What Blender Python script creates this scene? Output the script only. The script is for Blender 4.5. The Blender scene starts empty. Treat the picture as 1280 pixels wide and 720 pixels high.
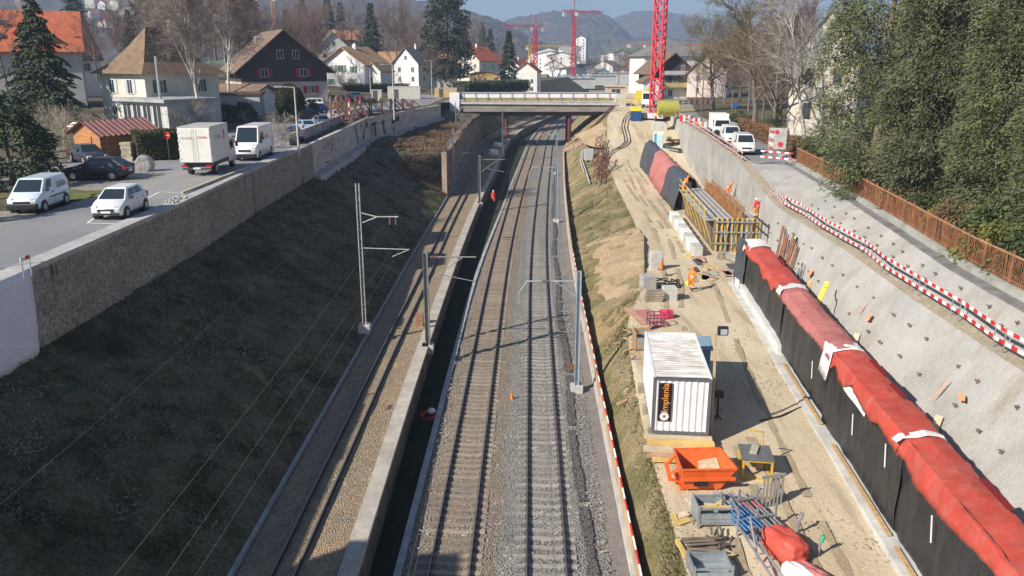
import bpy, bmesh, math, random
import numpy as np
from mathutils import Vector, Matrix, Euler
random.seed(7); RNG = np.random.default_rng(11)
S = bpy.context.scene
COL = S.collection
R = math.radians

# ---------------------------------------------------------------- camera, sky, sun, exposure
CAMZ, PITCH, FPX = 18.5, R(15.85), 1000.0
cam_d = bpy.data.cameras.new('camera'); cam = bpy.data.objects.new('camera', cam_d); COL.objects.link(cam)
cam.location = (0, 0, CAMZ); cam.rotation_euler = (R(90) - PITCH, 0, 0)
cam_d.sensor_width = 36.0; cam_d.lens = FPX / 1280 * 36; cam_d.clip_start = 0.3; cam_d.clip_end = 20000
S.camera = cam
SUN_EL = R(34.0)
SHX, SHY = 0.812, 0.584            # the way shadows fall on the ground
world = bpy.data.worlds.new('World'); S.world = world; world.use_nodes = True
wn = world.node_tree.nodes; wl = world.node_tree.links
bg = wn['Background']; sky = wn.new('ShaderNodeTexSky'); sky.sky_type = 'NISHITA'; sky.sun_disc = False
sky.sun_elevation = SUN_EL; sky.sun_rotation = math.atan2(-SHX, -SHY)
sky.altitude = 400; sky.air_density = 1.0; sky.dust_density = 0.6; sky.ozone_density = 2.0
tint = wn.new('ShaderNodeMix'); tint.data_type = 'RGBA'; tint.blend_type = 'MULTIPLY'; tint.inputs[0].default_value = 1.0; tint.inputs[7].default_value = (0.90, 0.98, 1.08, 1)
wl.new(sky.outputs[0], tint.inputs[6]); wl.new(tint.outputs[2], bg.inputs[0]); bg.inputs[1].default_value = 0.06
sun_d = bpy.data.lights.new('sun', 'SUN'); sun_d.energy = 5.0; sun_d.angle = R(0.53); sun_d.color = (1.0, 0.93, 0.82)
sun = bpy.data.objects.new('sun', sun_d); COL.objects.link(sun)
_c = math.cos(SUN_EL)
sun.rotation_euler = Vector((SHX * _c, SHY * _c, -math.sin(SUN_EL))).to_track_quat('-Z', 'Y').to_euler()
sun.location = (-60, -50, 80)
S.view_settings.view_transform = 'Standard'; S.view_settings.look = 'None'
S.view_settings.exposure = 0.66; S.view_settings.gamma = 1.0; S.view_settings.use_curve_mapping = False
S.render.engine = 'CYCLES'
S.cycles.max_bounces = 6; S.cycles.diffuse_bounces = 3; S.cycles.transparent_max_bounces = 8
S.cycles.volume_bounces = 0

# ---------------------------------------------------------------- helpers
CP, SP = math.cos(PITCH), math.sin(PITCH)
def ray(px, py):
    u = (px - 640) / FPX; v = (py - 360) / FPX
    return Vector((u, CP - v * SP, -SP - v * CP))
def at(px, py, z=0.0):
    d = ray(px, py); t = (z - CAMZ) / d.z
    return Vector((d.x * t, d.y * t, z))
def atY(px, py, Y):
    d = ray(px, py); t = Y / d.y
    return Vector((d.x * t, Y, CAMZ + d.z * t))

def tag(o, label=None, cat=None, group=None, kind=None):
    if label: o['label'] = label
    if cat: o['category'] = cat
    if group: o['group'] = group
    if kind: o['kind'] = kind
    return o
def empty(name, loc=(0, 0, 0), rz=0.0, label=None, cat=None, group=None, s=1.0):
    o = bpy.data.objects.new(name, None); COL.objects.link(o)
    o.location = loc; o.rotation_euler = (0, 0, rz); o.scale = (s, s, s); o.empty_display_size = 0.3
    return tag(o, label, cat, group)
KIDS = {}
def link(o, parent=None):
    COL.objects.link(o)
    if parent is not None:
        o.parent = parent; KIDS.setdefault(parent.name, []).append(o)
    return o
def copy_tree(o, parent=None):
    c = o.copy(); link(c, parent)
    for ch in list(KIDS.get(o.name, [])): copy_tree(ch, c)
    return c

class MB:
    """collects shapes that become ONE mesh object"""
    def __init__(s): s.v = []; s.f = []; s.m = []; s.sm = []
    def add(s, vs, fs, mi=0, smooth=False):
        b = len(s.v); s.v += [tuple(x) for x in vs]
        for f in fs:
            s.f.append(tuple(b + i for i in f)); s.m.append(mi); s.sm.append(smooth)
        return s
    def quad(s, a, b, c, d, mi=0): return s.add([a, b, c, d], [(0, 1, 2, 3)], mi)
    def box(s, c, d, rz=0.0, mi=0, taper=1.0):
        hx, hy, hz = d[0] / 2, d[1] / 2, d[2] / 2; vs = []
        ca, sa = math.cos(rz), math.sin(rz)
        for k in (-1, 1):
            t = taper if k > 0 else 1.0
            for (i, j) in ((-1, -1), (1, -1), (1, 1), (-1, 1)):
                x, y = i * hx * t, j * hy * t
                vs.append((c[0] + x * ca - y * sa, c[1] + x * sa + y * ca, c[2] + k * hz))
        return s.add(vs, [(3, 2, 1, 0), (4, 5, 6, 7), (0, 1, 5, 4), (1, 2, 6, 5), (2, 3, 7, 6), (3, 0, 4, 7)], mi)
    def b2(s, x0, y0, z0, x1, y1, z1, mi=0):
        return s.box(((x0 + x1) / 2, (y0 + y1) / 2, (z0 + z1) / 2), (abs(x1 - x0), abs(y1 - y0), abs(z1 - z0)), 0, mi)
    def beam(s, p, q, w, h, mi=0, up=(0, 0, 1)):
        p = Vector(p); q = Vector(q); d = (q - p)
        if d.length < 1e-6: return s
        d.normalize(); up = Vector(up)
        if abs(d.dot(up)) > 0.98: up = Vector((1, 0, 0))
        a = d.cross(up).normalized(); b = a.cross(d).normalized(); vs = []
        for e in (p, q):
            for (i, j) in ((-1, -1), (1, -1), (1, 1), (-1, 1)): vs.append(e + a * (i * w / 2) + b * (j * h / 2))
        return s.add(vs, [(3, 2, 1, 0), (4, 5, 6, 7), (0, 1, 5, 4), (1, 2, 6, 5), (2, 3, 7, 6), (3, 0, 4, 7)], mi)
    def tube(s, pts, r, n=6, mi=0, cap=True, smooth=True):
        pts = [Vector(p) for p in pts]; k = len(pts)
        rs = [r] * k if not hasattr(r, '__len__') else list(r)
        vs = []; fs = []; a = None
        for i, p in enumerate(pts):
            d = (pts[min(i + 1, k - 1)] - pts[max(i - 1, 0)])
            if d.length < 1e-9: d = Vector((0, 0, 1))
            d.normalize()
            if a is None:
                a = d.cross(Vector((0, 0, 1)) if abs(d.z) < 0.9 else Vector((1, 0, 0))).normalized()
            else:
                a = (a - d * a.dot(d))
                a = a.normalized() if a.length > 1e-6 else d.cross(Vector((0, 1, 0))).normalized()
            b = d.cross(a)
            for j in range(n):
                t = 2 * math.pi * j / n
                vs.append(p + (a * math.cos(t) + b * math.sin(t)) * rs[i])
        for i in range(k - 1):
            for j in range(n):
                j2 = (j + 1) % n
                fs.append((i * n + j, i * n + j2, (i + 1) * n + j2, (i + 1) * n + j))
        s.add(vs, fs, mi, smooth)
        if cap:
            s.add(vs[:n], [tuple(range(n))[::-1]], mi); s.add(vs[-n:], [tuple(range(n))], mi)
        return s
    def cyl(s, p, q, r, n=10, mi=0, r2=None): return s.tube([p, q], [r, r if r2 is None else r2], n, mi)
    def prism(s, poly, vec, mi=0):
        n = len(poly); vec = Vector(vec); a = [Vector(p) for p in poly]; b = [p + vec for p in a]
        fs = [tuple(range(n))[::-1], tuple(range(n, 2 * n))] + [(i, (i + 1) % n, n + (i + 1) % n, n + i) for i in range(n)]
        return s.add(a + b, fs, mi)
    def ball(s, c, r, mi=0, nu=10, nv=7, smooth=True):
        r = (r, r, r) if not hasattr(r, '__len__') else r; vs = []; fs = []
        for i in range(nv + 1):
            t = math.pi * i / nv
            for j in range(nu):
                p = 2 * math.pi * j / nu
                vs.append((c[0] + r[0] * math.sin(t) * math.cos(p), c[1] + r[1] * math.sin(t) * math.sin(p), c[2] + r[2] * math.cos(t)))
        for i in range(nv):
            for j in range(nu):
                j2 = (j + 1) % nu
                fs.append((i * nu + j, (i + 1) * nu + j, (i + 1) * nu + j2, i * nu + j2))
        return s.add(vs, fs, mi, smooth)
    def build(s, name, mats, parent=None, loc=None, rz=None, bevel=0.0):
        me = bpy.data.meshes.new(name); me.from_pydata(s.v, [], s.f)
        if not isinstance(mats, (list, tuple)): mats = [mats]
        for m in mats: me.materials.append(m)
        me.polygons.foreach_set('material_index', s.m); me.polygons.foreach_set('use_smooth', s.sm)
        me.update()
        o = bpy.data.objects.new(name, me); link(o, parent)
        if loc is not None: o.location = loc
        if rz is not None: o.rotation_euler = (0, 0, rz)
        if bevel:
            bm = bmesh.new(); bm.from_mesh(me); bmesh.ops.remove_doubles(bm, verts=bm.verts, dist=1e-5); bm.to_mesh(me); bm.free()
            md = o.modifiers.new('bevel', 'BEVEL'); md.width = bevel; md.segments = 2; md.limit_method = 'ANGLE'; md.angle_limit = R(40)
        return o
def np_mesh(name, V, F, mats, parent=None, smooth=False, mi=None):
    """V (n,3), F (m,k) arrays"""
    V = np.asarray(V, dtype=np.float32); F = np.asarray(F, dtype=np.int32); k = F.shape[1]
    me = bpy.data.meshes.new(name)
    me.vertices.add(len(V)); me.vertices.foreach_set('co', V.ravel())
    me.loops.add(F.size); me.loops.foreach_set('vertex_index', F.ravel())
    me.polygons.add(len(F)); me.polygons.foreach_set('loop_start', np.arange(0, F.size, k, dtype=np.int32))
    if not isinstance(mats, (list, tuple)): mats = [mats]
    for m in mats: me.materials.append(m)
    if mi is not None: me.polygons.foreach_set('material_index', np.asarray(mi, dtype=np.int32))
    me.polygons.foreach_set('use_smooth', np.full(len(F), smooth))
    me.update(calc_edges=True); me.validate()
    o = bpy.data.objects.new(name, me); link(o, parent); return o

def interp(pts):
    ys = [p[0] for p in pts]; xs = [p[1] for p in pts]
    return lambda y: float(np.interp(y, ys, xs))
def spline(pts):
    ys = np.array([p[0] for p in pts], float); xs = np.array([p[1] for p in pts], float)
    m = np.gradient(xs, ys)
    def f(y):
        if y <= ys[0]: return float(xs[0] + m[0] * (y - ys[0]))
        if y >= ys[-1]: return float(xs[-1] + m[-1] * (y - ys[-1]))
        i = int(np.searchsorted(ys, y) - 1); i = max(0, min(i, len(ys) - 2)); h = ys[i + 1] - ys[i]; t = (y - ys[i]) / h
        return float((2*t**3 - 3*t**2 + 1) * xs[i] + (t**3 - 2*t**2 + t) * h * m[i] + (-2*t**3 + 3*t**2) * xs[i+1] + (t**3 - t**2) * h * m[i+1])
    return f
def vnoise(x, y, seed=0):
    """smooth value noise on numpy arrays, about -1..1"""
    x = np.asarray(x, float); y = np.asarray(y, float)
    xi = np.floor(x).astype(np.int64); yi = np.floor(y).astype(np.int64); fx = x - xi; fy = y - yi
    fx = fx * fx * (3 - 2 * fx); fy = fy * fy * (3 - 2 * fy)
    def h(a, b):
        n = (a * 374761393 + b * 668265263 + seed * 974711) & 0x7fffffff
        n = ((n ^ (n >> 13)) * 1274126177) & 0x7fffffff
        return ((n ^ (n >> 16)) & 0xffff) / 32767.5 - 1
    return (h(xi, yi) * (1 - fx) + h(xi + 1, yi) * fx) * (1 - fy) + (h(xi, yi + 1) * (1 - fx) + h(xi + 1, yi + 1) * fx) * fy

# ---------------------------------------------------------------- materials (node based)
MATS = {}
def newmat(name):
    m = bpy.data.materials.new(name); m.use_nodes = True; nt = m.node_tree
    return m, nt.nodes, nt.links, nt.nodes['Principled BSDF']
def c4(c): return (c[0], c[1], c[2], 1.0)
def coordnode(N, L, coord):
    if coord == 'world':
        g = N.new('ShaderNodeNewGeometry'); return g.outputs['Position']
    t = N.new('ShaderNodeTexCoord'); return t.outputs['Object']
def noise(N, L, src, scale, detail=6.0, rough=0.6, stretch=None, dist=0.0):
    if stretch:
        mp = N.new('ShaderNodeMapping'); mp.inputs['Scale'].default_value = stretch; L.new(src, mp.inputs['Vector']); src = mp.outputs[0]
    n = N.new('ShaderNodeTexNoise'); n.inputs['Scale'].default_value = scale; n.inputs['Detail'].default_value = detail
    n.inputs['Roughness'].default_value = rough; n.inputs['Distortion'].default_value = dist; L.new(src, n.inputs['Vector']); return n.outputs['Fac']
def ramp(N, L, fac, stops, interp_='LINEAR'):
    r = N.new('ShaderNodeValToRGB'); cr = r.color_ramp; cr.interpolation = interp_
    while len(cr.elements) < len(stops): cr.elements.new(0.5)
    for e, (p, c) in zip(cr.elements, stops): e.position = p; e.color = c4(c)
    L.new(fac, r.inputs[0]); return r.outputs[0]
def mixc(N, L, fac, a, b, mode='MIX'):
    m = N.new('ShaderNodeMix'); m.data_type = 'RGBA'; m.blend_type = mode
    if isinstance(fac, (int, float)): m.inputs[0].default_value = fac
    else: L.new(fac, m.inputs[0])
    for s_, i in ((a, 6), (b, 7)):
        if isinstance(s_, tuple): m.inputs[i].default_value = c4(s_)
        else: L.new(s_, m.inputs[i])
    return m.outputs[2]
def maprange(N, L, v, a, b, c=0.0, d=1.0):
    m = N.new('ShaderNodeMapRange'); m.inputs[1].default_value = a; m.inputs[2].default_value = b
    m.inputs[3].default_value = c; m.inputs[4].default_value = d; L.new(v, m.inputs[0]); return m.outputs[0]
def bump(N, L, B, h, strength=0.5, dist=0.05):
    b = N.new('ShaderNodeBump'); b.inputs['Strength'].default_value = strength; b.inputs['Distance'].default_value = dist
    L.new(h, b.inputs['Height']); L.new(b.outputs[0], B.inputs['Normal'])
def mat(name, col, rough=0.7, var=0.25, scale=3.0, col2=None, bmp=0.0, bscale=30.0, bdist=0.02, metal=0.0, coord='obj', objvar=0.0, spec=None, stretch=None, lo=0.35, hi=0.65, coat=0.0):
    """paint-like or rough surface: two tones mixed by noise, a finer mottle, a bump"""
    if name in MATS: return MATS[name]
    m, N, L, B = newmat(name); src = coordnode(N, L, coord)
    a = tuple(x * (1 - var) for x in col); b = tuple(min(1, x * (1 + var)) for x in col) if col2 is None else col2
    if col2 is not None: a = col
    f = noise(N, L, src, scale, 8, 0.65, stretch)
    c = ramp(N, L, f, [(lo, a), (hi, b)])
    f2 = noise(N, L, src, scale * 9, 3, 0.6)
    c = mixc(N, L, 0.35, c, ramp(N, L, f2, [(0.3, (0.72, 0.72, 0.72)), (0.7, (1.25, 1.25, 1.25))]), 'MULTIPLY') if var > 0.02 else c
    if objvar > 0:
        oi = N.new('ShaderNodeObjectInfo'); v = maprange(N, L, oi.outputs['Random'], 0, 1, 1 - objvar, 1 + objvar)
        cc = N.new('ShaderNodeCombineColor')
        for i in range(3): L.new(v, cc.inputs[i])
        c = mixc(N, L, 1.0, c, cc.outputs[0], 'MULTIPLY')
    L.new(c, B.inputs['Base Color'])
    B.inputs['Roughness'].default_value = rough; B.inputs['Metallic'].default_value = metal
    if spec is not None: B.inputs['Specular IOR Level'].default_value = spec
    if coat: B.inputs['Coat Weight'].default_value = coat; B.inputs['Coat Roughness'].default_value = 0.08
    if bmp > 0: bump(N, L, B, noise(N, L, src, bscale, 6, 0.7), bmp, bdist)
    MATS[name] = m; return m
def stones(name, cols, scale, rough=0.9, bdist=0.06, coord='world', patch=None, patchscale=0.3, strength=1.0):
    """ballast, gravel, pebble facing: one tone per stone"""
    if name in MATS: return MATS[name]
    m, N, L, B = newmat(name); src = coordnode(N, L, coord)
    v = N.new('ShaderNodeTexVoronoi'); v.inputs['Scale'].default_value = scale; L.new(src, v.inputs['Vector'])
    sx = N.new('ShaderNodeSeparateColor'); L.new(v.outputs['Color'], sx.inputs[0])
    n = len(cols); c = ramp(N, L, sx.outputs[0], [(i / (n - 1) if n > 1 else 0, k) for i, k in enumerate(cols)])
    d = maprange(N, L, v.outputs['Distance'], 0.25, 0.75, 1.0, 0.35)
    cc = N.new('ShaderNodeCombineColor')
    for i in range(3): L.new(d, cc.inputs[i])
    c = mixc(N, L, 0.6, c, cc.outputs[0], 'MULTIPLY')
    f = noise(N, L, src, patchscale, 6, 0.6)
    if patch: c = mixc(N, L, maprange(N, L, f, 0.45, 0.62, 0, 0.75), c, patch, 'MIX')
    f3 = noise(N, L, src, scale * 0.22, 4, 0.7)
    c = mixc(N, L, 0.7, c, ramp(N, L, f3, [(0.3, (0.65, 0.65, 0.65)), (0.7, (1.3, 1.3, 1.3))]), 'MULTIPLY')
    L.new(c, B.inputs['Base Color']); B.inputs['Roughness'].default_value = rough
    inv = maprange(N, L, v.outputs['Distance'], 0.0, 0.8, 1.0, 0.0)
    bump(N, L, B, inv, strength, bdist); MATS[name] = m; return m
def ground(name, stops, scale, fine=20.0, detail_stops=None, bdist=0.08, strength=0.8, rough=0.95, stretch=None, extra=None):
    """soil, grass, sand: broad patches through a ramp, a fine mottle on top"""
    if name in MATS: return MATS[name]
    m, N, L, B = newmat(name); src = coordnode(N, L, 'world')
    f = noise(N, L, src, scale, 10, 0.68, stretch, 0.3)
    c = ramp(N, L, f, stops)
    f2 = noise(N, L, src, fine, 5, 0.75, stretch)
    c = mixc(N, L, 0.75, c, ramp(N, L, f2, detail_stops or [(0.28, (0.45, 0.45, 0.45)), (0.5, (1, 1, 1)), (0.72, (1.7, 1.7, 1.6))]), 'MULTIPLY')
    if extra:
        f3 = noise(N, L, src, extra[0], 6, 0.6, extra[4] if len(extra) > 4 else None); c = mixc(N, L, maprange(N, L, f3, extra[1], extra[2], 0, 0.8), c, extra[3])
    L.new(c, B.inputs['Base Color']); B.inputs['Roughness'].default_value = rough; B.inputs['Specular IOR Level'].default_value = 0.2
    bump(N, L, B, noise(N, L, src, fine * 0.6, 8, 0.75), strength, bdist); MATS[name] = m; return m
def tiles(name, col, col2, rows=3.2, rough=0.8, axis='z', moss=None):
    """pantile roof: courses and columns as bump, tile-to-tile tone"""
    if name in MATS: return MATS[name]
    m, N, L, B = newmat(name); src = coordnode(N, L, 'obj')
    f = noise(N, L, src, 1.1, 8, 0.7); c = ramp(N, L, f, [(0.3, col), (0.7, col2)])
    v = N.new('ShaderNodeTexVoronoi'); v.inputs['Scale'].default_value = 3.5; L.new(src, v.inputs['Vector'])
    sx = N.new('ShaderNodeSeparateColor'); L.new(v.outputs['Color'], sx.inputs[0])
    c = mixc(N, L, 0.8, c, ramp(N, L, sx.outputs[0], [(0, (0.72, 0.7, 0.68)), (1, (1.2, 1.18, 1.15))]), 'MULTIPLY')
    if moss: c = mixc(N, L, maprange(N, L, noise(N, L, src, 0.6, 7, 0.65), 0.48, 0.66, 0, 0.7), c, moss)
    w = N.new('ShaderNodeTexWave'); w.wave_type = 'BANDS'; w.bands_direction = 'Z'; w.wave_profile = 'SAW'; w.inputs['Scale'].default_value = rows / 3.2 * 1.5
    L.new(src, w.inputs['Vector'])
    c = mixc(N, L, 0.55, c, ramp(N, L, w.outputs['Fac'], [(0.0, (0.35, 0.35, 0.35)), (0.18, (1, 1, 1)), (1.0, (1.1, 1.1, 1.1))]), 'MULTIPLY')
    L.new(c, B.inputs['Base Color']); B.inputs['Roughness'].default_value = rough
    bump(N, L, B, w.outputs['Fac'], 0.9, 0.05); MATS[name] = m; return m
def foliage(name, cols, scale=0.5, trans=0.15, rough=0.75):
    if name in MATS: return MATS[name]
    m, N, L, B = newmat(name); src = coordnode(N, L, 'obj')
    f = noise(N, L, src, scale, 5, 0.7); n = len(cols)
    c = ramp(N, L, f, [(0.3 + 0.4 * i / max(1, n - 1), k) for i, k in enumerate(cols)])
    v = N.new('ShaderNodeTexNoise'); v.inputs['Scale'].default_value = 6.0; L.new(src, v.inputs['Vector'])
    c = mixc(N, L, 0.7, c, ramp(N, L, v.outputs['Fac'], [(0.3, (0.6, 0.6, 0.6)), (0.7, (1.5, 1.5, 1.45))]), 'MULTIPLY')
    oi = N.new('ShaderNodeObjectInfo'); vv = maprange(N, L, oi.outputs['Random'], 0, 1, 0.8, 1.2)
    cc = N.new('ShaderNodeCombineColor')
    for i in range(3): L.new(vv, cc.inputs[i])
    c = mixc(N, L, 1.0, c, cc.outputs[0], 'MULTIPLY')
    L.new(c, B.inputs['Base Color']); B.inputs['Roughness'].default_value = rough; B.inputs['Specular IOR Level'].default_value = 0.25
    if trans: B.inputs['Subsurface Weight'].default_value = 0.0
    MATS[name] = m; return m
def glass(name, col=(0.03, 0.045, 0.06), rough=0.06):
    if name in MATS: return MATS[name]
    m, N, L, B = newmat(name); B.inputs['Base Color'].default_value = c4(col); B.inputs['Roughness'].default_value = rough
    B.inputs['Specular IOR Level'].default_value = 0.8; MATS[name] = m; return m
# ---------------------------------------------------------------- shared materials
M_conc = mat('concrete', (0.36, 0.35, 0.33), 0.9, 0.25, 0.6, bmp=0.25, bscale=14, coord='world')
M_conc_light = mat('concrete_light', (0.50, 0.49, 0.46), 0.9, 0.18, 0.8, bmp=0.2, bscale=18, coord='world')
M_kerb = mat('kerb_concrete', (0.34, 0.35, 0.36), 0.9, 0.25, 1.2, bmp=0.2, coord='world')
M_asphalt = ground('asphalt', [(0.3, (0.20, 0.202, 0.21)), (0.7, (0.27, 0.27, 0.275))], 0.12, 40, [(0.3, (0.8, 0.8, 0.8)), (0.7, (1.2, 1.2, 1.2))], 0.01, 0.3, 0.85, extra=(0.05, 0.52, 0.6, (0.31, 0.30, 0.285)))
M_white = mat('white_paint', (0.78, 0.78, 0.76), 0.5, 0.05, 2.0)
M_roadmark = mat('road_paint', (0.72, 0.72, 0.7), 0.7, 0.15, 3.0, coord='world')
M_red = mat('red_paint', (0.62, 0.03, 0.035), 0.5, 0.15, 2.0)
M_wood = mat('timber', (0.50, 0.33, 0.16), 0.8, 0.3, 1.5, bmp=0.2, stretch=(1, 8, 8))
M_wood_grey = mat('weathered_timber', (0.30, 0.25, 0.19), 0.85, 0.35, 1.5, bmp=0.3)
M_steel = mat('galvanised_steel', (0.42, 0.44, 0.46), 0.45, 0.15, 4.0, metal=0.55)
M_steel_dark = mat('dark_steel', (0.07, 0.07, 0.075), 0.55, 0.25, 4.0, metal=0.3)
M_rust = mat('rusty_steel', (0.20, 0.085, 0.045), 0.85, 0.4, 2.5, bmp=0.2)
M_bark = mat('bark', (0.17, 0.135, 0.105), 0.95, 0.35, 3.0, bmp=0.5, bscale=12)
M_glass = glass('window_glass', (0.045, 0.055, 0.065))
M_tyre = mat('rubber', (0.02, 0.02, 0.02), 0.8, 0.1, 4.0)
M_black = mat('black_plastic', (0.018, 0.018, 0.02), 0.5, 0.1, 4.0)

def leaf_col(x): return x

# ---------------------------------------------------------------- lines along the cutting: X and height as functions of Y
Rt = spline([(-40, 0.15), (0, 0.72), (25.5, 1.27), (47, 1.75), (69.7, 2.34), (108.4, 4.04), (144.6, 6.1), (211, 10.6), (273, 18.2), (345, 31.0), (430, 50.0)])
Ts = spline([(-40, -8.4), (0, -8.15), (24, -7.95), (35, -7.8), (49, -7.6), (60, -7.35), (85, -7.0), (108, -6.45), (144, -5.75), (178, -4.1), (214, 0.2), (240, 5.2), (300, 18.0), (430, 46.0)])
def sm(a, b, y):
    t = min(1, max(0, (y - a) / (b - a))); return t * t * (3 - 2 * t)
def pxline(pts, z):
    o = []
    for p in pts:
        q = at(p[0], p[1], z); o.append((q.y, q.x))
    return sorted(o)
_A = pxline([(112, 305), (225, 256), (320, 211), (389, 181)], 10.5)
_A = [(-40, _A[0][1] + 0.1), (20, _A[0][1] + 0.05)] + _A
_A2 = pxline([(457, 148), (551, 131)], 10.5)
Ax = interp(_A + _A2 + [(190, -13.0), (220, -11.5), (250, -8), (300, 4), (430, 31)])
def Abz(y): return 7.3 + 0.9 * sm(120, 165, y)
KLx = spline([(-40, -9.9), (0, -9.75), (27, -9.7), (40, -9.5), (52, -9.35), (66, -9.2), (103, -8.5), (158, -7.7), (178, -6.6), (214, -2.6), (240, 2.2), (300, 15), (430, 43)])
COPx = spline([(-40, -5.6), (0, -5.5), (27, -5.43), (38, -5.4), (51, -5.25), (62, -5.08), (74, -4.85), (104, -3.95), (131, -2.7), (187, 0.0), (215, 3.2), (240, 8.0), (300, 20.6), (430, 49)])
BKx = lambda y: Rt(y) - 5.55 + 0.55 * sm(60, 110, y)
PTx = lambda y: Rt(y) + 2.55
BAx = lambda y: Rt(y) + 3.35
_HB = [(-40, 5.0), (10, 5.6), (25, 5.85), (29, 5.85), (33, 5.9), (43, 6.7), (48.5, 7.4), (57, 9.7), (72, 12.0), (82, 12.6), (96, 13.3), (122, 14.4), (150, 17.5), (172, 22), (195, 22), (240, 28), (300, 40), (430, 66)]
HBx = interp(_HB)
def HBz(y): return 2.1 + 0.5 * sm(22, 34, y) + 0.6 * sm(96, 116, y) + 5.9 * sm(116, 160, y)
W0x = interp([(-40, 6.7), (10, 11.95), (22.2, 13.2), (40.8, 15.05), (55, 16.6), (85, 18.7), (105, 19.5), (122, 20.2), (150, 24), (200, 30), (430, 70)])
def W0z(y): return 2.6 + 0.6 * sm(96, 116, y) + 5.9 * sm(116, 160, y)
S1x = interp([(-40, 14.5), (20, 18.6), (28, 19.0), (38, 19.5), (47, 20.3), (62, 20.9), (88, 23.4), (113, 26.0), (142, 28.6), (170, 30), (200, 33), (430, 76)])
def S1z(y): return 7.4 + 1.5 * sm(60, 84, y) + 0.3 * sm(130, 170, y)
def S0x(y):
    a = W0x(y) + 1.75; b = S1x(y) - 0.15; t = sm(50, 70, y); return a * (1 - t) + b * t
S2x = lambda y: S1x(y) + 0.9
def S2z(y): return S1z(y) + 0.05
_Kx = interp([(-40, 16.6), (20, 20.4), (32, 21.4), (38, 21.95), (48, 23.5), (58, 25.0), (77, 27.1), (90, 28.3), (150, 34), (430, 82)])
Kx = lambda y: max(_Kx(y), S2x(y) + 0.8)
def Kz(y): return 8.8 + 0.1 * sm(60, 84, y) + 0.3 * sm(130, 170, y)
def zleft(x, y): return 10.5 + (0.012 * max(0, y - 70) + 0.02 * max(0, -x - 40)) * sm(22, 44, -x) + 0.0
def zright(x, y): return Kz(y) + 0.006 * max(0, y - 120) + 0.004 * max(0, x - 40)

YS = list(np.arange(-40, 12, 4.0)) + list(np.arange(12, 120, 1.0)) + list(np.arange(120, 240, 2.5)) + list(np.arange(240, 431, 8.0))
def loft(name, fa, fb, n, m, y0=-40, y1=430, amp=0.0, freq=0.6, kind='structure', parent=None, seed=1, smooth=True, ease=None, ampx=0.0):
    ys = [y for y in YS if y0 <= y <= y1]
    if ys[0] > y0: ys.insert(0, y0)
    if ys[-1] < y1: ys.append(y1)
    G = np.zeros((len(ys), n + 1, 3))
    for i, y in enumerate(ys):
        a = fa(y); b = fb(y)
        for j in range(n + 1):
            t = j / n; tz = t if ease is None else ease(t)
            G[i, j] = (a[0] + (b[0] - a[0]) * t, y, a[1] + (b[1] - a[1]) * tz)
    if amp > 0:
        e = np.ones(n + 1); e[0] = e[-1] = 0.0
        nz = vnoise(G[..., 0] * freq, G[..., 1] * freq, seed) * 0.6 + vnoise(G[..., 0] * freq * 2.7, G[..., 1] * freq * 2.7, seed + 5) * 0.4
        G[..., 2] += nz * amp * e
        if ampx: G[..., 0] += vnoise(G[..., 2] * freq * 1.3, G[..., 1] * freq * 1.3, seed + 9) * ampx * e
    k = n + 1; F = []
    for i in range(len(ys) - 1):
        for j in range(n): F.append((i * k + j, i * k + j + 1, (i + 1) * k + j + 1, (i + 1) * k + j))
    o = np_mesh(name, G.reshape(-1, 3), F, m, parent, smooth)
    if kind: o['kind'] = kind
    return o
def sweep(name, f, sec, m, y0, y1, parent=None, step=None, mi=None, gap=None):
    ys = [y for y in YS if y0 < y < y1]; ys = [y0] + ys + [y1]
    mb = MB(); n = len(sec); vs = []; fs = []; mm = []
    for y in ys:
        x, z = f(y); vs += [(x + d[0], y, z + d[1]) for d in sec]
    for i in range(len(ys) - 1):
        for j in range(n):
            j2 = (j + 1) % n; fs.append((i * n + j, i * n + j2, (i + 1) * n + j2, (i + 1) * n + j)); mm.append(mi[j] if mi else 0)
    fs += [tuple(range(n)), tuple(range((len(ys) - 1) * n, len(ys) * n))[::-1]]; mm += [0, 0]
    mb.v = vs; mb.f = fs; mb.m = mm; mb.sm = [False] * len(fs)
    return mb.build(name, m, parent)

# ---------------------------------------------------------------- ground
M_turf = ground('dry_turf', [(0.3, (0.10, 0.075, 0.05)), (0.45, (0.085, 0.08, 0.04)), (0.55, (0.13, 0.10, 0.07)), (0.7, (0.18, 0.14, 0.10))], 0.09, 5.0)
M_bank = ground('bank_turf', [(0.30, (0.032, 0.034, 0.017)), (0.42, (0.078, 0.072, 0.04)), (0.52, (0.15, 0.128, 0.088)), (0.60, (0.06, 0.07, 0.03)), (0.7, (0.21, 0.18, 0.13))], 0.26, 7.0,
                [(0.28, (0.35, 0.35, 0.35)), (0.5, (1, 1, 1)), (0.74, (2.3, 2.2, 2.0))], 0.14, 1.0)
M_bank_r = ground('right_bank_turf', [(0.3, (0.19, 0.15, 0.075)), (0.45, (0.17, 0.155, 0.07)), (0.55, (0.30, 0.235, 0.135)), (0.7, (0.15, 0.14, 0.06))], 0.25, 6.0,
                  [(0.28, (0.45, 0.45, 0.4)), (0.5, (1, 1, 1)), (0.74, (1.8, 1.75, 1.6))], 0.12, 1.0, extra=(0.11, 0.5, 0.58, (0.40, 0.28, 0.15)))
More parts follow.
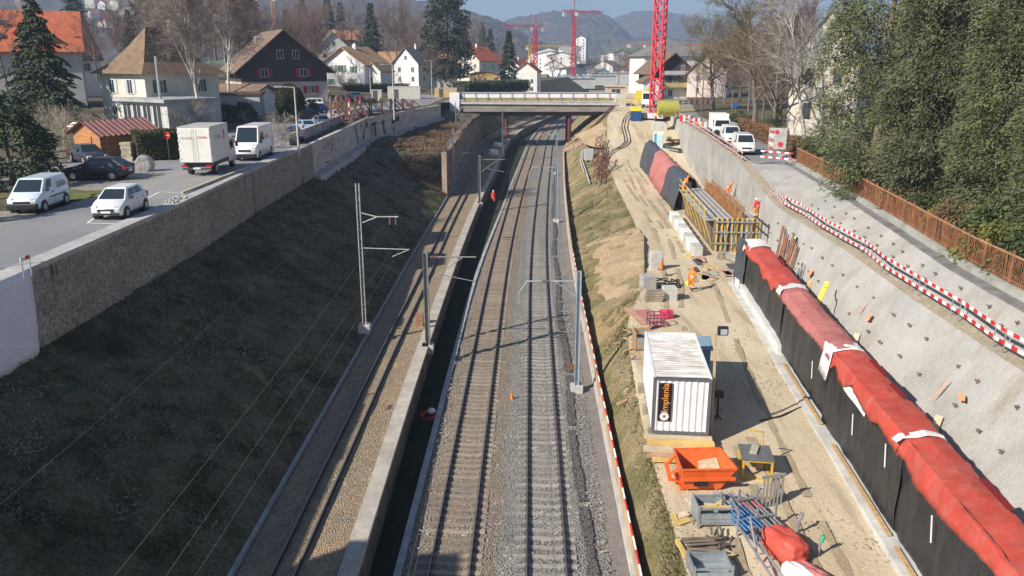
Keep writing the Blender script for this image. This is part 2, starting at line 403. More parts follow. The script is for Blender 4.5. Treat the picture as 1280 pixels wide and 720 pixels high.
M_haul = ground('haul_gravel', [(0.3, (0.47, 0.375, 0.245)), (0.5, (0.58, 0.48, 0.335)), (0.7, (0.66, 0.565, 0.42))], 0.16, 9.0,
                [(0.28, (0.7, 0.69, 0.68)), (0.5, (1, 1, 1)), (0.74, (1.22, 1.22, 1.2))], 0.05, 0.7, stretch=(1.6, 0.45, 1), extra=(0.35, 0.54, 0.66, (0.36, 0.285, 0.19), (2.6, 0.22, 1)))
M_ballast_b = stones('brown_ballast', [(0.20, 0.165, 0.13), (0.33, 0.27, 0.205), (0.29, 0.25, 0.20), (0.42, 0.36, 0.29), (0.24, 0.195, 0.15)], 15.0, patch=(0.30, 0.225, 0.16), patchscale=0.5)
M_ballast_wb = stones('tan_ballast', [(0.27, 0.20, 0.135), (0.42, 0.32, 0.21), (0.37, 0.29, 0.20), (0.50, 0.40, 0.28), (0.30, 0.23, 0.155)], 16.0, patch=(0.40, 0.28, 0.17), patchscale=0.5)
M_ballast_g = stones('grey_ballast', [(0.19, 0.18, 0.165), (0.33, 0.315, 0.29), (0.27, 0.26, 0.24), (0.44, 0.42, 0.39), (0.23, 0.22, 0.20)], 15.0, patch=(0.30, 0.275, 0.24), patchscale=0.4)
M_ballast_d = stones('dark_ballast_stone', [(0.05, 0.05, 0.05), (0.12, 0.115, 0.11), (0.26, 0.25, 0.23), (0.08, 0.08, 0.078)], 15.0)
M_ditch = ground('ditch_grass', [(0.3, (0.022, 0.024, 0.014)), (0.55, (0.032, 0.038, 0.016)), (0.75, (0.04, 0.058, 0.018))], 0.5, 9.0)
M_path = ground('path_tarmac', [(0.3, (0.17, 0.145, 0.135)), (0.7, (0.245, 0.22, 0.205))], 0.4, 14.0, None, 0.03, 0.6)
M_debris = ground('berm_soil', [(0.3, (0.34, 0.28, 0.20)), (0.7, (0.46, 0.40, 0.31))], 0.7, 8.0)

# far ground to the horizon
xs = np.linspace(-2800, 2800, 61); ys = np.concatenate([np.linspace(424, 1200, 12), np.linspace(1300, 4200, 14)])
V = [(x, y, 4.0 + 0.004 * (y - 424) if y < 1200 else 7.1) for y in ys for x in xs]; k = len(xs)
F = [(i * k + j, i * k + j + 1, (i + 1) * k + j + 1, (i + 1) * k + j) for i in range(len(ys) - 1) for j in range(k - 1)]
M_valley = ground('valley_fields', [(0.3, (0.06, 0.07, 0.035)), (0.5, (0.10, 0.095, 0.06)), (0.7, (0.08, 0.11, 0.04))], 0.006, 0.15)
tag(np_mesh('ground', V, F, M_valley, None, True), kind='structure')
# base under everything near
tag(MB().quad((-900, -260, -3), (900, -260, -3), (900, 440, -3), (-900, 440, -3)).build('subsoil', M_turf), kind='structure')

def left_sheet():
    ys = [-260, -120, -60] + [y for y in YS if y > -40 and (y % 2 < 1.01 or y > 120)]
    offs = [0, 0.8, 2, 4, 6, 8, 11, 15, 20, 27, 35, 45, 60, 80, 110, 150, 200, 280, 400, 700]
    V = []; k = len(offs)
    for y in ys:
        for o in offs:
            x = Ax(y) - 0.72 - o; V.append((x, y, zleft(x, y) - (0.02 if o > 0 else 0.06)))
    F = [(i * k + j + 1, i * k + j, (i + 1) * k + j, (i + 1) * k + j + 1) for i in range(len(ys) - 1) for j in range(k - 1)]
    return np_mesh('garden_ground', V, F, M_turf, None, True)
tag(left_sheet(), kind='structure')
def right_sheet():
    ys = [-260, -120, -60] + [y for y in YS if y > -40 and (y % 2 < 1.01 or y > 120)]
    offs = [0, 1, 2.5, 4, 6, 9, 13, 18, 25, 35, 50, 80, 120, 180, 260, 400, 700]
    V = []; k = len(offs)
    for y in ys:
        for o in offs:
            x = Kx(y) + o; V.append((x, y, zright(x, y) - 0.02))
    F = [(i * k + j, i * k + j + 1, (i + 1) * k + j + 1, (i + 1) * k + j) for i in range(len(ys) - 1) for j in range(k - 1)]
    return np_mesh('terrain', V, F, M_turf, None, True)
tag(right_sheet(), kind='structure')

# the cutting, left to right
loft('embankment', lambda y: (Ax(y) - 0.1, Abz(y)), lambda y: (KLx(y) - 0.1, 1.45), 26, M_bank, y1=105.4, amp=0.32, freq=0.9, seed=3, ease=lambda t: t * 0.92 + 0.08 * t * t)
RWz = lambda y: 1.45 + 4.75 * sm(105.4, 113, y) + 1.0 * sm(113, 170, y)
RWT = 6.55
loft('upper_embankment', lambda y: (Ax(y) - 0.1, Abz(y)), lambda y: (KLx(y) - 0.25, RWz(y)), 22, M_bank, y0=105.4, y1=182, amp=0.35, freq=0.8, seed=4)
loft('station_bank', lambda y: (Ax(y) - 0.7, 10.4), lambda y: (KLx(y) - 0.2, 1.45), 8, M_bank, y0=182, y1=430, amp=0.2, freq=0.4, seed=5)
loft('narrow_gauge_bed', lambda y: (KLx(y) + 0.05, 1.18), lambda y: (COPx(y) - 0.4, 1.22), 8, M_ballast_wb, amp=0.05, freq=2.0, seed=6)
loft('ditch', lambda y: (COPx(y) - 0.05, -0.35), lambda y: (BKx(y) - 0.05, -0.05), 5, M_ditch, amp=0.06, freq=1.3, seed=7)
loft('left_track_bed', lambda y: (BKx(y) + 0.05, -0.1), lambda y: (Rt(y) - 1.82, 0.0), 12, M_ballast_b, amp=0.05, freq=2.2, seed=8, ease=lambda t: min(1, t * 4))
loft('right_track_bed', lambda y: (Rt(y) - 1.82, 0.0), lambda y: (PTx(y), -0.1), 12, M_ballast_g, amp=0.05, freq=2.2, seed=9, ease=lambda t: max(0, (t - 0.75) * 4))
loft('path', lambda y: (PTx(y) - 0.02, -0.06), lambda y: (BAx(y) + 0.1, 0.02), 3, M_path, amp=0.015, freq=1.5, seed=10)
# streak of dark fouled stones beside the right track
ys = np.arange(14, 150, 0.5); V = []; F = []
for i, y in enumerate(ys):
    c = Rt(y) + 1.66 + 0.1 * math.sin(y * 0.3); w = 0.13 + 0.09 * random.random()
    V += [(c - w - 0.05 * random.random(), y, 0.055), (c + w + 0.05 * random.random(), y, 0.05)]
    if i and not (int(y * 1.7) % 13 == 0): F.append((2*i-2, 2*i-1, 2*i+1, 2*i))
tag(np_mesh('fouled_ballast', V, F, M_ballast_d), kind='structure')
loft('right_bank', lambda y: (BAx(y) + 0.1, 0.0), lambda y: (HBx(y), HBz(y)), 18, M_bank_r, y0=-40, y1=430, amp=0.3, freq=0.7, seed=12, ease=lambda t: t ** 0.85)
loft('haul_road', lambda y: (HBx(y), HBz(y)), lambda y: (S0x(y), W0z(y)), 36, M_haul, amp=0.09, freq=0.55, seed=13)

# ---------------------------------------------------------------- left retaining walls
def pebble_wall_mat():
    m, N, L, B = newmat('pebble_facing'); src = coordnode(N, L, 'world')
    v = N.new('ShaderNodeTexVoronoi'); v.inputs['Scale'].default_value = 9.0; L.new(src, v.inputs['Vector'])
    sx = N.new('ShaderNodeSeparateColor'); L.new(v.outputs['Color'], sx.inputs[0])
    c = ramp(N, L, sx.outputs[0], [(0, (0.16, 0.145, 0.12)), (0.5, (0.28, 0.26, 0.22)), (1, (0.38, 0.36, 0.31))])
    c = mixc(N, L, 0.6, c, ramp(N, L, noise(N, L, src, 0.5, 8, 0.7), [(0.3, (0.6, 0.6, 0.6)), (0.7, (1.3, 1.3, 1.3))]), 'MULTIPLY')
    st = noise(N, L, src, 0.55, 6, 0.75, (1, 1.4, 0.28))
    c = mixc(N, L, maprange(N, L, st, 0.58, 0.66, 0, 0.8), c, (0.035, 0.04, 0.03))
    L.new(c, B.inputs['Base Color']); B.inputs['Roughness'].default_value = 0.95
    bump(N, L, B, maprange(N, L, v.outputs['Distance'], 0, 0.8, 1, 0), 0.8, 0.06); return m
M_pebble = pebble_wall_mat()
YW = at(389, 181, 10.5).y
w = empty('retaining_wall', (Ax(40), 40, 6.6), 0, 'long pebble-faced grey retaining wall holding up the street above the dark bank', 'wall')
def wloc(o):
    o.location = (-Ax(40), -40, -6.6); return o
wloc(loft('wall_face', lambda y: (Ax(y) + 0.02, 4.6), lambda y: (Ax(y), 10.47), 4, M_pebble, y0=-40, y1=YW, kind=None, parent=w))
M_coping = mat('coping', (0.40, 0.39, 0.37), 0.9, 0.2, 1.0, bmp=0.3, bscale=25, coord='world')
wloc(sweep('coping', lambda y: (Ax(y), 10.47), [(0.05, 0), (0.05, 0.14), (-0.85, 0.14), (-0.85, -0.3), (-0.1, -0.3)], M_coping, -40, YW, parent=w))
# end face
wloc(MB().b2(Ax(YW) - 0.85, YW, 4.6, Ax(YW) + 0.02, YW + 0.3, 10.47).build('end_face', M_pebble, w))
Y2 = 155.0
cw = empty('graffiti_wall', (Ax(120), 120, 6.6), 0, 'smooth concrete retaining wall with black graffiti between pebble wall and bridge', 'wall')
def cloc(o):
    o.location = (-Ax(120), -120, -6.6); return o
AxC = lambda y: Ax(y) - 0.25 * (1 - sm(YW, YW + 20, y))
M_conc_wall = mat('wall_concrete', (0.46, 0.44, 0.41), 0.9, 0.22, 0.35, bmp=0.15, bscale=10, coord='world', stretch=(1, 1, 3))
cloc(sweep('wall_panel', lambda y: (AxC(y), 6.0), [(0, 0), (0, 4.4), (-0.3, 4.4), (-0.3, 0)], M_conc_wall, YW + 0.3, Y2, parent=cw))
cloc(sweep('wall_cap', lambda y: (AxC(y), 10.4), [(0.08, 0), (0.08, 0.12), (-0.4, 0.12), (-0.4, 0)], M_conc_light, YW + 0.3, Y2, parent=cw))
cloc(sweep('footing', lambda y: (AxC(y) + 0.02, Abz(y) - 0.6), [(0, 0), (0.0, 0.75), (0.9, 0.62), (1.15, 0)], M_conc, YW + 0.3, Y2, parent=cw))
# graffiti strokes, 4 mm proud of the wall
M_graf = mat('black_spray', (0.03, 0.03, 0.032), 0.7, 0.2, 3.0)
def graf_line(mb, pts, y_o, z_o, w):
    for a, b in zip(pts, pts[1:]):
        ya, yb = y_o + a[0], y_o + b[0]
        p = Vector((AxC(ya) + 0.012, ya, z_o + a[1])); q = Vector((AxC(yb) + 0.012, yb, z_o + b[1]))
        mb.beam(p, q, w, 0.008, 0, up=(1, 0, 0))
g1 = MB()
for pts in ([(0, 0), (0.15, 1.6), (0.9, 2.3), (1.3, 1.9)], [(0.2, 1.0), (1.1, 1.3)], [(1.6, 0.2), (1.7, 1.4), (2.2, 1.8), (2.6, 1.3), (1.8, 0.9)], [(2.9, 1.7), (3.0, 0.2), (3.5, 0.1), (3.9, 0.7)],
            [(3.9, 1.6), (4.3, 0.3), (4.9, 1.7)], [(5.2, 0.2), (5.3, 1.8), (6.1, 1.7)], [(5.3, 1.0), (5.9, 1.0)], [(6.4, 1.7), (6.5, 0.1), (7.4, 0.3)], [(0.2, -0.4), (3.5, -0.6)]):
    graf_line(g1, pts, YW + 6.5, 8.3, 0.11)
cloc(g1.build('graffiti_tag', M_graf, cw))
g2 = MB()
for pts, ww in (([(0, 2.5), (1.6, 0)], 0.7), ([(5, 2.4), (5.5, 1.6)], 0.8), ([(6.2, 0.2), (10.2, 2.3)], 0.35), ([(6.5, 0.2), (8, 0.7)], 0.8), ([(10.2, 2.5), (10.8, 1.5)], 0.8), ([(12, 1.6), (12.2, 0.2)], 0.7), ([(13.5, 1.8), (13.8, 0.0)], 1.3),
                ([(12, 1.7), (14, 1.8)], 0.4), ([(17, 1.8), (17.6, 0.1)], 1.3), ([(16, 1.7), (17.5, 1.8)], 0.4), ([(20.5, 1.5), (24, 1.9)], 0.8), ([(21, 0.5), (21.6, 0.2)], 0.8), ([(21.5, 1.2), (21.6, 0.4)], 0.4)):
    graf_line(g2, pts, 108.0, 7.75, ww)
cloc(g2.build('graffiti_letters', M_graf, cw))
# parapet of the street behind the concrete wall
pw = empty('street_parapet', (Ax(100) - 1.5, 100, 10.5), 0, 'low grey concrete parapet beside the parked cars above the graffiti wall', 'wall')
o = sweep('parapet_panel', lambda y: (Ax(y) - 1.9, 10.4), [(0, 0), (0, 1.1), (-0.25, 1.1), (-0.25, 0)], mat('parapet_concrete', (0.33, 0.31, 0.32), 0.9, 0.3, 0.5, coord='world'), YW - 1, 109, parent=pw); o.location = (-(Ax(100) - 1.5), -100, -10.5)
o = sweep('parapet_cap', lambda y: (Ax(y) - 1.9, 11.5), [(0.05, 0), (0.05, 0.1), (-0.3, 0.1), (-0.3, 0)], M_conc_light, YW - 1, 109, parent=pw); o.location = (-(Ax(100) - 1.5), -100, -10.5)
# soil strip between parapet and wall cap
tag(loft('verge', lambda y: (AxC(y) - 0.41, 10.4), lambda y: (Ax(y) - 1.92, 10.43), 3, ground('verge_soil', [(0.3, (0.13, 0.10, 0.07)), (0.7, (0.24, 0.19, 0.13))], 0.4, 5.0), y0=YW + 0.3, y1=Y2, amp=0.08), kind='structure')

# old rubble retaining wall beside the narrow-gauge track near the bridge
M_rubble = mat('old_masonry', (0.20, 0.175, 0.15), 0.95, 0.45, 0.8, bmp=0.8, bscale=4, bdist=0.1, coord='world')
rw = empty('masonry_wall', (KLx(130), 130, 1.2), 0, 'tall dark stained masonry retaining wall beside the narrow track leading to the bridge', 'wall')
def rloc(o):
    o.location = (-KLx(130), -130, -1.2); return o
rloc(sweep('wall_face', lambda y: (KLx(y) - 0.15, 0.6), [(0, 0), (-0.12, RWT - 0.55), (-0.6, RWT - 0.55), (-0.6, 0)], M_rubble, 105.5, 182, parent=rw))
rc = MB()
for y in np.arange(106, 181, 3.0):
    rc.cyl((KLx(y) - 0.5, y, RWT - 0.2), (KLx(y) - 0.5, y, RWT + 1.15), 0.035, 5)
for dz in (0.55, 1.1):
    rc.tube([(KLx(y) - 0.5, y, RWT + dz) for y in np.arange(106, 181, 3.0)], 0.025, 4)
rloc(rc.build('railing', mat('railing_pale', (0.42, 0.38, 0.32), 0.8, 0.3), rw))
rloc(MB().b2(KLx(105.3) - 0.75, 105.0, 0.8, KLx(105.3) - 0.1, 105.5, RWT + 0.5).build('end_post', mat('pale_rust', (0.42, 0.33, 0.26), 0.9, 0.3), rw))

# kerb on the left of the narrow-gauge track
k = sweep('trackside_kerb', lambda y: (KLx(y), 1.0), [(0, 0), (0, 0.42), (-0.3, 0.42), (-0.3, 0)], M_kerb, -40, 260); tag(k, 'grey concrete kerb along the foot of the dark grass bank', 'kerb')
# wall that carries the narrow-gauge track above the main line
k = empty('track_wall', (COPx(40), 40, -0.3), 0, 'low grey wall with pale coping between the narrow track and the main line', 'wall')
def kloc(o):
    o.location = (-COPx(40), -40, 0.3); return o
kloc(sweep('wall_face', lambda y: (COPx(y), -0.6), [(0, 0), (-0.08, 1.75), (-0.4, 1.75), (-0.4, 0)], mat('dark_masonry', (0.12, 0.115, 0.105), 0.95, 0.35, 1.0, bmp=0.6, bscale=6, coord='world'), -40, 300, parent=k))
kloc(sweep('coping', lambda y: (COPx(y), 1.15), [(0.06, 0), (0.06, 0.2), (-0.62, 0.2), (-0.62, 0)], mat('coping_stone', (0.42, 0.38, 0.33), 0.9, 0.2, 0.8, bmp=0.2, coord='world'), -40, 300, parent=k))
k = sweep('cable_duct', lambda y: (BKx(y), -0.25), [(0.12, 0), (0.12, 0.3), (-0.16, 0.3), (-0.16, 0)], M_kerb, -40, 300); tag(k, 'narrow grey cable duct along the left edge of the main line ballast', 'cable duct')

# board fence along the path with red and white tape
M_board = mat('fence_board', (0.46, 0.34, 0.22), 0.85, 0.3, 0.8, bmp=0.2, coord='world')
M_boardg = mat('fence_kerb', (0.45, 0.43, 0.40), 0.9, 0.2, 1.0, coord='world')
f = empty('hoarding_fence', (BAx(60), 60, 0), 0, 'low board fence with red and white edge between railway path and earth bank', 'fence')
def floc(o):
    o.location = (-BAx(60), -60, 0); return o
floc(sweep('board', lambda y: (BAx(y) - 0.04, 0.03), [(0, 0), (0.03, 0.95), (-0.03, 0.95), (-0.06, 0)], M_board, 8, 168, parent=f))
floc(sweep('foot_kerb', lambda y: (BAx(y) - 0.06, -0.1), [(0, 0), (0, 0.42), (-0.12, 0.42), (-0.16, 0)], M_boardg, 8, 168, parent=f))
tp = MB(); y = 8.0; i = 0
while y < 74:
    yb = y + 0.9
    tp.add([(BAx(y) - 0.055, y, 0.985), (BAx(y) + 0.015, y, 0.995), (BAx(yb) + 0.015, yb, 0.995), (BAx(yb) - 0.055, yb, 0.985), (BAx(y) - 0.065, y, 0.90), (BAx(yb) - 0.065, yb, 0.90)], [(0, 1, 2, 3), (4, 0, 3, 5)], i % 2); y = yb; i += 1
floc(tp.build('warning_tape', [M_white, M_red], f))
# ---------------------------------------------------------------- tracks
M_rail = mat('rail_steel', (0.075, 0.052, 0.04), 0.7, 0.25, 2.0, metal=0.2, coord='world')
M_railtop = mat('rail_head', (0.26, 0.235, 0.22), 0.45, 0.15, 2.0, metal=0.6)
M_slp_w = mat('steel_sleeper', (0.27, 0.215, 0.165), 0.85, 0.3, 1.5, bmp=0.2, objvar=0.2)
M_slp_c = mat('concrete_sleeper', (0.29, 0.265, 0.235), 0.9, 0.25, 1.5, bmp=0.2, objvar=0.2)
def railway(name, fx, zt, gauge, smat, slen, sw, label, y0, y1, sp, ny, sz=0.06):
    t = empty(name, (fx(40), 40, zt - 0.2), 0, label, 'railway track')
    def put(o):
        o.location = (-fx(40), -40, -(zt - 0.2)); return o
    sec = [(-0.07, -0.17), (0.07, -0.17), (0.07, -0.14), (0.02, -0.13), (0.02, -0.05), (0.036, -0.04), (0.036, 0), (-0.036, 0), (-0.036, -0.04), (-0.02, -0.05), (-0.02, -0.13), (-0.07, -0.14)]
    mi = [0] * 6 + [1] + [0] * 5
    for s in (-1, 1):
        put(sweep('rail', lambda y: (fx(y) + s * gauge / 2, zt), sec, [M_rail, M_railtop], y0, y1, parent=t, mi=mi))
    src = None; yv = ny
    for i in range(100):
        y = ny + i * sp; h = (fx(y + 0.5) - fx(y - 0.5))
        if src is None:
            src = MB().prism([(-slen / 2, -sw / 2, -0.25), (-slen / 2, sw / 2, -0.25), (-slen / 2 + 0.06, sw / 2 - 0.03, 0), (-slen / 2 + 0.06, -sw / 2 + 0.03, 0)][0:4], (0.001, 0, 0)) and MB()
            src.b2(-slen / 2, -sw / 2, -0.16, slen / 2, sw / 2, -0.02)
            for s in (-1, 1): src.box((s * gauge / 2, 0, -0.0), (0.3, sw * 0.8, 0.05))
            o = src.build('sleeper', smat, t); src = o
        else:
            o = src.copy(); link(o, t)
        o.location = (fx(y) - fx(40), y - 40 + random.uniform(-0.02, 0.02), sz); o.rotation_euler = (0, 0, -math.atan(h) + random.uniform(-0.006, 0.006))
    mb = MB(); y = ny + 100 * sp
    while y < min(y1, 250):
        mb.box((fx(y) - fx(40), y - 40, sz - 0.09), (slen, sw, 0.14)); y += sp
    tag(mb.build('sleeper_run', smat, t), kind='stuff')
    return t
railway('railway_track', lambda y: Rt(y) - 3.64, 0.2, 1.5, M_slp_w, 2.4, 0.24, 'main line track with brown ballast and worn sleepers nearest the low wall', -20, 400, 0.55, 21)
railway('railway_track', Rt, 0.2, 1.5, M_slp_c, 2.4, 0.24, 'main line track with grey ballast beside the path and board fence', -20, 400, 0.6, 21, 0.045)
railway('narrow_gauge_track', Ts, 1.4, 0.80, mat('tan_sleeper', (0.30, 0.235, 0.165), 0.9, 0.3, 1.5, objvar=0.2), 1.5, 0.2, 'narrow single track on tan ballast between the dark bank and the low wall', -20, 400, 0.65, 20, 0.0)

# ---------------------------------------------------------------- catenary masts
M_mast_old = mat('mast_grey', (0.26, 0.255, 0.24), 0.7, 0.25, 2.0, metal=0.2)
M_mast_new = mat('mast_galvanised', (0.40, 0.46, 0.52), 0.5, 0.12, 2.0, metal=0.3)
M_ins = mat('insulator_brown', (0.22, 0.11, 0.08), 0.4, 0.2, 5.0)
def ibeam(mb, x, y, z0, z1, w, t=0.025):
    mb.b2(x - w / 2, y - w / 2, z0, x - w / 2 + t, y + w / 2, z1); mb.b2(x + w / 2 - t, y - w / 2, z0, x + w / 2, y + w / 2, z1)
    mb.b2(x - w / 2 + t, y - t / 2, z0, x + w / 2 - t, y + t / 2, z1)
def mast(loc, h, reach, za, label, m, lattice=False, style=0, dirx=-1, group='catenary masts', w=0.26):
    e = empty('catenary_mast', loc, 0, label, 'mast', group)
    pb = MB()
    if lattice:
        for dx in (-0.1, 0.1): pb.b2(dx - 0.025, -0.07, 0, dx + 0.025, 0.07, h)
        z = 0.3
        while z < h - 0.5:
            pb.beam((-0.1, 0, z), (0.1, 0, z + 0.3), 0.025, 0.02); pb.beam((0.1, 0.03, z + 0.3), (-0.1, 0.03, z + 0.6), 0.025, 0.02); z += 0.6
    else: ibeam(pb, 0, 0, 0, h, w)
    pb.build('pole', m, e)
    MB().box((0, 0, 0.1), (0.7, 0.7, 0.5)).build('foundation', M_conc_light, e)
    d = dirx; a = MB(); ins = MB()
    if style == 0:      # horizontal tube, strut below, registration arm
        a.tube([(0.1 * d, 0, za), (reach * d, 0, za)], 0.045, 6)
        a.tube([(0.1 * d, 0, za - 1.6), (reach * 0.72 * d, 0, za - 0.05)], 0.035, 6)
        a.tube([(reach * 0.3 * d, 0, za - 1.1), (reach * 0.98 * d, 0, za - 1.55)], 0.03, 6)
        for k in range(4): ins.cyl((0.35 * d + 0.1 * k * d, 0, za), (0.35 * d + 0.1 * k * d + 0.05 * d, 0, za), 0.09, 8)
    elif style == 1:    # two arms as on the bank mast
        a.tube([(0.1 * d, 0, za), (reach * 0.45 * d, 0, za - 0.25), (reach * d, 0, za - 0.25)], 0.045, 6)
        a.tube([(0.1 * d, 0, za - 0.65), (reach * 0.45 * d, 0, za - 0.27)], 0.035, 6)
        a.tube([(0.1 * d, 0, za - 2.2), (reach * 1.25 * d, 0, za - 2.3)], 0.035, 6)
        a.tube([(reach * 1.25 * d, 0, za - 2.3), (reach * 0.8 * d, 0, za - 2.75)], 0.025, 5)
        for q in (0.78, 0.93): ins.cyl((reach * q * d, 0, za - 0.25), (reach * q * d, 0, za - 0.75), 0.045, 7)
    else:               # new mast: boom to the left with a drop arm
        a.tube([(0, 0, za), (reach * d, 0, za)], 0.05, 6)
        a.tube([(0, 0, za - 1.0), (reach * 0.45 * d, 0, za)], 0.035, 6)
        a.tube([(reach * d * 0.97, 0, za), (reach * d * 1.12, 0, za - 0.65), (reach * d * 1.12, 0, za - 1.3)], 0.035, 6)
        for k in range(5): ins.cyl((reach * (0.55 + 0.03 * k) * d, 0, za), (reach * (0.55 + 0.03 * k) * d + 0.04 * d, 0, za), 0.1, 8)
    a.build('cantilever_arm', m, e); ins.build('insulator', M_ins, e)
    return e
def on(f, y, z): return (f(y), y, z)
q = at(456, 410, 2.2)
mast((q.x, q.y, 2.1), 9.3, 2.4, 7.5, 'tall lattice catenary mast on the dark bank with two pale arms', mat('mast_pale', (0.42, 0.42, 0.41), 0.6, 0.2, 2.0, metal=0.2), True, 1, 1)
mast((COPx(47) + 0.02, 47.4, 1.0), 6.3, 3.1, 6.0, 'nearest grey catenary mast at the low track wall, arm over the left main track', M_mast_old, False, 0, 1, w=0.3)
mast((COPx(100) + 0.02, 100, 1.0), 6.2, 3.2, 5.7, 'grey catenary mast behind the track worker in red', M_mast_old, False, 0, 1, w=0.3)
mast((COPx(154) + 0.02, 154, 1.0), 8.6, 3.0, 5.4, 'thin grey catenary mast standing before the bridge between the tracks', M_mast_old, False, 0, 1)
mast((KLx(112) + 0.25, 112, 1.0), 8.6, 2.2, 5.2, 'thin pale catenary mast in front of the masonry wall', M_mast_new, False, 0, 1, w=0.2)
mast((Ax(150) + 4.2, 150, 6.2), 5.0, 1.8, 4.2, 'short thin pole on the upper bank before the bridge', M_mast_new, False, 0, 1, w=0.16)
mast((Rt(43.3) + 2.1, 43.3, 0.0), 7.2, 3.0, 6.6, 'blue grey catenary mast beside the path, nearest the white container', M_mast_new, False, 2, -1)
mast((Rt(94) + 1.9, 94, 0.0), 6.9, 2.9, 6.5, 'second blue grey catenary mast from the container, before the fence posts', M_mast_new, False, 2, -1)
mast((Rt(136) + 1.9, 136, 0.0), 7.0, 2.9, 6.6, 'farthest blue grey catenary mast before the bridge pier', M_mast_new, False, 2, -1)

# ---------------------------------------------------------------- wires
M_wire = mat('copper_wire', (0.20, 0.185, 0.155), 0.5, 0.1, 2.0, metal=0.3)
def wire(f, zc, label, y0=-10, y1=172, sag=0.0, span=50.0, r=0.011):
    r = r * 0.6
    pts = []
    for y in np.arange(y0, y1 + 0.1, 4.0):
        u = ((y - 47.5) / span) % 1.0; pts.append((f(y), y, zc - sag * 4 * u * (1 - u)))
    tag(MB().tube(pts, r, 4).build('overhead_wire', M_wire), label, 'wire', 'overhead wires')
wire(Ts, 7.0, 'lower contact wire above the narrow track', r=0.012)
wire(lambda y: Ts(y) + 0.1, 9.2, 'higher carrier wire above the narrow track', sag=0.7, r=0.012)
wire(lambda y: KLx(y) + 0.1, 10.8, 'thin feeder wire strung along the bank masts, topmost one', sag=0.4, r=0.01)
wire(lambda y: Ts(y) + 1.1, 8.0, 'thin feeder wire on the low wall side of the narrow track', sag=0.4, r=0.01)
wire(lambda y: Rt(y) - 3.64, 5.7, 'lower contact wire above the brown ballast main track', r=0.009)
wire(lambda y: Rt(y) - 3.64, 7.1, 'higher carrier wire above the brown ballast main track', sag=0.8, r=0.009)
wire(Rt, 5.7, 'lower contact wire above the grey ballast main track', r=0.009)
wire(Rt, 7.1, 'higher carrier wire above the grey ballast main track', sag=0.8, r=0.009)

# ---------------------------------------------------------------- bridge
BY = 177.0
b = empty('road_bridge', (4, BY, 0), 0, 'concrete road bridge over the railway with white panels and yellow rails', 'bridge')
M_girder = mat('girder_concrete', (0.24, 0.215, 0.19), 0.9, 0.25, 0.3, bmp=0.1, coord='world', stretch=(1, 1, 3))
X0, X1 = -15.2, 18.6
MB().prism([(X0, 0, 7.0), (X0, 0, 7.9), (X1, 0, 7.9), (X1, 0, 7.0)], (0, 9, 0)).build('beam', mat('beam_dark', (0.07, 0.062, 0.055), 0.9, 0.3, 0.5), b, (0, 1.0, 0))
MB().prism([(X0, 0, 7.9), (X0, 0, 9.55), (X1, 0, 9.3), (X1, 0, 7.9)], (0, 11, 0)).build('girder', M_girder, b)
MB().prism([(X0 - 0.4, -0.35, 9.55), (X0 - 0.4, -0.35, 10.0), (X1 + 0.3, -0.35, 9.75), (X1 + 0.3, -0.35, 9.3)], (0, 11.7, 0)).build('deck', M_conc_light, b)
g = MB()
for i in range(13):
    x = X0 + 0.6 + i * 2.62
    g.b2(x - 0.05, -0.28, 9.9, x + 0.05, -0.18, 12.0)
g.b2(X0, -0.26, 11.95, X1, -0.16, 12.05)
g.build('railing_post', M_steel, b)
g = MB()
for i in range(25):
    x = X0 + 0.3 + i * 1.35; g.b2(x - 0.03, -0.26, 9.85, x + 0.03, -0.2, 10.85)
for z in (10.15, 10.5, 10.85): g.b2(X0, -0.25, z - 0.025, X1, -0.2, z + 0.025)
g.build('railing', M_steel, b)
M_panel = mat('white_panel', (0.80, 0.79, 0.82), 0.5, 0.06, 0.4, coord='world')
MB().b2(X0 + 0.4, 0.0, 10.85, X1 - 0.4, 0.06, 12.0).build('screen_panel', M_panel, b)
M_yellow = mat('yellow_paint', (0.58, 0.38, 0.045), 0.55, 0.2, 2.0)
MB().b2(X0 + 0.8, 0.12, 10.2, X1 - 0.5, 0.3, 10.75).build('yellow_beam', mat('yellow_timber', (0.42, 0.32, 0.13), 0.7, 0.3, 1.0), b)
MB().b2(X0 - 2.2, -0.6, 7.2, X0 - 0.1, 1.6, 11.9).build('abutment_block', M_panel, b, bevel=0.05)
MB().b2(X1 + 0.3, -0.2, 7.2, X1 + 2.0, 10, 11.4).build('abutment_block', M_conc_light, b, bevel=0.05)
MB().b2(X0 - 4, 2, -0.5, X0 + 0.8, 11, 7.9).build('abutment', M_conc, b)
MB().b2(X1 - 0.5, 3, -0.5, X1 + 3.5, 11, 7.9).build('abutment', M_conc, b)
M_pier = mat('pier_red', (0.12, 0.02, 0.02), 0.7, 0.3, 1.0)
for x in (-5.2, 8.6):
    for dy in (1.6, 8.5): MB().cyl((x, dy, -0.3 if x > 0 else 0.8), (x, dy, 7.0), 0.42, 14).build('pier', M_pier, b)
    MB().box((x, 1.6, 0.4 if x > 0 else 1.4), (1.2, 1.2, 1.2)).build('pier_base', M_conc_light, b)
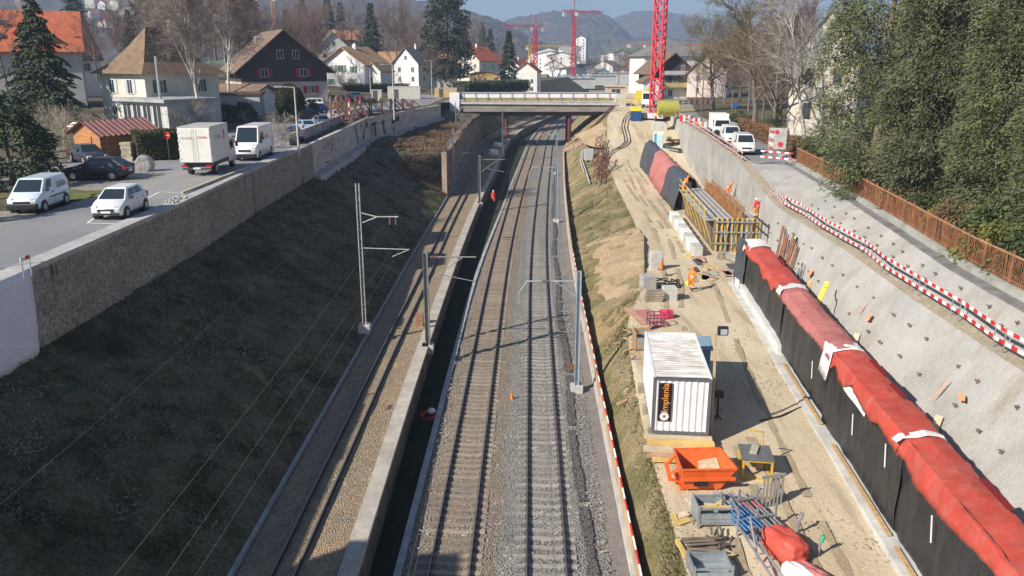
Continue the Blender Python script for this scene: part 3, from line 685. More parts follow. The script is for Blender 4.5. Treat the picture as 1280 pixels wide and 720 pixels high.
# ---------------------------------------------------------------- shotcrete slopes on the right
def shotcrete():
    m, N, L, B = newmat('shotcrete'); src = coordnode(N, L, 'world')
    c = ramp(N, L, noise(N, L, src, 0.35, 9, 0.7), [(0.3, (0.33, 0.318, 0.292)), (0.5, (0.43, 0.415, 0.385)), (0.72, (0.51, 0.495, 0.46))])
    st = noise(N, L, src, 0.5, 7, 0.7, (1, 1.2, 0.25)); c = mixc(N, L, maprange(N, L, st, 0.50, 0.68, 0, 0.7), c, (0.32, 0.265, 0.185))
    c = mixc(N, L, maprange(N, L, noise(N, L, src, 0.16, 5, 0.6), 0.5, 0.6, 0, 0.4), c, (0.36, 0.365, 0.36))
    c = mixc(N, L, 0.7, c, ramp(N, L, noise(N, L, src, 16, 4, 0.7), [(0.3, (0.72, 0.72, 0.72)), (0.7, (1.22, 1.22, 1.22))]), 'MULTIPLY')
    L.new(c, B.inputs['Base Color']); B.inputs['Roughness'].default_value = 0.95
    bump(N, L, B, noise(N, L, src, 5, 9, 0.75), 0.8, 0.09); return m
M_shot = shotcrete()
s = empty('shotcrete_wall', (S0x(40), 40, 2.6), 0, 'tall pale sprayed-concrete slope with nail plates behind the red and black covered wall', 'wall')
def sloc(o):
    o.location = (-S0x(40), -40, -2.6); return o
sloc(loft('wall_face', lambda y: (S0x(y), W0z(y) - 0.1), lambda y: (S1x(y), S1z(y)), 10, M_shot, y1=172, amp=0.14, freq=0.5, seed=20, kind=None, parent=s, ampx=0.14, ease=lambda t: t))
M_nail = mat('nail_plate', (0.19, 0.13, 0.095), 0.8, 0.3, 3.0)
def nail_mesh(mb, p, n):
    n = n.normalized(); u = Vector((0, 1, 0)); v = n.cross(u).normalized(); w = v.cross(n).normalized(); an = random.uniform(0, 1.5)
    for k in range(2):
        a = an + k * math.pi / 2; d = v * math.cos(a) + w * math.sin(a)
        mb.beam(p - d * 0.10 + n * 0.02, p + d * 0.10 + n * 0.02, 0.045, 0.03, 0, up=n)
    mb.cyl(p, p + n * 0.16, 0.03, 5)
def nails(parent, f0, f1, rows, ys, off, org):
    n = 0
    for y in ys:
        for t in rows:
            yy = y + random.uniform(-0.55, 0.55) + (0.8 if int(t * 10) % 2 else 0); tt = t + random.uniform(-0.02, 0.02)
            a, b_ = f0(yy), f1(yy); p = Vector((a[0] + (b_[0] - a[0]) * tt, yy, a[1] + (b_[1] - a[1]) * tt)); nr = Vector((-(b_[1] - a[1]), 0, b_[0] - a[0]))
            mb = MB(); nail_mesh(mb, p + nr.normalized() * 0.05, nr); o = mb.build('nail_plate', M_nail, parent); o.location = (-org[0], -org[1], -org[2]); n += 1
    return n
nails(s, lambda y: (S0x(y), W0z(y)), lambda y: (S1x(y), S1z(y)), (0.32, 0.56, 0.8), np.arange(22, 62, 2.3), 0, (S0x(40), 40, 2.6))
M_orange_spray = mat('orange_spray', (0.85, 0.30, 0.14), 0.9, 0.2, 2.0); M_green_spray = mat('green_spray', (0.25, 0.70, 0.35), 0.9, 0.2, 2.0)
def spray(px, py, w, h, m, name='paint_mark'):
    # a mark on the slope itself: find where the sight line meets it
    d = ray(px, py); best = None
    for i in range(400):
        t = 15 + i * 0.2; p = Vector((d.x * t, d.y * t, CAMZ + d.z * t)); a = (S0x(p.y), W0z(p.y)); b_ = (S1x(p.y), S1z(p.y)); tt = (p.z - a[1]) / (b_[1] - a[1])
        if 0 <= tt <= 1 and p.x > a[0] + (b_[0] - a[0]) * tt: best = p; break
    if best is None: return
    y = best.y; tt = (best.z - W0z(y)) / (S1z(y) - W0z(y)); vs = []; k = 9
    for i in range(k):
        an = 2 * math.pi * i / k; rr = random.uniform(0.7, 1.2); yy = y + w * math.cos(an) * rr; t2 = tt + h * math.sin(an) * rr / (S1z(y) - W0z(y))
        vs.append((S0x(yy) + (S1x(yy) - S0x(yy)) * t2 - 0.19, yy, W0z(yy) + (S1z(yy) - W0z(yy)) * t2 + 0.12))
    o = MB().add(vs, [tuple(range(k))[::-1]]).build(name, m, s); o.location = (-S0x(40), -40, -2.6)
for (px, py, w, h, m) in ((1090, 400, 0.25, 0.2, M_orange_spray), (1018, 343, 0.3, 0.2, M_orange_spray), (1182, 490, 0.06, 0.5, M_orange_spray), (1212, 500, 0.3, 0.12, M_orange_spray), (996, 300, 0.3, 0.2, M_green_spray), (1082, 388, 0.06, 0.3, M_orange_spray)):
    spray(px, py, w, h, m)

tag(loft('berm', lambda y: (S1x(y) - 0.02, S1z(y)), lambda y: (S2x(y), S2z(y)), 3, M_debris, y1=172, amp=0.08, freq=1.2, seed=21), kind='structure')
u = empty('upper_shotcrete', (S2x(40), 40, 7.4), 0, 'gentle upper sprayed-concrete apron between the red white barriers and the rusty fence', 'wall')
def uloc(o):
    o.location = (-S2x(40), -40, -7.4); return o
uloc(loft('apron', lambda y: (S2x(y), S2z(y)), lambda y: (Kx(y) - 0.55, Kz(y) - 0.05), 10, M_shot, y1=79, amp=0.10, freq=0.8, seed=22, kind=None, parent=u))
uloc(sweep('drain_strip', lambda y: (Kx(y), Kz(y) - 0.1), [(-0.04, 0), (-0.04, 0.09), (-0.6, 0.075), (-0.6, 0)], mat('drain_dark', (0.20, 0.185, 0.18), 0.95, 0.3, 1.0, bmp=0.3, coord='world'), 8, 80, parent=u))
nails(u, lambda y: (S2x(y), S2z(y)), lambda y: (Kx(y) - 0.55, Kz(y) - 0.05), (0.35, 0.65), np.arange(26, 60, 2.4), 0, (S2x(40), 40, 7.4))

# ---------------------------------------------------------------- road on the right
tag(loft('road', lambda y: (S2x(y) + 0.3, S2z(y) + 0.02), lambda y: (max(Kx(y) + 0.6, S2x(y) + 6.8), Kz(y) + 0.09), 6, M_asphalt, y0=79, y1=300), kind='structure')
tag(loft('road_edge', lambda y: (S2x(y) - 0.05, S2z(y)), lambda y: (S2x(y) + 0.32, S2z(y) + 0.02), 1, M_debris, y0=79, y1=172), kind='structure')
k = sweep('road_kerb', lambda y: (max(Kx(y) + 0.6, S2x(y) + 6.8), Kz(y) + 0.05), [(0, 0), (0, 0.14), (0.16, 0.14), (0.16, 0)], M_kerb, 82, 240); tag(k, 'pale kerb along the right road in front of the brown hedge', 'kerb')

# kerb, mesh and rusty fence above the apron
k = sweep('fence_kerb', lambda y: (Kx(y), Kz(y) - 0.15), [(0.0, 0), (0.0, 0.36), (0.55, 0.42), (0.55, 0)], mat('mossy_kerb', (0.36, 0.365, 0.32), 0.95, 0.25, 0.9, bmp=0.3, coord='world'), 8, 84); tag(k, 'broad mossy concrete kerb under the rusty fence', 'kerb')
M_rustfence = mat('fence_rust', (0.30, 0.125, 0.06), 0.85, 0.35, 1.5)
fe = empty('rusty_fence', (Kx(50) + 0.3, 50, Kz(50)), 0, 'long rusty brown bar fence in front of the big conifers', 'fence')
def feloc(o):
    o.location = (-(Kx(50) + 0.3), -50, -Kz(50)); return o
fx = lambda y: Kx(y) + 0.34
bars = MB(); rails = MB()
for y in np.arange(8, 78, 0.14):
    z = Kz(y) + 0.22; bars.beam((fx(y), y, z), (fx(y) + random.uniform(-0.03, 0.03), y + random.uniform(-0.04, 0.04), z + 1.35 + random.uniform(-0.05, 0.05)), 0.022, 0.022)
feloc(bars.build('bar_panel', M_rustfence, fe))
feloc(sweep('top_rail', lambda y: (fx(y), Kz(y) + 1.5), [(-0.05, 0), (0.05, 0), (0.05, 0.06), (-0.05, 0.06)], mat('rail_rust_pale', (0.42, 0.22, 0.12), 0.85, 0.3), 8, 78, parent=fe))
feloc(sweep('bottom_rail', lambda y: (fx(y), Kz(y) + 0.4), [(-0.025, 0), (0.025, 0), (0.025, 0.05), (-0.025, 0.05)], M_rustfence, 8, 78, parent=fe))
for y in np.arange(9, 78, 2.5):
    o = MB().b2(fx(y) - 0.04, y - 0.04, Kz(y) + 0.1, fx(y) + 0.04, y + 0.04, Kz(y) + 1.75).build('fence_post', M_rustfence, fe); feloc(o)

# ---------------------------------------------------------------- red and white barriers on the berm
def barrier(p, q, label, zr=(0.45, 0.95), stripe=0.36, group='red and white barriers along the berm', name='safety_barrier', t=0.035, hh=0.15):
    p = Vector(p); q = Vector(q); e = empty(name, p, 0, label, 'barrier', group)
    d = q - p; Ln = d.length; d.normalize()
    for z in zr:
        mb = MB(); n = max(2, int(Ln / stripe))
        for i in range(n):
            a = d * (Ln * i / n) + Vector((0, 0, z)); b_ = d * (Ln * (i + 1) / n) + Vector((0, 0, z)); mb.beam(a, b_, t, hh, i % 2)
        mb.build('rail_board', [M_white, M_red], e)
    for k in (0.08, 0.92): mb = MB(); mb.beam(d * (Ln * k), d * (Ln * k) + Vector((0, 0, zr[-1] + 0.1)), 0.04, 0.04); mb.build('post', M_steel, e)
    return e
yb = 26.0; i = 0; words = ['nearest the frame edge', 'second from the near end', 'third from the near end', 'fourth from the near end', 'fifth from the near end', 'sixth from the near end', 'seventh from the near end', 'eighth from the near end', 'ninth from the near end', 'tenth from the near end', 'second to last', 'last one']
while yb < 66:
    ye = yb + 3.9; p = (S1x(yb) + 0.35 + 0.15 * math.sin(yb), yb, S1z(yb)); q = (S1x(ye) + 0.35 + 0.15 * math.sin(ye), ye, S1z(ye))
    barrier(p, q, 'red white barrier on the sandy berm, ' + words[min(i, 11)]); yb = ye + 0.1; i += 1
yb = 80.0; i = 0
while yb < 140:
    ye = yb + 4.9; p = (S1x(yb) + 0.25, yb, S1z(yb)); q = (S1x(ye) + 0.25, ye, S1z(ye))
    barrier(p, q, 'red white barrier along the pit edge ' + ('in front of the white vans' if yb < 105 else 'beyond the white vans'), stripe=0.45, group='barriers along the road edge'); yb = ye + 0.1; i += 1

# ---------------------------------------------------------------- long covered wall (new retaining wall under red and black sheets)
WW, WH = 1.15, 3.55
f = empty('covered_wall', (W0x(40), 40, 2.6), 0, 'new concrete wall hidden under black sheets and red tarpaulins beside the haul road', 'wall')
def wloc2(o):
    o.location = (-W0x(40), -40, -2.6); return o
wloc2(sweep('wall_core', lambda y: (W0x(y) + 0.1, W0z(y) - 0.2), [(0, 0), (0, WH + 0.1), (WW - 0.2, WH + 0.1), (WW - 0.2, 0)], M_conc_light, 4, 56.5, parent=f))
wloc2(sweep('footing', lambda y: (W0x(y) - 0.75, W0z(y) - 0.25), [(0, 0), (0.05, 0.33), (0.9, 0.36), (0.9, 0)], M_conc_light, 4, 57.5, parent=f))
wloc2(sweep('footing_step', lambda y: (W0x(y) - 0.35, W0z(y) - 0.2), [(0, 0), (0, 0.85), (0.4, 0.85), (0.4, 0)], mat('fresh_concrete', (0.62, 0.62, 0.60), 0.85, 0.12, 0.6, coord='world'), 42, 57.5, parent=f))
def plank(y0, y1, off, z, label):
    a = Vector((W0x(y0) + off, y0, W0z(y0) + z)); b_ = Vector((W0x(y1) + off, y1, W0z(y1) + z))
    mb = MB(); mb.beam((0, 0, 0), b_ - a, 0.16, 0.06); tag(mb.build('formwork_plank', M_wood, None, a), label, 'plank', 'planks at the foot of the covered wall')
plank(14, 23.5, -0.42, 0.18, 'long timber plank at the wall foot, nearest one at the frame edge'); plank(24.2, 31, -0.4, 0.18, 'long timber plank at the wall foot beside the cracked concrete'); plank(33, 40.5, -0.35, 0.18, 'long timber plank at the wall foot beside the lying black hose')

def sheet_mat(name, col, rough, folds, bstr=0.5, spec=0.5, dust=None):
    m, N, L, B = newmat(name); src = coordnode(N, L, 'world')
    c = ramp(N, L, noise(N, L, src, 0.5, 6, 0.6), [(0.3, tuple(x * 0.8 for x in col)), (0.7, tuple(min(1, x * 1.15) for x in col))])
    if dust: c = mixc(N, L, maprange(N, L, noise(N, L, src, 1.4, 8, 0.75, (1, 1, 0.6)), 0.45, 0.75, 0, 0.6), c, dust)
    L.new(c, B.inputs['Base Color']); B.inputs['Roughness'].default_value = rough; B.inputs['Specular IOR Level'].default_value = spec
    bump(N, L, B, noise(N, L, src, 1.3, 8, 0.7, folds, 0.6), bstr, 0.12); return m
M_redtarp = sheet_mat('red_tarp', (0.52, 0.075, 0.05), 0.55, (1, 1.0, 0.5), 0.3, 0.3, (0.52, 0.20, 0.165))
M_pinktarp = sheet_mat('faded_red_tarp', (0.48, 0.16, 0.145), 0.6, (1, 3.0, 0.5), 0.8, 0.3, (0.60, 0.30, 0.27))
M_blacksheet = sheet_mat('black_sheet', (0.028, 0.029, 0.031), 0.42, (1, 1.6, 0.18), 0.9, 0.5, (0.06, 0.06, 0.06))
M_greysheet = sheet_mat('dark_grey_sheet', (0.075, 0.08, 0.095), 0.5, (1, 1.2, 0.4), 0.6, 0.4)
M_whitefleece = sheet_mat('white_fleece', (0.80, 0.79, 0.76), 0.8, (1, 1.5, 0.8), 0.7, 0.3)
def hang(name, m, y0, y1, zlow, ztop, off, label, cat, amp=0.06, seed=1, n=60, group=None, wx=W0x, wz=W0z):
    """a sheet hanging down the track side of the wall"""
    V = []; F = []; rows = 12; ysv = np.linspace(y0, y1, n)
    for i, y in enumerate(ysv):
        for j in range(rows + 1):
            t = j / rows; z = wz(y) + zlow + (ztop - zlow) * t
            fold = (math.sin(y * 2.6 + 1.6 * math.sin(y * 0.9 + seed) + z * 0.35) * 0.45 + float(vnoise(y * 1.6 + z * 0.5, z * 0.5, seed)) * 0.8 + 0.35 * float(vnoise(y * 5.0 - z * 1.2, z * 0.9, seed + 4))) * amp * (0.5 + 1.3 * t * (1 - t) * 2)
            V.append((wx(y) + off + fold - 0.10 * (1 - t), y, z))
    k = rows + 1
    F = [(i * k + j, i * k + j + 1, (i + 1) * k + j + 1, (i + 1) * k + j) for i in range(n - 1) for j in range(rows)]
    o = np_mesh(name, V, F, m, None, True); md = o.modifiers.new('thick', 'SOLIDIFY'); md.thickness = 0.01
    return tag(o, label, cat, group)
def drape(name, m, y0, y1, low, label, cat='tarpaulin', seed=1, n=60, h=WH, wd=WW, group=None, lift=0.0, wx=W0x, wz=W0z, rag=0.34, hump=0.04, out=0.14):
    """a tarpaulin laid over the top of the wall with its edges hanging"""
    V = []; F = []; n = n * 2
    prof = [(-out - 0.16, -low), (-out - 0.12, -low * 0.66), (-out - 0.06, -low * 0.33), (-out, -0.02), (-out + 0.04, 0.035), (0.25, 0.02 + hump), (0.5 * wd, 0.05 + hump * 1.3), (wd - 0.2, 0.03 + hump), (wd + 0.06, 0.0), (wd + 0.12, -0.06), (wd + 0.16, -0.4), (wd + 0.2, -0.75)]
    ysv = np.linspace(y0, y1, n)
    for i, y in enumerate(ysv):
        rg = 1 + rag * float(vnoise(y * 0.9, 3.3, seed)) * 2 + 0.04 * float(vnoise(y * 3.0, 1.1, seed + 3))
        for j, (dx, dz) in enumerate(prof):
            if j < 3: dz *= rg
            w_ = 0.03 * float(vnoise(y * 2.6 + j * 0.8, j * 0.5, seed + 7)) + 0.034 * abs(float(vnoise(y * 3.6 - j * 0.9, j * 0.6, seed + 8))) + 0.05 * float(vnoise(y * 0.7, j * 0.5, seed + 2))
            V.append((wx(y) + dx + (w_ if j in (0, 1, 2, 3, 9, 10, 11) else 0), y, wz(y) + h + lift + dz + (w_ if 3 <= j <= 9 else 0)))
    k = len(prof); F = [(i * k + j, (i + 1) * k + j, (i + 1) * k + j + 1, i * k + j + 1) for i in range(n - 1) for j in range(k - 1)]
    o = np_mesh(name, V, F, m, None, True); o.data.set_sharp_from_angle(angle=R(17)); md = o.modifiers.new('thick', 'SOLIDIFY'); md.thickness = 0.012; md.offset = 1
    return tag(o, label, cat, group)
GB = 'black sheets on the covered wall'
hang('black_sheet', M_blacksheet, 4, 24.8, 0.12, 3.6, -0.02, 'black plastic sheet hanging from the covered wall, nearest one with many folds', 'plastic sheet', 0.12, 3, 110, GB)
hang('black_sheet', M_blacksheet, 24.6, 33.6, 0.12, 3.6, -0.03, 'black plastic sheet with two white strips below the middle red tarp', 'plastic sheet', 0.09, 5, 60, GB)
hang('black_sheet', M_blacksheet, 33.4, 43.0, 0.25, 3.6, -0.02, 'flat black plastic sheet below the faded red tarp', 'plastic sheet', 0.06, 7, 60, GB)
hang('black_sheet', M_blacksheet, 42.8, 55.8, 0.75, 3.6, -0.02, 'black plastic sheet above the white concrete step near the scaffold', 'plastic sheet', 0.06, 9, 60, GB)
GR = 'tarpaulins over the covered wall'
drape('red_tarpaulin', M_redtarp, 4, 24.9, 0.55, 'bright red tarpaulin over the wall at the lower right frame edge', seed=2, n=110, group=GR)
drape('red_tarpaulin', M_redtarp, 24.7, 33.4, 0.6, 'red tarpaulin with dark slits between two white fleece strips', seed=5, n=60, group=GR, lift=0.03)
drape('red_tarpaulin', M_pinktarp, 33.2, 43.2, 0.4, 'faded pink red tarpaulin with fine wrinkles on the covered wall', seed=8, n=70, group=GR, rag=0.05, hump=0.12)
drape('red_tarpaulin', M_redtarp, 43.0, 54.6, 0.55, 'red tarpaulin farthest along the near wall beside the scaffold', seed=11, n=60, group=GR, lift=0.03)
GW = 'white fleece strips at the tarpaulin joints'
drape('white_fleece', M_whitefleece, 24.6, 25.0, 0.16, 'narrow white fleece strip sticking out at the nearest tarp joint', 'fleece', 3, 8, group=GW, lift=0.06, out=0.3)
drape('white_fleece', M_whitefleece, 33.0, 34.3, 0.95, 'broad white fleece at the joint of red and faded tarps', 'fleece', 4, 12, group=GW, lift=0.07, out=0.22)
drape('white_fleece', M_whitefleece, 42.9, 43.9, 0.35, 'white fleece strip at the far joint of the faded tarp', 'fleece', 6, 8, group=GW, lift=0.07, out=0.2)
drape('white_fleece', M_whitefleece, 53.3, 55.6, 0.5, 'crumpled white fleece on the end of the wall by the scaffold', 'fleece', 7, 16, group=GW, lift=0.1, out=0.1, rag=0.5)
hang('white_fleece', M_whitefleece, 28.2, 31.0, 2.75, 3.1, -0.17, 'white fleece corner hanging out below the middle red tarp', 'fleece', 0.03, 4, 12, GW)
M_strip = mat('white_tape', (0.8, 0.8, 0.8), 0.6, 0.03)
for i, (y, z0) in enumerate(((21.6, 1.6), (25.8, 1.9), (29.4, 1.4), (35.6, 1.3))):
    mb = MB(); mb.beam((0, 0, 0), (0.05, 0.25, 0.8), 0.05, 0.02, up=(1, 0, 0)); tag(mb.build('white_strip', M_strip, None, (W0x(y) - 0.22, y, W0z(y) + z0)), 'short white tape strip on the black sheet, ' + ['nearest the frame edge', 'second from the frame edge', 'third from the frame edge', 'below the faded tarp'][i], 'tape', 'white strips on the black sheet')
# dark slits in the red tarps: folds where the fabric is lashed
for i, (y, dx, l) in enumerate(((20.6, 0.95, 1.7), (30.6, 0.92, 1.5), (28.2, 0.85, 1.1), (48.5, 0.9, 1.5))):
    mb = MB(); mb.box((0, 0, 0), (0.22, l, 0.03)); tag(mb.build('tarp_patch', mat('patch_maroon', (0.20, 0.015, 0.015), 0.6, 0.1), None, (W0x(y) + dx, y, W0z(y) + WH + 0.33), rz=-0.09, ), 'dark red patch on the ' + ['nearest red tarpaulin', 'middle red tarpaulin, farther of two', 'middle red tarpaulin, nearer of two', 'farthest red tarpaulin'][i], 'patch', 'dark patches on the tarpaulins')
# end drape beside the scaffold, reaching the ground
hang('dark_sheet', M_greysheet, 54.6, 57.6, 0.0, 3.75, -0.22, 'blue grey plastic sheet bunched at the end of the covered wall', 'plastic sheet', 0.25, 12, 30)

# second covered stretch farther up
f2 = empty('far_covered_wall', (W0x(105), 105, 2.6), 0, 'farther wall stretch under grey and pale red covers beyond the scaffold', 'wall')
o = sweep('wall_core', lambda y: (W0x(y) + 0.1, W0z(y) - 0.3), [(0, 0), (0, 3.4), (0.9, 3.4), (0.9, 0)], M_conc_light, 88, 121, parent=f2); o.location = (-W0x(105), -105, -2.6)
def cover(name, m, y0, y1, label, seed, lift=0.0):
    V = []; n = 26; prof = [(-1.0, 0.05), (-0.75, 1.2), (-0.45, 2.4), (-0.2, 3.3), (0.5, 3.75), (1.3, 3.3), (1.6, 2.2), (1.8, 0.8)]; k = len(prof)
    for i, y in enumerate(np.linspace(y0, y1, n)):
        for j, (dx, dz) in enumerate(prof):
            w_ = 0.09 * float(vnoise(y * 1.1, j * 0.9, seed)) + 0.04 * float(vnoise(y * 3, j * 1.9, seed + 1)); V.append((W0x(y) + dx + w_, y, W0z(y) + dz + (lift + w_ if j > 0 else 0)))
    F = [(i * k + j, (i + 1) * k + j, (i + 1) * k + j + 1, i * k + j + 1) for i in range(n - 1) for j in range(k - 1)]
    o = np_mesh(name, V, F, m, None, True); o.modifiers.new('t', 'SOLIDIFY').thickness = 0.02; tag(o, label, 'tarpaulin', 'covers on the far wall')
cover('grey_cover', M_greysheet, 87, 98, 'dark grey cover on the far wall nearest the scaffold', 3)
M_stripetarp = sheet_mat('pale_red_tarp', (0.50, 0.17, 0.15), 0.6, (1, 3.0, 0.5), 0.8, 0.3, (0.62, 0.38, 0.35))
cover('red_cover', M_stripetarp, 97.5, 110, 'pale red striped cover between two dark grey covers', 5, 0.05)
cover('grey_cover', M_greysheet, 109.5, 121, 'dark grey cover at the far end of the covered wall', 8)
# ---------------------------------------------------------------- hills
M_forest = ground('hill_forest', [(0.36, (0.02, 0.034, 0.018)), (0.45, (0.075, 0.060, 0.045)), (0.58, (0.115, 0.085, 0.064)), (0.64, (0.03, 0.042, 0.022))], 0.011, 0.055, [(0.34, (0.55, 0.56, 0.55)), (0.5, (1, 1, 1)), (0.68, (1.45, 1.4, 1.35))], 3.0, 1.0)
M_meadow = ground('hill_meadow', [(0.3, (0.07, 0.13, 0.03)), (0.55, (0.11, 0.17, 0.045)), (0.75, (0.16, 0.14, 0.075))], 0.008, 0.05, [(0.3, (0.8, 0.8, 0.8)), (0.7, (1.2, 1.2, 1.2))], 1.0, 0.4)
HILLS = []
def hill(pts, D, depth, base, nx, ny, amp, meadow, seed, wave=14.0, label=None):
    P = [atY(px, py, D) for px, py in pts]; xs = np.linspace(P[0].x, P[-1].x, nx); zr = np.interp(xs, [p.x for p in P], [p.z for p in P])
    ts = np.concatenate([np.linspace(0, 1, ny), [1.12, 1.3]]); V = np.zeros((len(ts), nx, 3)); MI = np.zeros((len(ts), nx), int)
    for i, t in enumerate(ts):
        y = D - depth * (1 - t); u = min(t, 1.0); e = u * u * (3 - 2 * u) * 0.6 + u * 0.4
        z = base + (zr - base) * e - (max(0, t - 1) * depth * 0.4)
        z = z + vnoise(xs / 190.0, y / 170.0 + xs * 0, seed) * (zr - base) * 0.10 * (1 - u) * u * 4
        fw = np.clip((u - meadow + 0.35 * vnoise(xs / 160.0, y / 130.0 + xs * 0, seed + 3)) * 12, 0, 1)
        z = z + fw * amp * (vnoise(xs / wave, y / wave + xs * 0, seed + 1) * 0.6 + vnoise(xs / (wave * 0.45), y / (wave * 0.45) + xs * 0, seed + 2) * 0.5 + 0.6)
        V[i, :, 0] = xs * (y / D) ** 0.0; V[i, :, 1] = y; V[i, :, 2] = z; MI[i] = (fw < 0.5)
    k = nx; F = []; M_ = []
    for i in range(len(ts) - 1):
        for j in range(nx - 1): F.append((i * k + j, i * k + j + 1, (i + 1) * k + j + 1, (i + 1) * k + j)); M_.append(MI[i, j])
    o = np_mesh('hills', V.reshape(-1, 3), F, [M_forest, M_meadow], None, True, M_); o['kind'] = 'structure'
    def hz(x, y):
        t = (y - (D - depth)) / depth
        if t < 0 or t > 1 or x < xs[0] or x > xs[-1]: return None
        i = min(ny - 1, int(round(t * (ny - 1)))); j = int(np.argmin(abs(xs - x))); return float(V[i, j, 2])
    return hz
H1 = hill([(-420, -70), (-200, -62), (0, -48), (200, -38), (350, -24), (450, -9), (500, 1), (560, 10), (595, 21), (625, 30), (650, 44), (680, 60), (710, 76)], 1500, 760, 9, 330, 130, 6.0, -0.2, 3, 10)
H2 = hill([(540, 70), (590, 52), (618, 36), (640, 26), (660, 22), (690, 17), (720, 15), (745, 17), (757, 22), (766, 32), (778, 46), (795, 60), (820, 74)], 2300, 700, 9, 220, 100, 7.0, -0.1, 9, 13)
H3 = hill([(690, 62), (735, 40), (760, 28), (775, 22), (790, 17), (805, 15), (830, 18), (850, 21), (880, 27), (905, 28), (940, 33), (1000, 36), (1120, 30), (1350, 26), (1500, 40)], 3100, 900, 9, 260, 90, 8.0, 0.05, 15, 16)
H4 = hill([(690, 78), (735, 68), (765, 57), (790, 51), (830, 50), (870, 53), (920, 57), (1000, 61), (1150, 60), (1400, 70)], 1900, 750, 9, 90, 40, 5.0, 0.85, 21, 24)

# ---------------------------------------------------------------- air between here and the hills
hz = MB(); hz.b2(-2900, -290, -4.5, 2900, 4300, 330)
m, N, L, B = newmat('haze_air'); N.remove(B)
vol = N.new('ShaderNodeVolumePrincipled'); vol.inputs['Color'].default_value = (0.52, 0.70, 1.0, 1); vol.inputs['Density'].default_value = 0.00037; vol.inputs['Anisotropy'].default_value = 0.1
L.new(vol.outputs[0], N['Material Output'].inputs['Volume'])
hz = hz.build('haze', m); hz['kind'] = 'stuff'; hz.display_type = 'WIRE'

# ---------------------------------------------------------------- trees
def cards(P, D, ln, wd, up=0.35, flat=None):
    """leaf sprays: one four-sided face per point P, long axis D"""
    n = len(P); D = D / (np.linalg.norm(D, axis=1, keepdims=True) + 1e-9)
    rnd = RNG.normal(size=(n, 3));
    if flat is not None: rnd = rnd * (1 - flat) + np.array([0, 0, 1.0]) * flat
    W = np.cross(D, rnd); W /= (np.linalg.norm(W, axis=1, keepdims=True) + 1e-9)
    ln = ln.reshape(-1, 1); wd = wd.reshape(-1, 1)
    a = P - W * wd * 0.3; b = P + D * ln * 0.55 - W * wd * 0.5; c = P + D * ln; d = P + D * ln * 0.5 + W * wd * 0.5
    V = np.stack([a, b, c, d], 1).reshape(-1, 3); F = np.arange(4 * n).reshape(n, 4); return V, F
M_spruce = foliage('spruce_needles', [(0.034, 0.052, 0.026), (0.068, 0.09, 0.04), (0.125, 0.135, 0.062)], 0.45)
M_dkconif = foliage('dark_needles', [(0.026, 0.042, 0.026), (0.052, 0.075, 0.04), (0.09, 0.115, 0.058)], 0.4)
M_cyp = foliage('olive_needles', [(0.052, 0.066, 0.03), (0.108, 0.122, 0.056), (0.19, 0.195, 0.098)], 0.5)
M_cyp2 = foliage('grey_green_needles', [(0.06, 0.074, 0.038), (0.128, 0.14, 0.072), (0.21, 0.21, 0.118)], 0.5)
M_twig = mat('twigs', (0.185, 0.135, 0.105), 0.95, 0.3, 1.0)
M_twig_ol = mat('olive_twigs', (0.20, 0.16, 0.085), 0.95, 0.35, 0.6)
M_twig_red = mat('red_brown_twigs', (0.20, 0.13, 0.105), 0.95, 0.3, 1.0)
M_birch = mat('birch_bark', (0.50, 0.47, 0.42), 0.85, 0.35, 2.5, bmp=0.3, stretch=(1, 1, 4))
M_palelimb = mat('pale_limb', (0.42, 0.39, 0.34), 0.9, 0.3, 2.0)

def spruce_mesh(h, r, n, seed, droop=0.45, base=0.06, card=0.42, power=0.85, irregular=0.25):
    rg = np.random.default_rng(seed); P = []; D = []; z = base * h; lv = []
    while z < h * 0.985: lv.append(z); z += h * 0.022 + 0.08
    per = n // (len(lv) * 8)
    for z in lv:
        t = (z - base * h) / (h - base * h); R0 = r * (1 - t) ** power + 0.12; nb = rg.integers(6, 10)
        for b in range(nb):
            a = rg.uniform(0, 6.283); Lb = R0 * rg.uniform(1 - irregular * 1.6, 1 + irregular); m_ = max(4, int(per * (0.35 + 1.3 * (1 - t))))
            s = rg.uniform(0.12, 1, m_) ** 0.7; dr = droop * (0.6 + 0.6 * rg.random())
            x = np.cos(a) * Lb * s; y = np.sin(a) * Lb * s; zz = z + 0.18 * Lb * s - dr * Lb * s * s
            lat = rg.normal(0, 0.16, m_) * Lb * (1.05 - s * 0.75); x += -np.sin(a) * lat; y += np.cos(a) * lat; zz += rg.normal(0, 0.07, m_) - abs(lat) * 0.3
            P.append(np.stack([x, y, zz], 1)); sg = np.sign(lat)
            D.append(np.stack([np.cos(a) - np.sin(a) * sg * 0.8 + rg.normal(0, .2, m_), np.sin(a) + np.cos(a) * sg * 0.8 + rg.normal(0, .2, m_), -0.45 - 0.5 * s + rg.normal(0, .2, m_)], 1))
    P = np.concatenate(P); D = np.concatenate(D); k = len(P)
    return cards(P, D, card * RNG.uniform(0.6, 1.3, k), card * 0.42 * RNG.uniform(0.7, 1.3, k), flat=0.6)
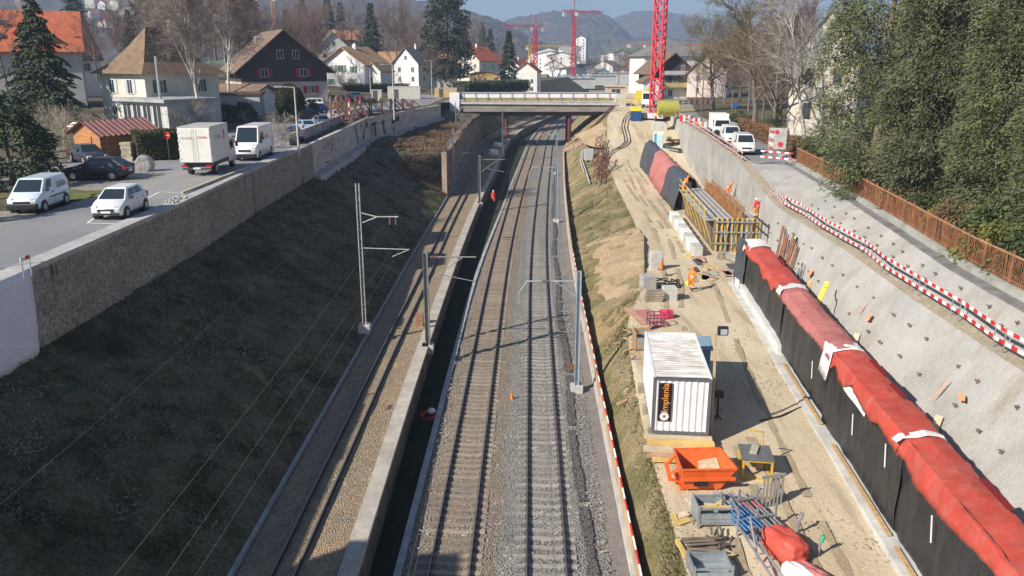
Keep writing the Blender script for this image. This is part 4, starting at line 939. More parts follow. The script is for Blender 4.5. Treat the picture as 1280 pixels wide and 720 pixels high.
def clump_mesh(prof, h, nclump, per, card, seed, cr=(0.7, 1.3), sag=0.3, fill=0.25, asp=0.5):
    """crown of many loose clumps spread over a body of revolution prof(t)->radius"""
    rg = np.random.default_rng(seed); P = []; D = []
    for c in range(nclump):
        t = rg.random() ** 0.85; rr = prof(t) * (1 - fill * rg.random() ** 2); a = rg.uniform(0, 6.283); z = t * h
        C = np.array([np.cos(a) * rr, np.sin(a) * rr, z]); R0 = rg.uniform(*cr) * (0.65 + 0.5 * (1 - t)); m_ = int(per * (R0 / cr[1]) ** 2) + 12
        v = rg.normal(size=(m_, 3)); v /= np.linalg.norm(v, axis=1, keepdims=True); v *= rg.uniform(0.55, 1.08, (m_, 1))
        v = v * np.array([R0, R0, R0 * 0.8]); ou = np.array([np.cos(a), np.sin(a), 0]); v += ou * (v @ ou).reshape(-1, 1) * 0.35; v[:, 2] -= sag * np.clip(v @ ou, 0, None)
        P.append(C + v); D.append(v / R0 * 0.7 + ou * 0.5 + np.array([0, 0, -0.25]) + rg.normal(0, .35, (m_, 3)))
    P = np.concatenate(P); D = np.concatenate(D); P[:, 2] = np.maximum(P[:, 2], 0.1); k = len(P)
    return cards(P, D, card * RNG.uniform(0.6, 1.4, k), card * asp * RNG.uniform(0.7, 1.3, k))
def trunk_obj(parent, h, r, m, bend=0.0, n=7):
    mb = MB(); pts = []; rs = []
    for i in range(9):
        t = i / 8; pts.append((bend * math.sin(t * 3) * 0.5, bend * math.cos(t * 2.2) * 0.3, -0.3 + t * (h + 0.3))); rs.append(r * (1 - t * 0.93) + 0.01 + (0.25 * r if i == 0 else 0))
    mb.tube(pts, rs, n); return mb.build('trunk', m, parent)
def conifer(name, VF, m, h, r, label, loc, rz=0, s=1.0, group=None, cat='tree', bark=M_bark):
    e = empty(name, loc, rz, label, cat, group, s); np_mesh('crown', VF[0], VF[1], m, e); trunk_obj(e, h, r, bark); return e

def grow(mbs, p, d, L, r, depth, spec, rg):
    """one branch and what grows from it; mbs[0] trunk and limbs, mbs[1] finer branches"""
    sp = spec[depth]; nseg = sp.get('seg', 3); pts = [p.copy()]; rs = [r]; q = p.copy(); dd = d.copy(); dirs = [d.copy()]
    for i in range(nseg):
        dd = (dd + Vector((rg.gauss(0, sp['wob']), rg.gauss(0, sp['wob']), rg.gauss(0, sp['wob']) + sp.get('up', 0.0)))).normalized()
        q = q + dd * (L / nseg); pts.append(q.copy()); dirs.append(dd.copy()); rs.append(max(0.010 if depth > 2 else 0.012, r * (1 - (i + 1) / nseg * sp.get('tap', 0.75))))
    mbs[0 if depth < sp.get('limb', 2) else 1].tube(pts, rs, 7 if depth == 0 else (5 if depth == 1 else 3), 0, cap=False)
    if depth + 1 >= len(spec): return
    nx = spec[depth + 1]
    for c in range(nx['n'] if isinstance(nx['n'], int) else rg.randint(*nx['n'])):
        t = rg.uniform(nx.get('from', 0.3), 1.0); k = min(nseg - 1, int(t * nseg)); f = t * nseg - k
        pp = pts[k].lerp(pts[k + 1], f); rr = rs[k] * (1 - f) + rs[k + 1] * f
        ax = Vector((rg.gauss(0, 1), rg.gauss(0, 1), rg.gauss(0, 1))).cross(dirs[k + 1])
        if ax.length < 0.01: ax = Vector((1, 0, 0))
        nd = dirs[k + 1].copy(); nd.rotate(Matrix.Rotation(rg.uniform(*nx['ang']), 3, ax.normalized())); nd.z += nx.get('lift', 0.1); nd.normalize()
        grow(mbs, pp, nd, L * nx['len'] * rg.uniform(0.65, 1.15) * (1.15 - 0.45 * t if depth == 0 else 1.0), min(rr * 0.8, r * nx['rad']), depth + 1, spec, rg)
def bare_tree(name, label, loc, h, seed, mt, mtw, spec, rz=0, s=1.0, group=None, lean=(0, 0), r0=None, cat='tree'):
    e = empty(name, loc, rz, label, cat, group, s); rg = random.Random(seed); mbs = (MB(), MB())
    grow(mbs, Vector((0, 0, -0.2)), Vector((lean[0], lean[1], 1)).normalized(), h, r0 or h * 0.02, 0, spec, rg)
    mbs[0].build('trunk', mt, e); mbs[1].build('crown', mtw, e); return e
SP_BROAD = [dict(wob=0.06, seg=6, tap=0.8), dict(n=13, len=0.55, ang=(0.6, 1.25), rad=0.45, wob=0.14, seg=4, lift=0.15, up=0.06, **{'from': 0.22}), dict(n=9, len=0.5, ang=(0.4, 1.1), rad=0.5, wob=0.16, seg=3, up=0.04),
            dict(n=9, len=0.5, ang=(0.4, 1.0), rad=0.5, wob=0.18, seg=2), dict(n=9, len=0.5, ang=(0.4, 1.0), rad=0.6, wob=0.2, seg=2)]
SP_BIRCH = [dict(wob=0.03, seg=7, tap=0.85, limb=2), dict(n=26, len=0.42, ang=(0.3, 0.75), rad=0.32, wob=0.08, seg=4, lift=0.35, up=0.10, **{'from': 0.28}), dict(n=10, len=0.45, ang=(0.3, 0.9), rad=0.45, wob=0.14, seg=3),
            dict(n=9, len=0.5, ang=(0.3, 0.9), rad=0.5, wob=0.18, seg=2, lift=-0.1), dict(n=6, len=0.55, ang=(0.3, 0.9), rad=0.6, wob=0.2, seg=2, lift=-0.2)]
SP_FAR = [dict(wob=0.05, seg=5, tap=0.8), dict(n=12, len=0.5, ang=(0.5, 1.1), rad=0.4, wob=0.12, seg=3, lift=0.2, **{'from': 0.2}), dict(n=12, len=0.5, ang=(0.4, 1.0), rad=0.5, wob=0.16, seg=2), dict(n=12, len=0.5, ang=(0.3, 1.0), rad=0.7, wob=0.18, seg=2)]
SP_POPLAR = [dict(wob=0.02, seg=6, tap=0.9), dict(n=34, len=0.26, ang=(0.25, 0.5), rad=0.3, wob=0.05, seg=3, lift=0.5, up=0.1, **{'from': 0.08}), dict(n=9, len=0.45, ang=(0.2, 0.6), rad=0.5, wob=0.1, seg=2, lift=0.2), dict(n=6, len=0.5, ang=(0.2, 0.7), rad=0.7, wob=0.15, seg=2)]
SP_BUSH = [dict(wob=0.1, seg=2, tap=0.5, limb=1), dict(n=14, len=1.1, ang=(0.3, 1.2), rad=0.5, wob=0.15, seg=3, lift=0.2, limb=1, **{'from': 0.0}), dict(n=8, len=0.5, ang=(0.3, 1.0), rad=0.5, wob=0.2, seg=2), dict(n=8, len=0.5, ang=(0.3, 1.0), rad=0.6, wob=0.2, seg=2)]

# --- right side: tall olive conifers behind the rusty fence
GC = 'big conifers behind the rusty fence'
def prof_cyp(R0):
    return lambda t: R0 * ((0.35 + 3.25 * t) if t < 0.2 else (1 - ((t - 0.2) / 0.8) ** 2.2) ** 0.8) + 0.15
cy = [clump_mesh(prof_cyp(3.6), 25, 330, 420, 0.27, 31, cr=(0.6, 1.25), sag=0.7, asp=0.3), clump_mesh(prof_cyp(3.1), 28, 330, 420, 0.27, 32, cr=(0.55, 1.15), sag=0.7, asp=0.3), clump_mesh(prof_cyp(3.9), 23, 330, 420, 0.27, 33, cr=(0.6, 1.3), sag=0.7, asp=0.3)]
cyh = [25, 28, 23]; protos = {}
spots = [(1072, 255, 0, 0.0, 1.0, 'tall dense olive conifer closest to the vans, left edge of the conifer row'), (1140, 268, 2, 1.0, 0.95, 'broad olive conifer second from the vans behind the rusty fence'), (1212, 305, 1, 2.0, 0.82, 'olive conifer behind the middle of the rusty fence'),
         (1290, 340, 0, 4.0, 0.75, 'olive conifer at the frame edge nearest the viewer'), (1120, 218, 1, 0.5, 1.0, 'tall olive conifer in the second row above the left end'), (1185, 232, 2, 3.0, 1.15, 'broad olive conifer in the second row behind the middle'),
         (1262, 250, 0, 5.0, 1.05, 'tall olive conifer in the second row near the frame edge'), (1240, 205, 1, 1.5, 1.1, 'conifer in the back row near the frame edge'), (1150, 190, 2, 2.5, 1.3, 'conifer in the back row behind the stone villa side')]
for (px, py, v, rz, s, lab) in spots:
    p = at(px, py, 9.0); p.x += (2.6 if px == 1072 else 2.8); p.y += (4.0 if px == 1072 else 1.5)
    if v not in protos:
        e = conifer('conifer', cy[v], M_cyp if v != 2 else M_cyp2, cyh[v], 0.35, lab, p, rz, s, GC); protos[v] = e
    else:
        e = copy_tree(protos[v]); e.location = p; e.rotation_euler = (0, 0, rz); e.scale = (s, s, s); e['label'] = lab
# shrubs between the fence and the conifers
sh = [clump_mesh(lambda t: 1.3 * math.sqrt(max(0, 1 - t * t)) + 0.1, 1.7, 34, 90, 0.22, 41, cr=(0.3, 0.6)), clump_mesh(lambda t: 1.1 * math.sqrt(max(0, 1 - t * t)) + 0.1, 2.3, 34, 90, 0.22, 42, cr=(0.3, 0.6))]
M_sh = [foliage('shrub_green', [(0.03, 0.045, 0.018), (0.06, 0.08, 0.03), (0.11, 0.12, 0.045)], 0.8), foliage('shrub_yellow', [(0.07, 0.075, 0.02), (0.14, 0.14, 0.035), (0.22, 0.19, 0.06)], 0.8), foliage('shrub_brown', [(0.09, 0.06, 0.035), (0.17, 0.11, 0.06), (0.24, 0.16, 0.09)], 0.8)]
shp = {}
for i in range(24):
    y = 24 + i * 2.35 + random.uniform(-0.5, 0.5); v = i % 2; c = (0, 2, 1, 0, 2, 0, 1, 0)[i % 8]
    key = (v, c); lab = ['low dark green shrub', 'low yellow green shrub', 'low brown dry shrub'][c] + ' behind the rusty fence below the conifers'
    p = (Kx(y) + 1.7 + random.uniform(0, 1.2), y, Kz(y)); s = random.uniform(0.7, 1.2)
    if key not in shp:
        e = empty('shrub', p, i, lab, 'shrub', ['green', 'yellow', 'brown'][c] + ' shrubs behind the rusty fence', s); np_mesh('foliage', sh[v][0], sh[v][1], M_sh[c], e); shp[key] = e
        st = MB()
        for k in range(5): st.tube([(0, 0, -0.1), (random.uniform(-.3, .3), random.uniform(-.3, .3), 0.6)], 0.02, 4)
        st.build('stem', M_bark, e)
    else:
        e = copy_tree(shp[key]); e.location = p; e.rotation_euler = (0, 0, i); e.scale = (s, s, s)
# brown beech hedge between road and garden
def hedge(name, label, p, q, w, h, m, n=3500, card=0.16, cat='hedge', seed=1):
    p = Vector(p); q = Vector(q); d = q - p; L_ = d.length; d.normalize(); e = empty(name, p, 0, label, cat); rg = np.random.default_rng(seed)
    u = rg.uniform(0, L_, n); side = rg.integers(0, 3, n); a = rg.uniform(-w / 2, w / 2, n); z = rg.uniform(0.05, h, n)
    off = np.where(side == 0, -w / 2, np.where(side == 1, w / 2, a)); zz = np.where(side == 2, h, z) + rg.normal(0, 0.06, n); off = off + rg.normal(0, 0.07, n); zz += 0.12 * vnoise(u * 0.8, off * 0, seed)
    nx, ny = -d.y, d.x; P = np.stack([d.x * u + nx * off, d.y * u + ny * off, zz + d.z * u], 1); D = rg.normal(size=(n, 3)) + np.array([0, 0, 0.3]); V, F = cards(P, D, card * rg.uniform(0.6, 1.4, n), card * 0.6 * np.ones(n))
    np_mesh('foliage', V, F, m, e)
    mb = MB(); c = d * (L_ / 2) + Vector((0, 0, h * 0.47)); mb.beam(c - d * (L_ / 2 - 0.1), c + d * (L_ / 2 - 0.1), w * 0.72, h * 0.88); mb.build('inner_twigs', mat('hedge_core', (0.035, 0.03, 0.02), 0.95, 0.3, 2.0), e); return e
M_beech = foliage('beech_leaves', [(0.14, 0.065, 0.03), (0.24, 0.12, 0.055), (0.32, 0.17, 0.085)], 1.0)
a = at(925, 163, 9.0); b_ = at(975, 203, 9.0)
hedge('beech_hedge', 'rusty brown beech hedge behind the parked white vans', (max(Kx(a.y) + 1.2, a.x), a.y, 9.0), (Kx(b_.y) + 1.6, b_.y, 9.0), 1.0, 1.7, M_beech, 7000)
a = at(978, 195, 9.0); b_ = at(1030, 225, 9.0)
hedge('hedge', 'dark green trimmed hedge beside the traffic board', (a.x + 1.5, a.y, 9.0), (Kx(b_.y) + 1.7, b_.y, 9.0), 1.3, 1.8, M_sh[0], 5000, seed=2)
farbare = bare_tree('bare_tree', 'bare brown tree behind the timber house, left of its ridge', atY(300, 78, 190), 15, 41, M_bark, M_twig_red, SP_FAR, 0, 1.1, 'bare trees among the far houses', r0=0.25)
# bare trees on the right
p = at(943, 158, 9.0); bare_tree('bare_tree', 'large bare tree with olive twigs standing by the blue road sign', p, 17, 5, M_bark, M_twig_ol, SP_BROAD, 0.3, 1.0, r0=0.42)
p = at(892, 139, 9.1); bare_tree('bare_tree', 'bare spreading tree standing on the paved corner beyond the vans', p, 16, 8, M_bark, M_twig_ol, SP_BROAD, 1.0, 0.95, r0=0.38)
p = at(968, 168, 9.0); iv = bare_tree('ivy_tree', 'bare tree with an ivy-covered trunk beside the stone villa', p, 15, 13, M_bark, M_twig, SP_FAR, 2.0, 1.0, r0=0.3)
V, F = clump_mesh(lambda t: 0.5, 5.5, 40, 60, 0.2, 44, cr=(0.25, 0.5)); np_mesh('ivy', V, F, M_sh[0], iv)
p = at(1006, 172, 9.0); bare_tree('pale_tree', 'bare tree with long pale branches in front of the stone villa', p, 15, 21, M_palelimb, M_palelimb, SP_FAR, 0.5, 1.0, lean=(-0.25, 0), r0=0.26)
p = at(925, 130, 9.3); bare_tree('bare_tree', 'reddish bare tree behind the large tree on the right road', p, 19, 17, M_bark, M_twig_red, SP_FAR, 0.5, 1.0, r0=0.35)
p = at(965, 128, 9.3); bare_tree('bare_tree', 'tall reddish bare tree behind the ivy-covered tree', p, 22, 19, M_bark, M_twig_red, SP_FAR, 2.5, 1.0, r0=0.4)
p = at(1000, 135, 9.3); bare_tree('bare_tree', 'tall reddish bare tree rising behind the stone villa', p, 22, 23, M_bark, M_twig_red, SP_FAR, 1.5, 1.0, r0=0.4)
for k, (px, py, s_) in enumerate(((905, 132, 0.9), (915, 138, 0.75), (935, 140, 0.9), (953, 148, 0.8), (975, 150, 1.0), (985, 158, 0.7), (870, 126, 0.7), (955, 128, 1.1))):
    p = at(px, py, 9.2); e = copy_tree(farbare); e.location = p; e.rotation_euler = (0, 0, k * 1.3); e.scale = (s_,) * 3; e['label'] = 'slender brown bare tree in the thicket along the right road'; e['group'] = 'bare trees in the thicket along the right road'
pb = clump_mesh(lambda t: 1.6 * math.sqrt(max(0, 1 - t * t)) + 0.1, 1.6, 40, 90, 0.2, 45, cr=(0.3, 0.6))
p = at(925, 152, 9.0); e = empty('shrub', p, 0, 'dark green shrub under the large bare tree by the road sign', 'shrub'); np_mesh('foliage', pb[0], pb[1], M_sh[0], e)
MB().cyl((0, 0, -0.1), (0.1, 0, 0.9), 0.04, 5).build('stem', M_bark, e)

# --- left side
def zl(px, py, z0=10.0):
    z = z0
    for _ in range(4): q = at(px, py, z); z = zleft(q.x, q.y)
    return at(px, py, z)
p = zl(62, 158); conifer('spruce', spruce_mesh(14.5, 4.6, 15000, 51, 0.5, 0.10, 0.5), M_spruce, 14, 0.25, 'large spruce in front of the red-roofed house', p, 0.4)
p = zl(28, 232); conifer('pine', clump_mesh(lambda t: 3.2 * (1 - t ** 1.6) ** 0.7 + 0.2, 7.0, 90, 190, 0.34, 52, cr=(0.5, 1.0)), M_dkconif, 6.5, 0.2, 'bushy dark pine behind the icy white delivery van', p + Vector((-0.6, 0, 0)), 0.7, 0.85)
conifer('spruce', spruce_mesh(11, 3.4, 6000, 57), M_spruce, 10, 0.2, 'spruce standing left of the view beside the street', (-37.5, 33.5, 10.4), 0.4)
spr2 = spruce_mesh(15, 3.4, 7000, 53, 0.4, 0.04, 0.6); spr3 = spruce_mesh(16, 2.6, 6000, 54, 0.35, 0.02, 0.6, 0.7)
farspots = [(166, 70, 190, spr2, 0.72, 'small dark spruce right of the white gable house'), (182, 60, 230, spr3, 1.5, 'dark conifer above the ridge of the tent-roofed house'), (318, 66, 250, spr3, 1.35, 'slim tall dark spruce above the timber house roof'), (360, 62, 290, spr2, 0.95, 'small spruce right of the timber house ridge'),
            (382, 70, 280, spr3, 1.2, 'slim conifer between the timber house and white houses'), (412, 60, 300, spr2, 1.3, 'dark conifer above the far white gable'), (428, 62, 310, spr3, 1.1, 'thin dark conifer beside the orange roof'), (466, 82, 270, spr2, 1.35, 'broad dark spruce behind the green-shuttered house'), (95, 30, 260, spr2, 1.1, 'dark evergreen at the top of the picture behind the red roof'),
            (603, 80, 420, spr3, 1.3, 'slim conifer right of the giant dark tree'), (613, 80, 430, spr2, 1.2, 'second slim conifer right of the giant dark tree'), (636, 108, 240, spr2, 1.05, 'pointed sequoia-like conifer before the bridge horizon'), (592, 84, 400, spr3, 0.9, 'small conifer above the orange-red roofs')]
pr = {}
for (px, py, Y, vf, s, lab) in farspots:
    p = atY(px, py, Y); p.z = max(p.z - 0.5, zleft(p.x, min(Y, 420)) - 0.3) if px < 600 else p.z; key = id(vf)
    if px == 182: M = M_dkconif
    if key not in pr: pr[key] = e = conifer('spruce', vf, M_dkconif, 14, 0.2, lab, p, px, s, 'dark conifers among the far houses')
    else: e = copy_tree(pr[key]); e.location = p; e.rotation_euler = (0, 0, px * 0.7); e.scale = (s, s, s); e['label'] = lab
p = atY(560, 96, 236); conifer('cedar', clump_mesh(lambda t: 6.4 * (0.75 + 0.5 * t if t < 0.5 else 1.0 * (1 - ((t - 0.5) / 0.5) ** 1.7) ** 0.9) * 0.95 + 0.2, 25, 190, 110, 0.75, 61, cr=(0.9, 1.9), fill=0.5), foliage('cedar_needles', [(0.018, 0.026, 0.018), (0.05, 0.06, 0.032), (0.10, 0.105, 0.055)], 0.3), 24, 0.5, 'giant dark tree towering over the houses left of the bridge', p, 0.3)
GB_ = 'birches beside the tent-roofed house'
p = zl(254, 166); bi = bare_tree('birch', 'tall bare birch with white trunk behind the box truck', p, 16.5, 33, M_birch, mat('birch_twigs', (0.27, 0.215, 0.185), 0.95, 0.25, 1.0), SP_BIRCH, 0.0, 1.0, GB_, r0=0.24)
p = zl(287, 141); e = copy_tree(bi); e.location = p; e.rotation_euler = (0, 0, 2.2); e.scale = (1.0,) * 3; e['label'] = 'bare birch with pale trunk by the small white-walled garage'
p = zl(222, 150); e = copy_tree(bi); e.location = p; e.rotation_euler = (0, 0, 4.0); e.scale = (1.05,) * 3; e['label'] = 'bare birch overlapping the shaded side of the tent-roofed house'
for (px, py, Y, s, lab) in ((270, 75, 200, 1.2, 'bare brown tree behind the birches'), (236, 62, 190, 1.1, 'bare brown tree behind the tent-roofed house roof'), (375, 90, 200, 0.8, 'bare tree between the timber house and green-shuttered house'), (440, 82, 290, 1.3, 'bare tree above the green-shuttered house ridge'), (480, 84, 290, 1.3, 'bare tree right of the broad dark spruce'), (520, 88, 300, 1.2, 'bare tree behind the grey-roofed white house'),
                        (150, 80, 140, 0.55, 'small bare tree before the brown roof'), (122, 100, 110, 0.5, 'small bare orchard tree below the white gable house'), (540, 104, 215, 0.5, 'bare bush in front of the grey-roofed white house'), (575, 108, 240, 0.55, 'bare bush under the giant dark tree'), (10, 120, 110, 0.7, 'bare tree at the frame edge beneath the red-roofed house'), (340, 90, 220, 1.0, 'bare tree hidden behind the timber house'),
                        (398, 80, 260, 1.1, 'bare tree behind the left end of the green-shuttered house'), (720, 90, 520, 1.0, 'bare tree near the far red crane')):
    p = atY(px, py, Y); e = copy_tree(farbare); e.location = (p.x, p.y, p.z); e.rotation_euler = (0, 0, px); e.scale = (s,) * 3; e['label'] = lab
rgf = random.Random(77)
for i in range(46):
    px = rgf.uniform(150, 600) if i < 36 else rgf.uniform(600, 800); Y = rgf.uniform(215, 400) if px < 600 else rgf.uniform(430, 620); py = 98 - (Y - 215) * 0.12 if px < 600 else 90
    p = atY(px, py, Y); e = copy_tree(farbare); e.location = (p.x, p.y, zleft(p.x, min(Y, 420)) if px < 600 else 5.0); e.rotation_euler = (0, 0, i); s_ = rgf.uniform(0.8, 1.35); e.scale = (s_, s_, s_ * rgf.uniform(0.9, 1.2)); e['label'] = 'bare brown tree in the belt of trees behind the left houses' if px < 600 else 'bare brown tree in the station district beyond the bridge'; e['group'] = 'bare trees in the belt behind the houses' if px < 600 else 'bare trees in the station district'
p = atY(503, 84, 260); bare_tree('poplar', 'tall narrow bare poplar left of the giant dark tree', p, 22, 43, M_bark, M_twig_ol, SP_POPLAR, 0, 1.0, r0=0.3)
# a far-off wood on the valley floor and along the town
rg = np.random.default_rng(5); P = []; 
for c in range(900):
    y = rg.uniform(430, 1150); x = rg.uniform(-0.66, 0.62) * y
    if -0.02 * y < x < 0.28 * y and y < 900: continue
    hh = rg.uniform(3, 8) + 0.004 * y; n_ = 26; v = rg.normal(size=(n_, 3)); v /= np.linalg.norm(v, axis=1, keepdims=True); v *= np.array([hh * 0.45, hh * 0.45, hh * 0.5]); z0 = 4 + 0.004 * (y - 424)
    h1 = H1(x, y); z0 = h1 if h1 is not None and h1 > z0 else z0
    P.append(v + np.array([x, y, z0 + hh * 0.5]))
P = np.concatenate(P); V, F = cards(P, rg.normal(size=P.shape) + np.array([0, 0, 0.8]), rg.uniform(1.5, 3.5, len(P)), rg.uniform(0.9, 1.8, len(P)))
o = np_mesh('far_woods', V, F, foliage('far_wood_twigs', [(0.05, 0.055, 0.03), (0.11, 0.085, 0.065), (0.16, 0.12, 0.095)], 0.02)); o['kind'] = 'stuff'
# ---------------------------------------------------------------- street on the left
def stw(y): return 6.4 + 6.0 * sm(62, 77, y)
tag(loft('road', lambda y: (Ax(y) - 0.86, 10.53), lambda y: (Ax(y) - stw(y), zleft(Ax(y) - stw(y), y) + 0.03), 5, M_asphalt, y1=YW - 1), kind='structure')
tag(loft('road', lambda y: (Ax(y) - 2.16, 10.53), lambda y: (Ax(y) - stw(y), zleft(Ax(y) - stw(y), y) + 0.03), 5, M_asphalt, y0=YW - 1, y1=200), kind='structure')
M_gravelpark = stones('parking_gravel', [(0.24, 0.225, 0.20), (0.36, 0.34, 0.30), (0.30, 0.28, 0.25)], 9.0, patch=(0.36, 0.32, 0.25), patchscale=0.3, bdist=0.03)
def patch(name, pts, z, m):
    vs = [(p[0], p[1], z if z is not None else zleft(p[0], p[1]) + 0.02) for p in pts]
    return tag(MB().add(vs, [tuple(range(len(vs)))]).build(name, m), kind='structure')
def dense_patch(name, x0, x1, y0, y1, dz, m, nx=6, ny=8):
    V = [(x0 + (x1 - x0) * i / nx + 0.5 * math.sin(j * 1.3), y0 + (y1 - y0) * j / ny + 0.5 * math.sin(i * 2.1), 0) for j in range(ny + 1) for i in range(nx + 1)]
    V = [(x, y, zleft(x, y) + dz) for x, y, _ in V]; k = nx + 1
    return tag(np_mesh(name, V, [(j * k + i, j * k + i + 1, (j + 1) * k + i + 1, (j + 1) * k + i) for j in range(ny) for i in range(nx)], m), kind='structure')
dense_patch('road', -47, -25.1, 58, 67.5, 0.026, M_asphalt)
dense_patch('gravel_parking', -36, -25.4, 51.3, 58.8, 0.034, M_gravelpark)
M_lawn = ground('lawn', [(0.3, (0.07, 0.10, 0.025)), (0.55, (0.13, 0.15, 0.045)), (0.75, (0.19, 0.16, 0.08))], 0.5, 7.0)
dense_patch('lawn', -31.5, -25.7, 47.5, 51.5, 0.03, M_lawn)
dense_patch('lawn', -60, -44, 84, 105, 0.02, M_lawn)
dense_patch('gravel_edge', -38, -25.7, 28, 44, 0.022, M_gravelpark)
def mark(p, q, w=0.14, name='road_marking'):
    p = Vector((p[0], p[1], 0)); q = Vector((q[0], q[1], 0)); d = (q - p).normalized(); n = Vector((-d.y, d.x, 0)) * w / 2
    tag(MB().quad(*[(v.x, v.y, zleft(v.x, v.y) + 0.042) for v in (p - n, q - n, q + n, p + n)]).build(name, M_roadmark), kind='structure')
for (a, b_) in (((109, 279), (146, 280)), ((180, 250), (200, 240)), ((200, 240), (224, 241)), ((109, 279), (118, 273)), ((150, 238), (186, 234)), ((160, 235), (176, 241))):
    p = at(a[0], a[1], 10.53); q = at(b_[0], b_[1], 10.53); mark(p, q)

# ---------------------------------------------------------------- houses
M_wallw = mat('white_render', (0.74, 0.73, 0.70), 0.9, 0.07, 0.5, bmp=0.1)
M_wallc = mat('cream_render', (0.62, 0.58, 0.50), 0.9, 0.1, 0.5, bmp=0.1)
M_wallg = mat('grey_render', (0.50, 0.49, 0.48), 0.9, 0.12, 0.5, bmp=0.1)
M_wallp = mat('pinkish_render', (0.55, 0.46, 0.42), 0.9, 0.1, 0.5, bmp=0.1)
M_wallt = mat('tan_render', (0.50, 0.40, 0.30), 0.9, 0.12, 0.5, bmp=0.1)
M_dwood = mat('dark_boarding', (0.065, 0.045, 0.038), 0.8, 0.3, 1.5, bmp=0.4, stretch=(6, 6, 0.6))
M_tred = tiles('red_tiles', (0.46, 0.115, 0.05), (0.58, 0.17, 0.08))
M_tbrown = tiles('brown_tiles', (0.15, 0.10, 0.075), (0.23, 0.155, 0.11))
M_tmoss = tiles('mossy_tiles', (0.15, 0.092, 0.06), (0.235, 0.15, 0.092), moss=(0.22, 0.185, 0.08))
M_ttan = tiles('tan_tiles', (0.42, 0.25, 0.13), (0.54, 0.34, 0.19))
M_tgrey = tiles('grey_slates', (0.16, 0.155, 0.15), (0.23, 0.22, 0.21))
M_torange = tiles('orange_tiles', (0.52, 0.22, 0.10), (0.60, 0.29, 0.15))
M_shut_g = mat('green_shutter', (0.17, 0.27, 0.17), 0.7, 0.12, 2.0)
M_shut_r = mat('red_shutter', (0.40, 0.025, 0.04), 0.6, 0.12, 2.0)
M_shut_w = mat('grey_shutter', (0.50, 0.52, 0.55), 0.7, 0.1, 2.0)
M_shut_d = mat('dark_green_shutter', (0.06, 0.12, 0.09), 0.7, 0.1, 2.0)
M_frame = mat('window_frame', (0.72, 0.72, 0.70), 0.6, 0.05, 2.0)
M_frame_d = mat('dark_window_frame', (0.10, 0.08, 0.07), 0.6, 0.1, 2.0)
M_copper = mat('grey_metal_flue', (0.45, 0.45, 0.46), 0.4, 0.15, 2.0, metal=0.6)

def window(parent, side, u, z, w, h, W_, D_, shut=None, frame=None, pm=None, off=0.0):
    """side f: y=-D/2, l: x=-W/2, r: x=W/2, b: y=D/2; u along the wall"""
    frame = frame or M_frame; fr = MB(); t = 0.07
    fr.b2(-w / 2, -0.05, -h / 2, -w / 2 + t, 0.03, h / 2); fr.b2(w / 2 - t, -0.05, -h / 2, w / 2, 0.03, h / 2)
    fr.b2(-w / 2 + t, -0.05, h / 2 - t, w / 2 - t, 0.03, h / 2); fr.b2(-w / 2 - 0.06, -0.13, -h / 2 - 0.07, w / 2 + 0.06, 0.03, -h / 2)
    fr.b2(-0.03, -0.045, -h / 2, 0.03, 0.025, h / 2 - t)
    o = fr.build('window', frame, parent)
    loc, rz = {'f': ((u, -D_ / 2 - off, z), 0), 'r': ((W_ / 2 + off, u, z), R(90)), 'l': ((-W_ / 2 - off, -u, z), R(-90)), 'b': ((-u, D_ / 2 + off, z), R(180))}[side]
    o.location = loc; o.rotation_euler = (0, 0, rz)
    MB().b2(-w / 2 + t, -0.02, -h / 2 + 0.002, w / 2 - t, 0.015, h / 2 - t).build('pane', pm or M_glass, o)
    if shut:
        for s in (-1, 1):
            sb = MB(); x0 = s * (w / 2 + 0.03); x1 = s * (w / 2 + 0.03 + w * 0.5); sb.b2(min(x0, x1), -0.075, -h / 2, max(x0, x1), -0.03, h / 2)
            for k in range(5):
                zz = -h / 2 + h * (k + 0.5) / 5; sb.b2(min(x0, x1) + 0.06, -0.09, zz - h * 0.04, max(x0, x1) - 0.06, -0.075, zz + h * 0.04)
            sb.build('shutter', shut, o)
    return o
def gable_roof(parent, w, d, h, rh, ov, rm, th=0.22, name='roof', soffit=None, z_off=0.0, kick=0.0):
    """ridge along local y, gables at front and back"""
    mb = MB(); sl = rh / (w / 2); y0, y1 = -d / 2 - ov, d / 2 + ov; xe = w / 2 + ov; ze = h - sl * ov
    for s in (-1, 1):
        pr = [(s * xe, y0, ze + kick), (s * w * 0.36, y0, h + rh - sl * w * 0.36), (0, y0, h + rh), (0, y0, h + rh + th * 1.2), (s * w * 0.36, y0, h + rh - sl * w * 0.36 + th * 1.15), (s * xe, y0, ze + th + kick)]
        if s > 0: pr = pr[::-1]
        mb.prism(pr, (0, y1 - y0, 0))
    return mb.build(name, rm, parent)
def hip_roof(parent, w, d, h, rh, ov, rm, ridge=0.0, th=0.2, bell=0.0, name='roof'):
    """hipped: ridge of length RIDGE along y; bell flares the eaves"""
    mb = MB(); lv = [(1.0 + 0, 0.0)] + ([(0.62, 0.24), (0.3, 0.6)] if bell else []) + [(0.0, 1.0)]
    ew, ed = w / 2 + ov, d / 2 + ov; V = []; F = []
    for (s, t) in lv:
        hw = max(0.02, ew * s); hd = ridge / 2 + (ed - ridge / 2) * s; z = h - 0.1 + rh * t; V += [(-hw, -hd, z), (hw, -hd, z), (hw, hd, z), (-hw, hd, z)]
    for k in range(len(lv) - 1):
        for j in range(4):
            j2 = (j + 1) % 4; F.append((k * 4 + j, k * 4 + j2, k * 4 + 4 + j2, k * 4 + 4 + j))
    F.append((0, 3, 2, 1)); F.append(tuple(len(V) - 4 + i for i in range(4)))
    mb.add(V, F); return mb.build(name, rm, parent)
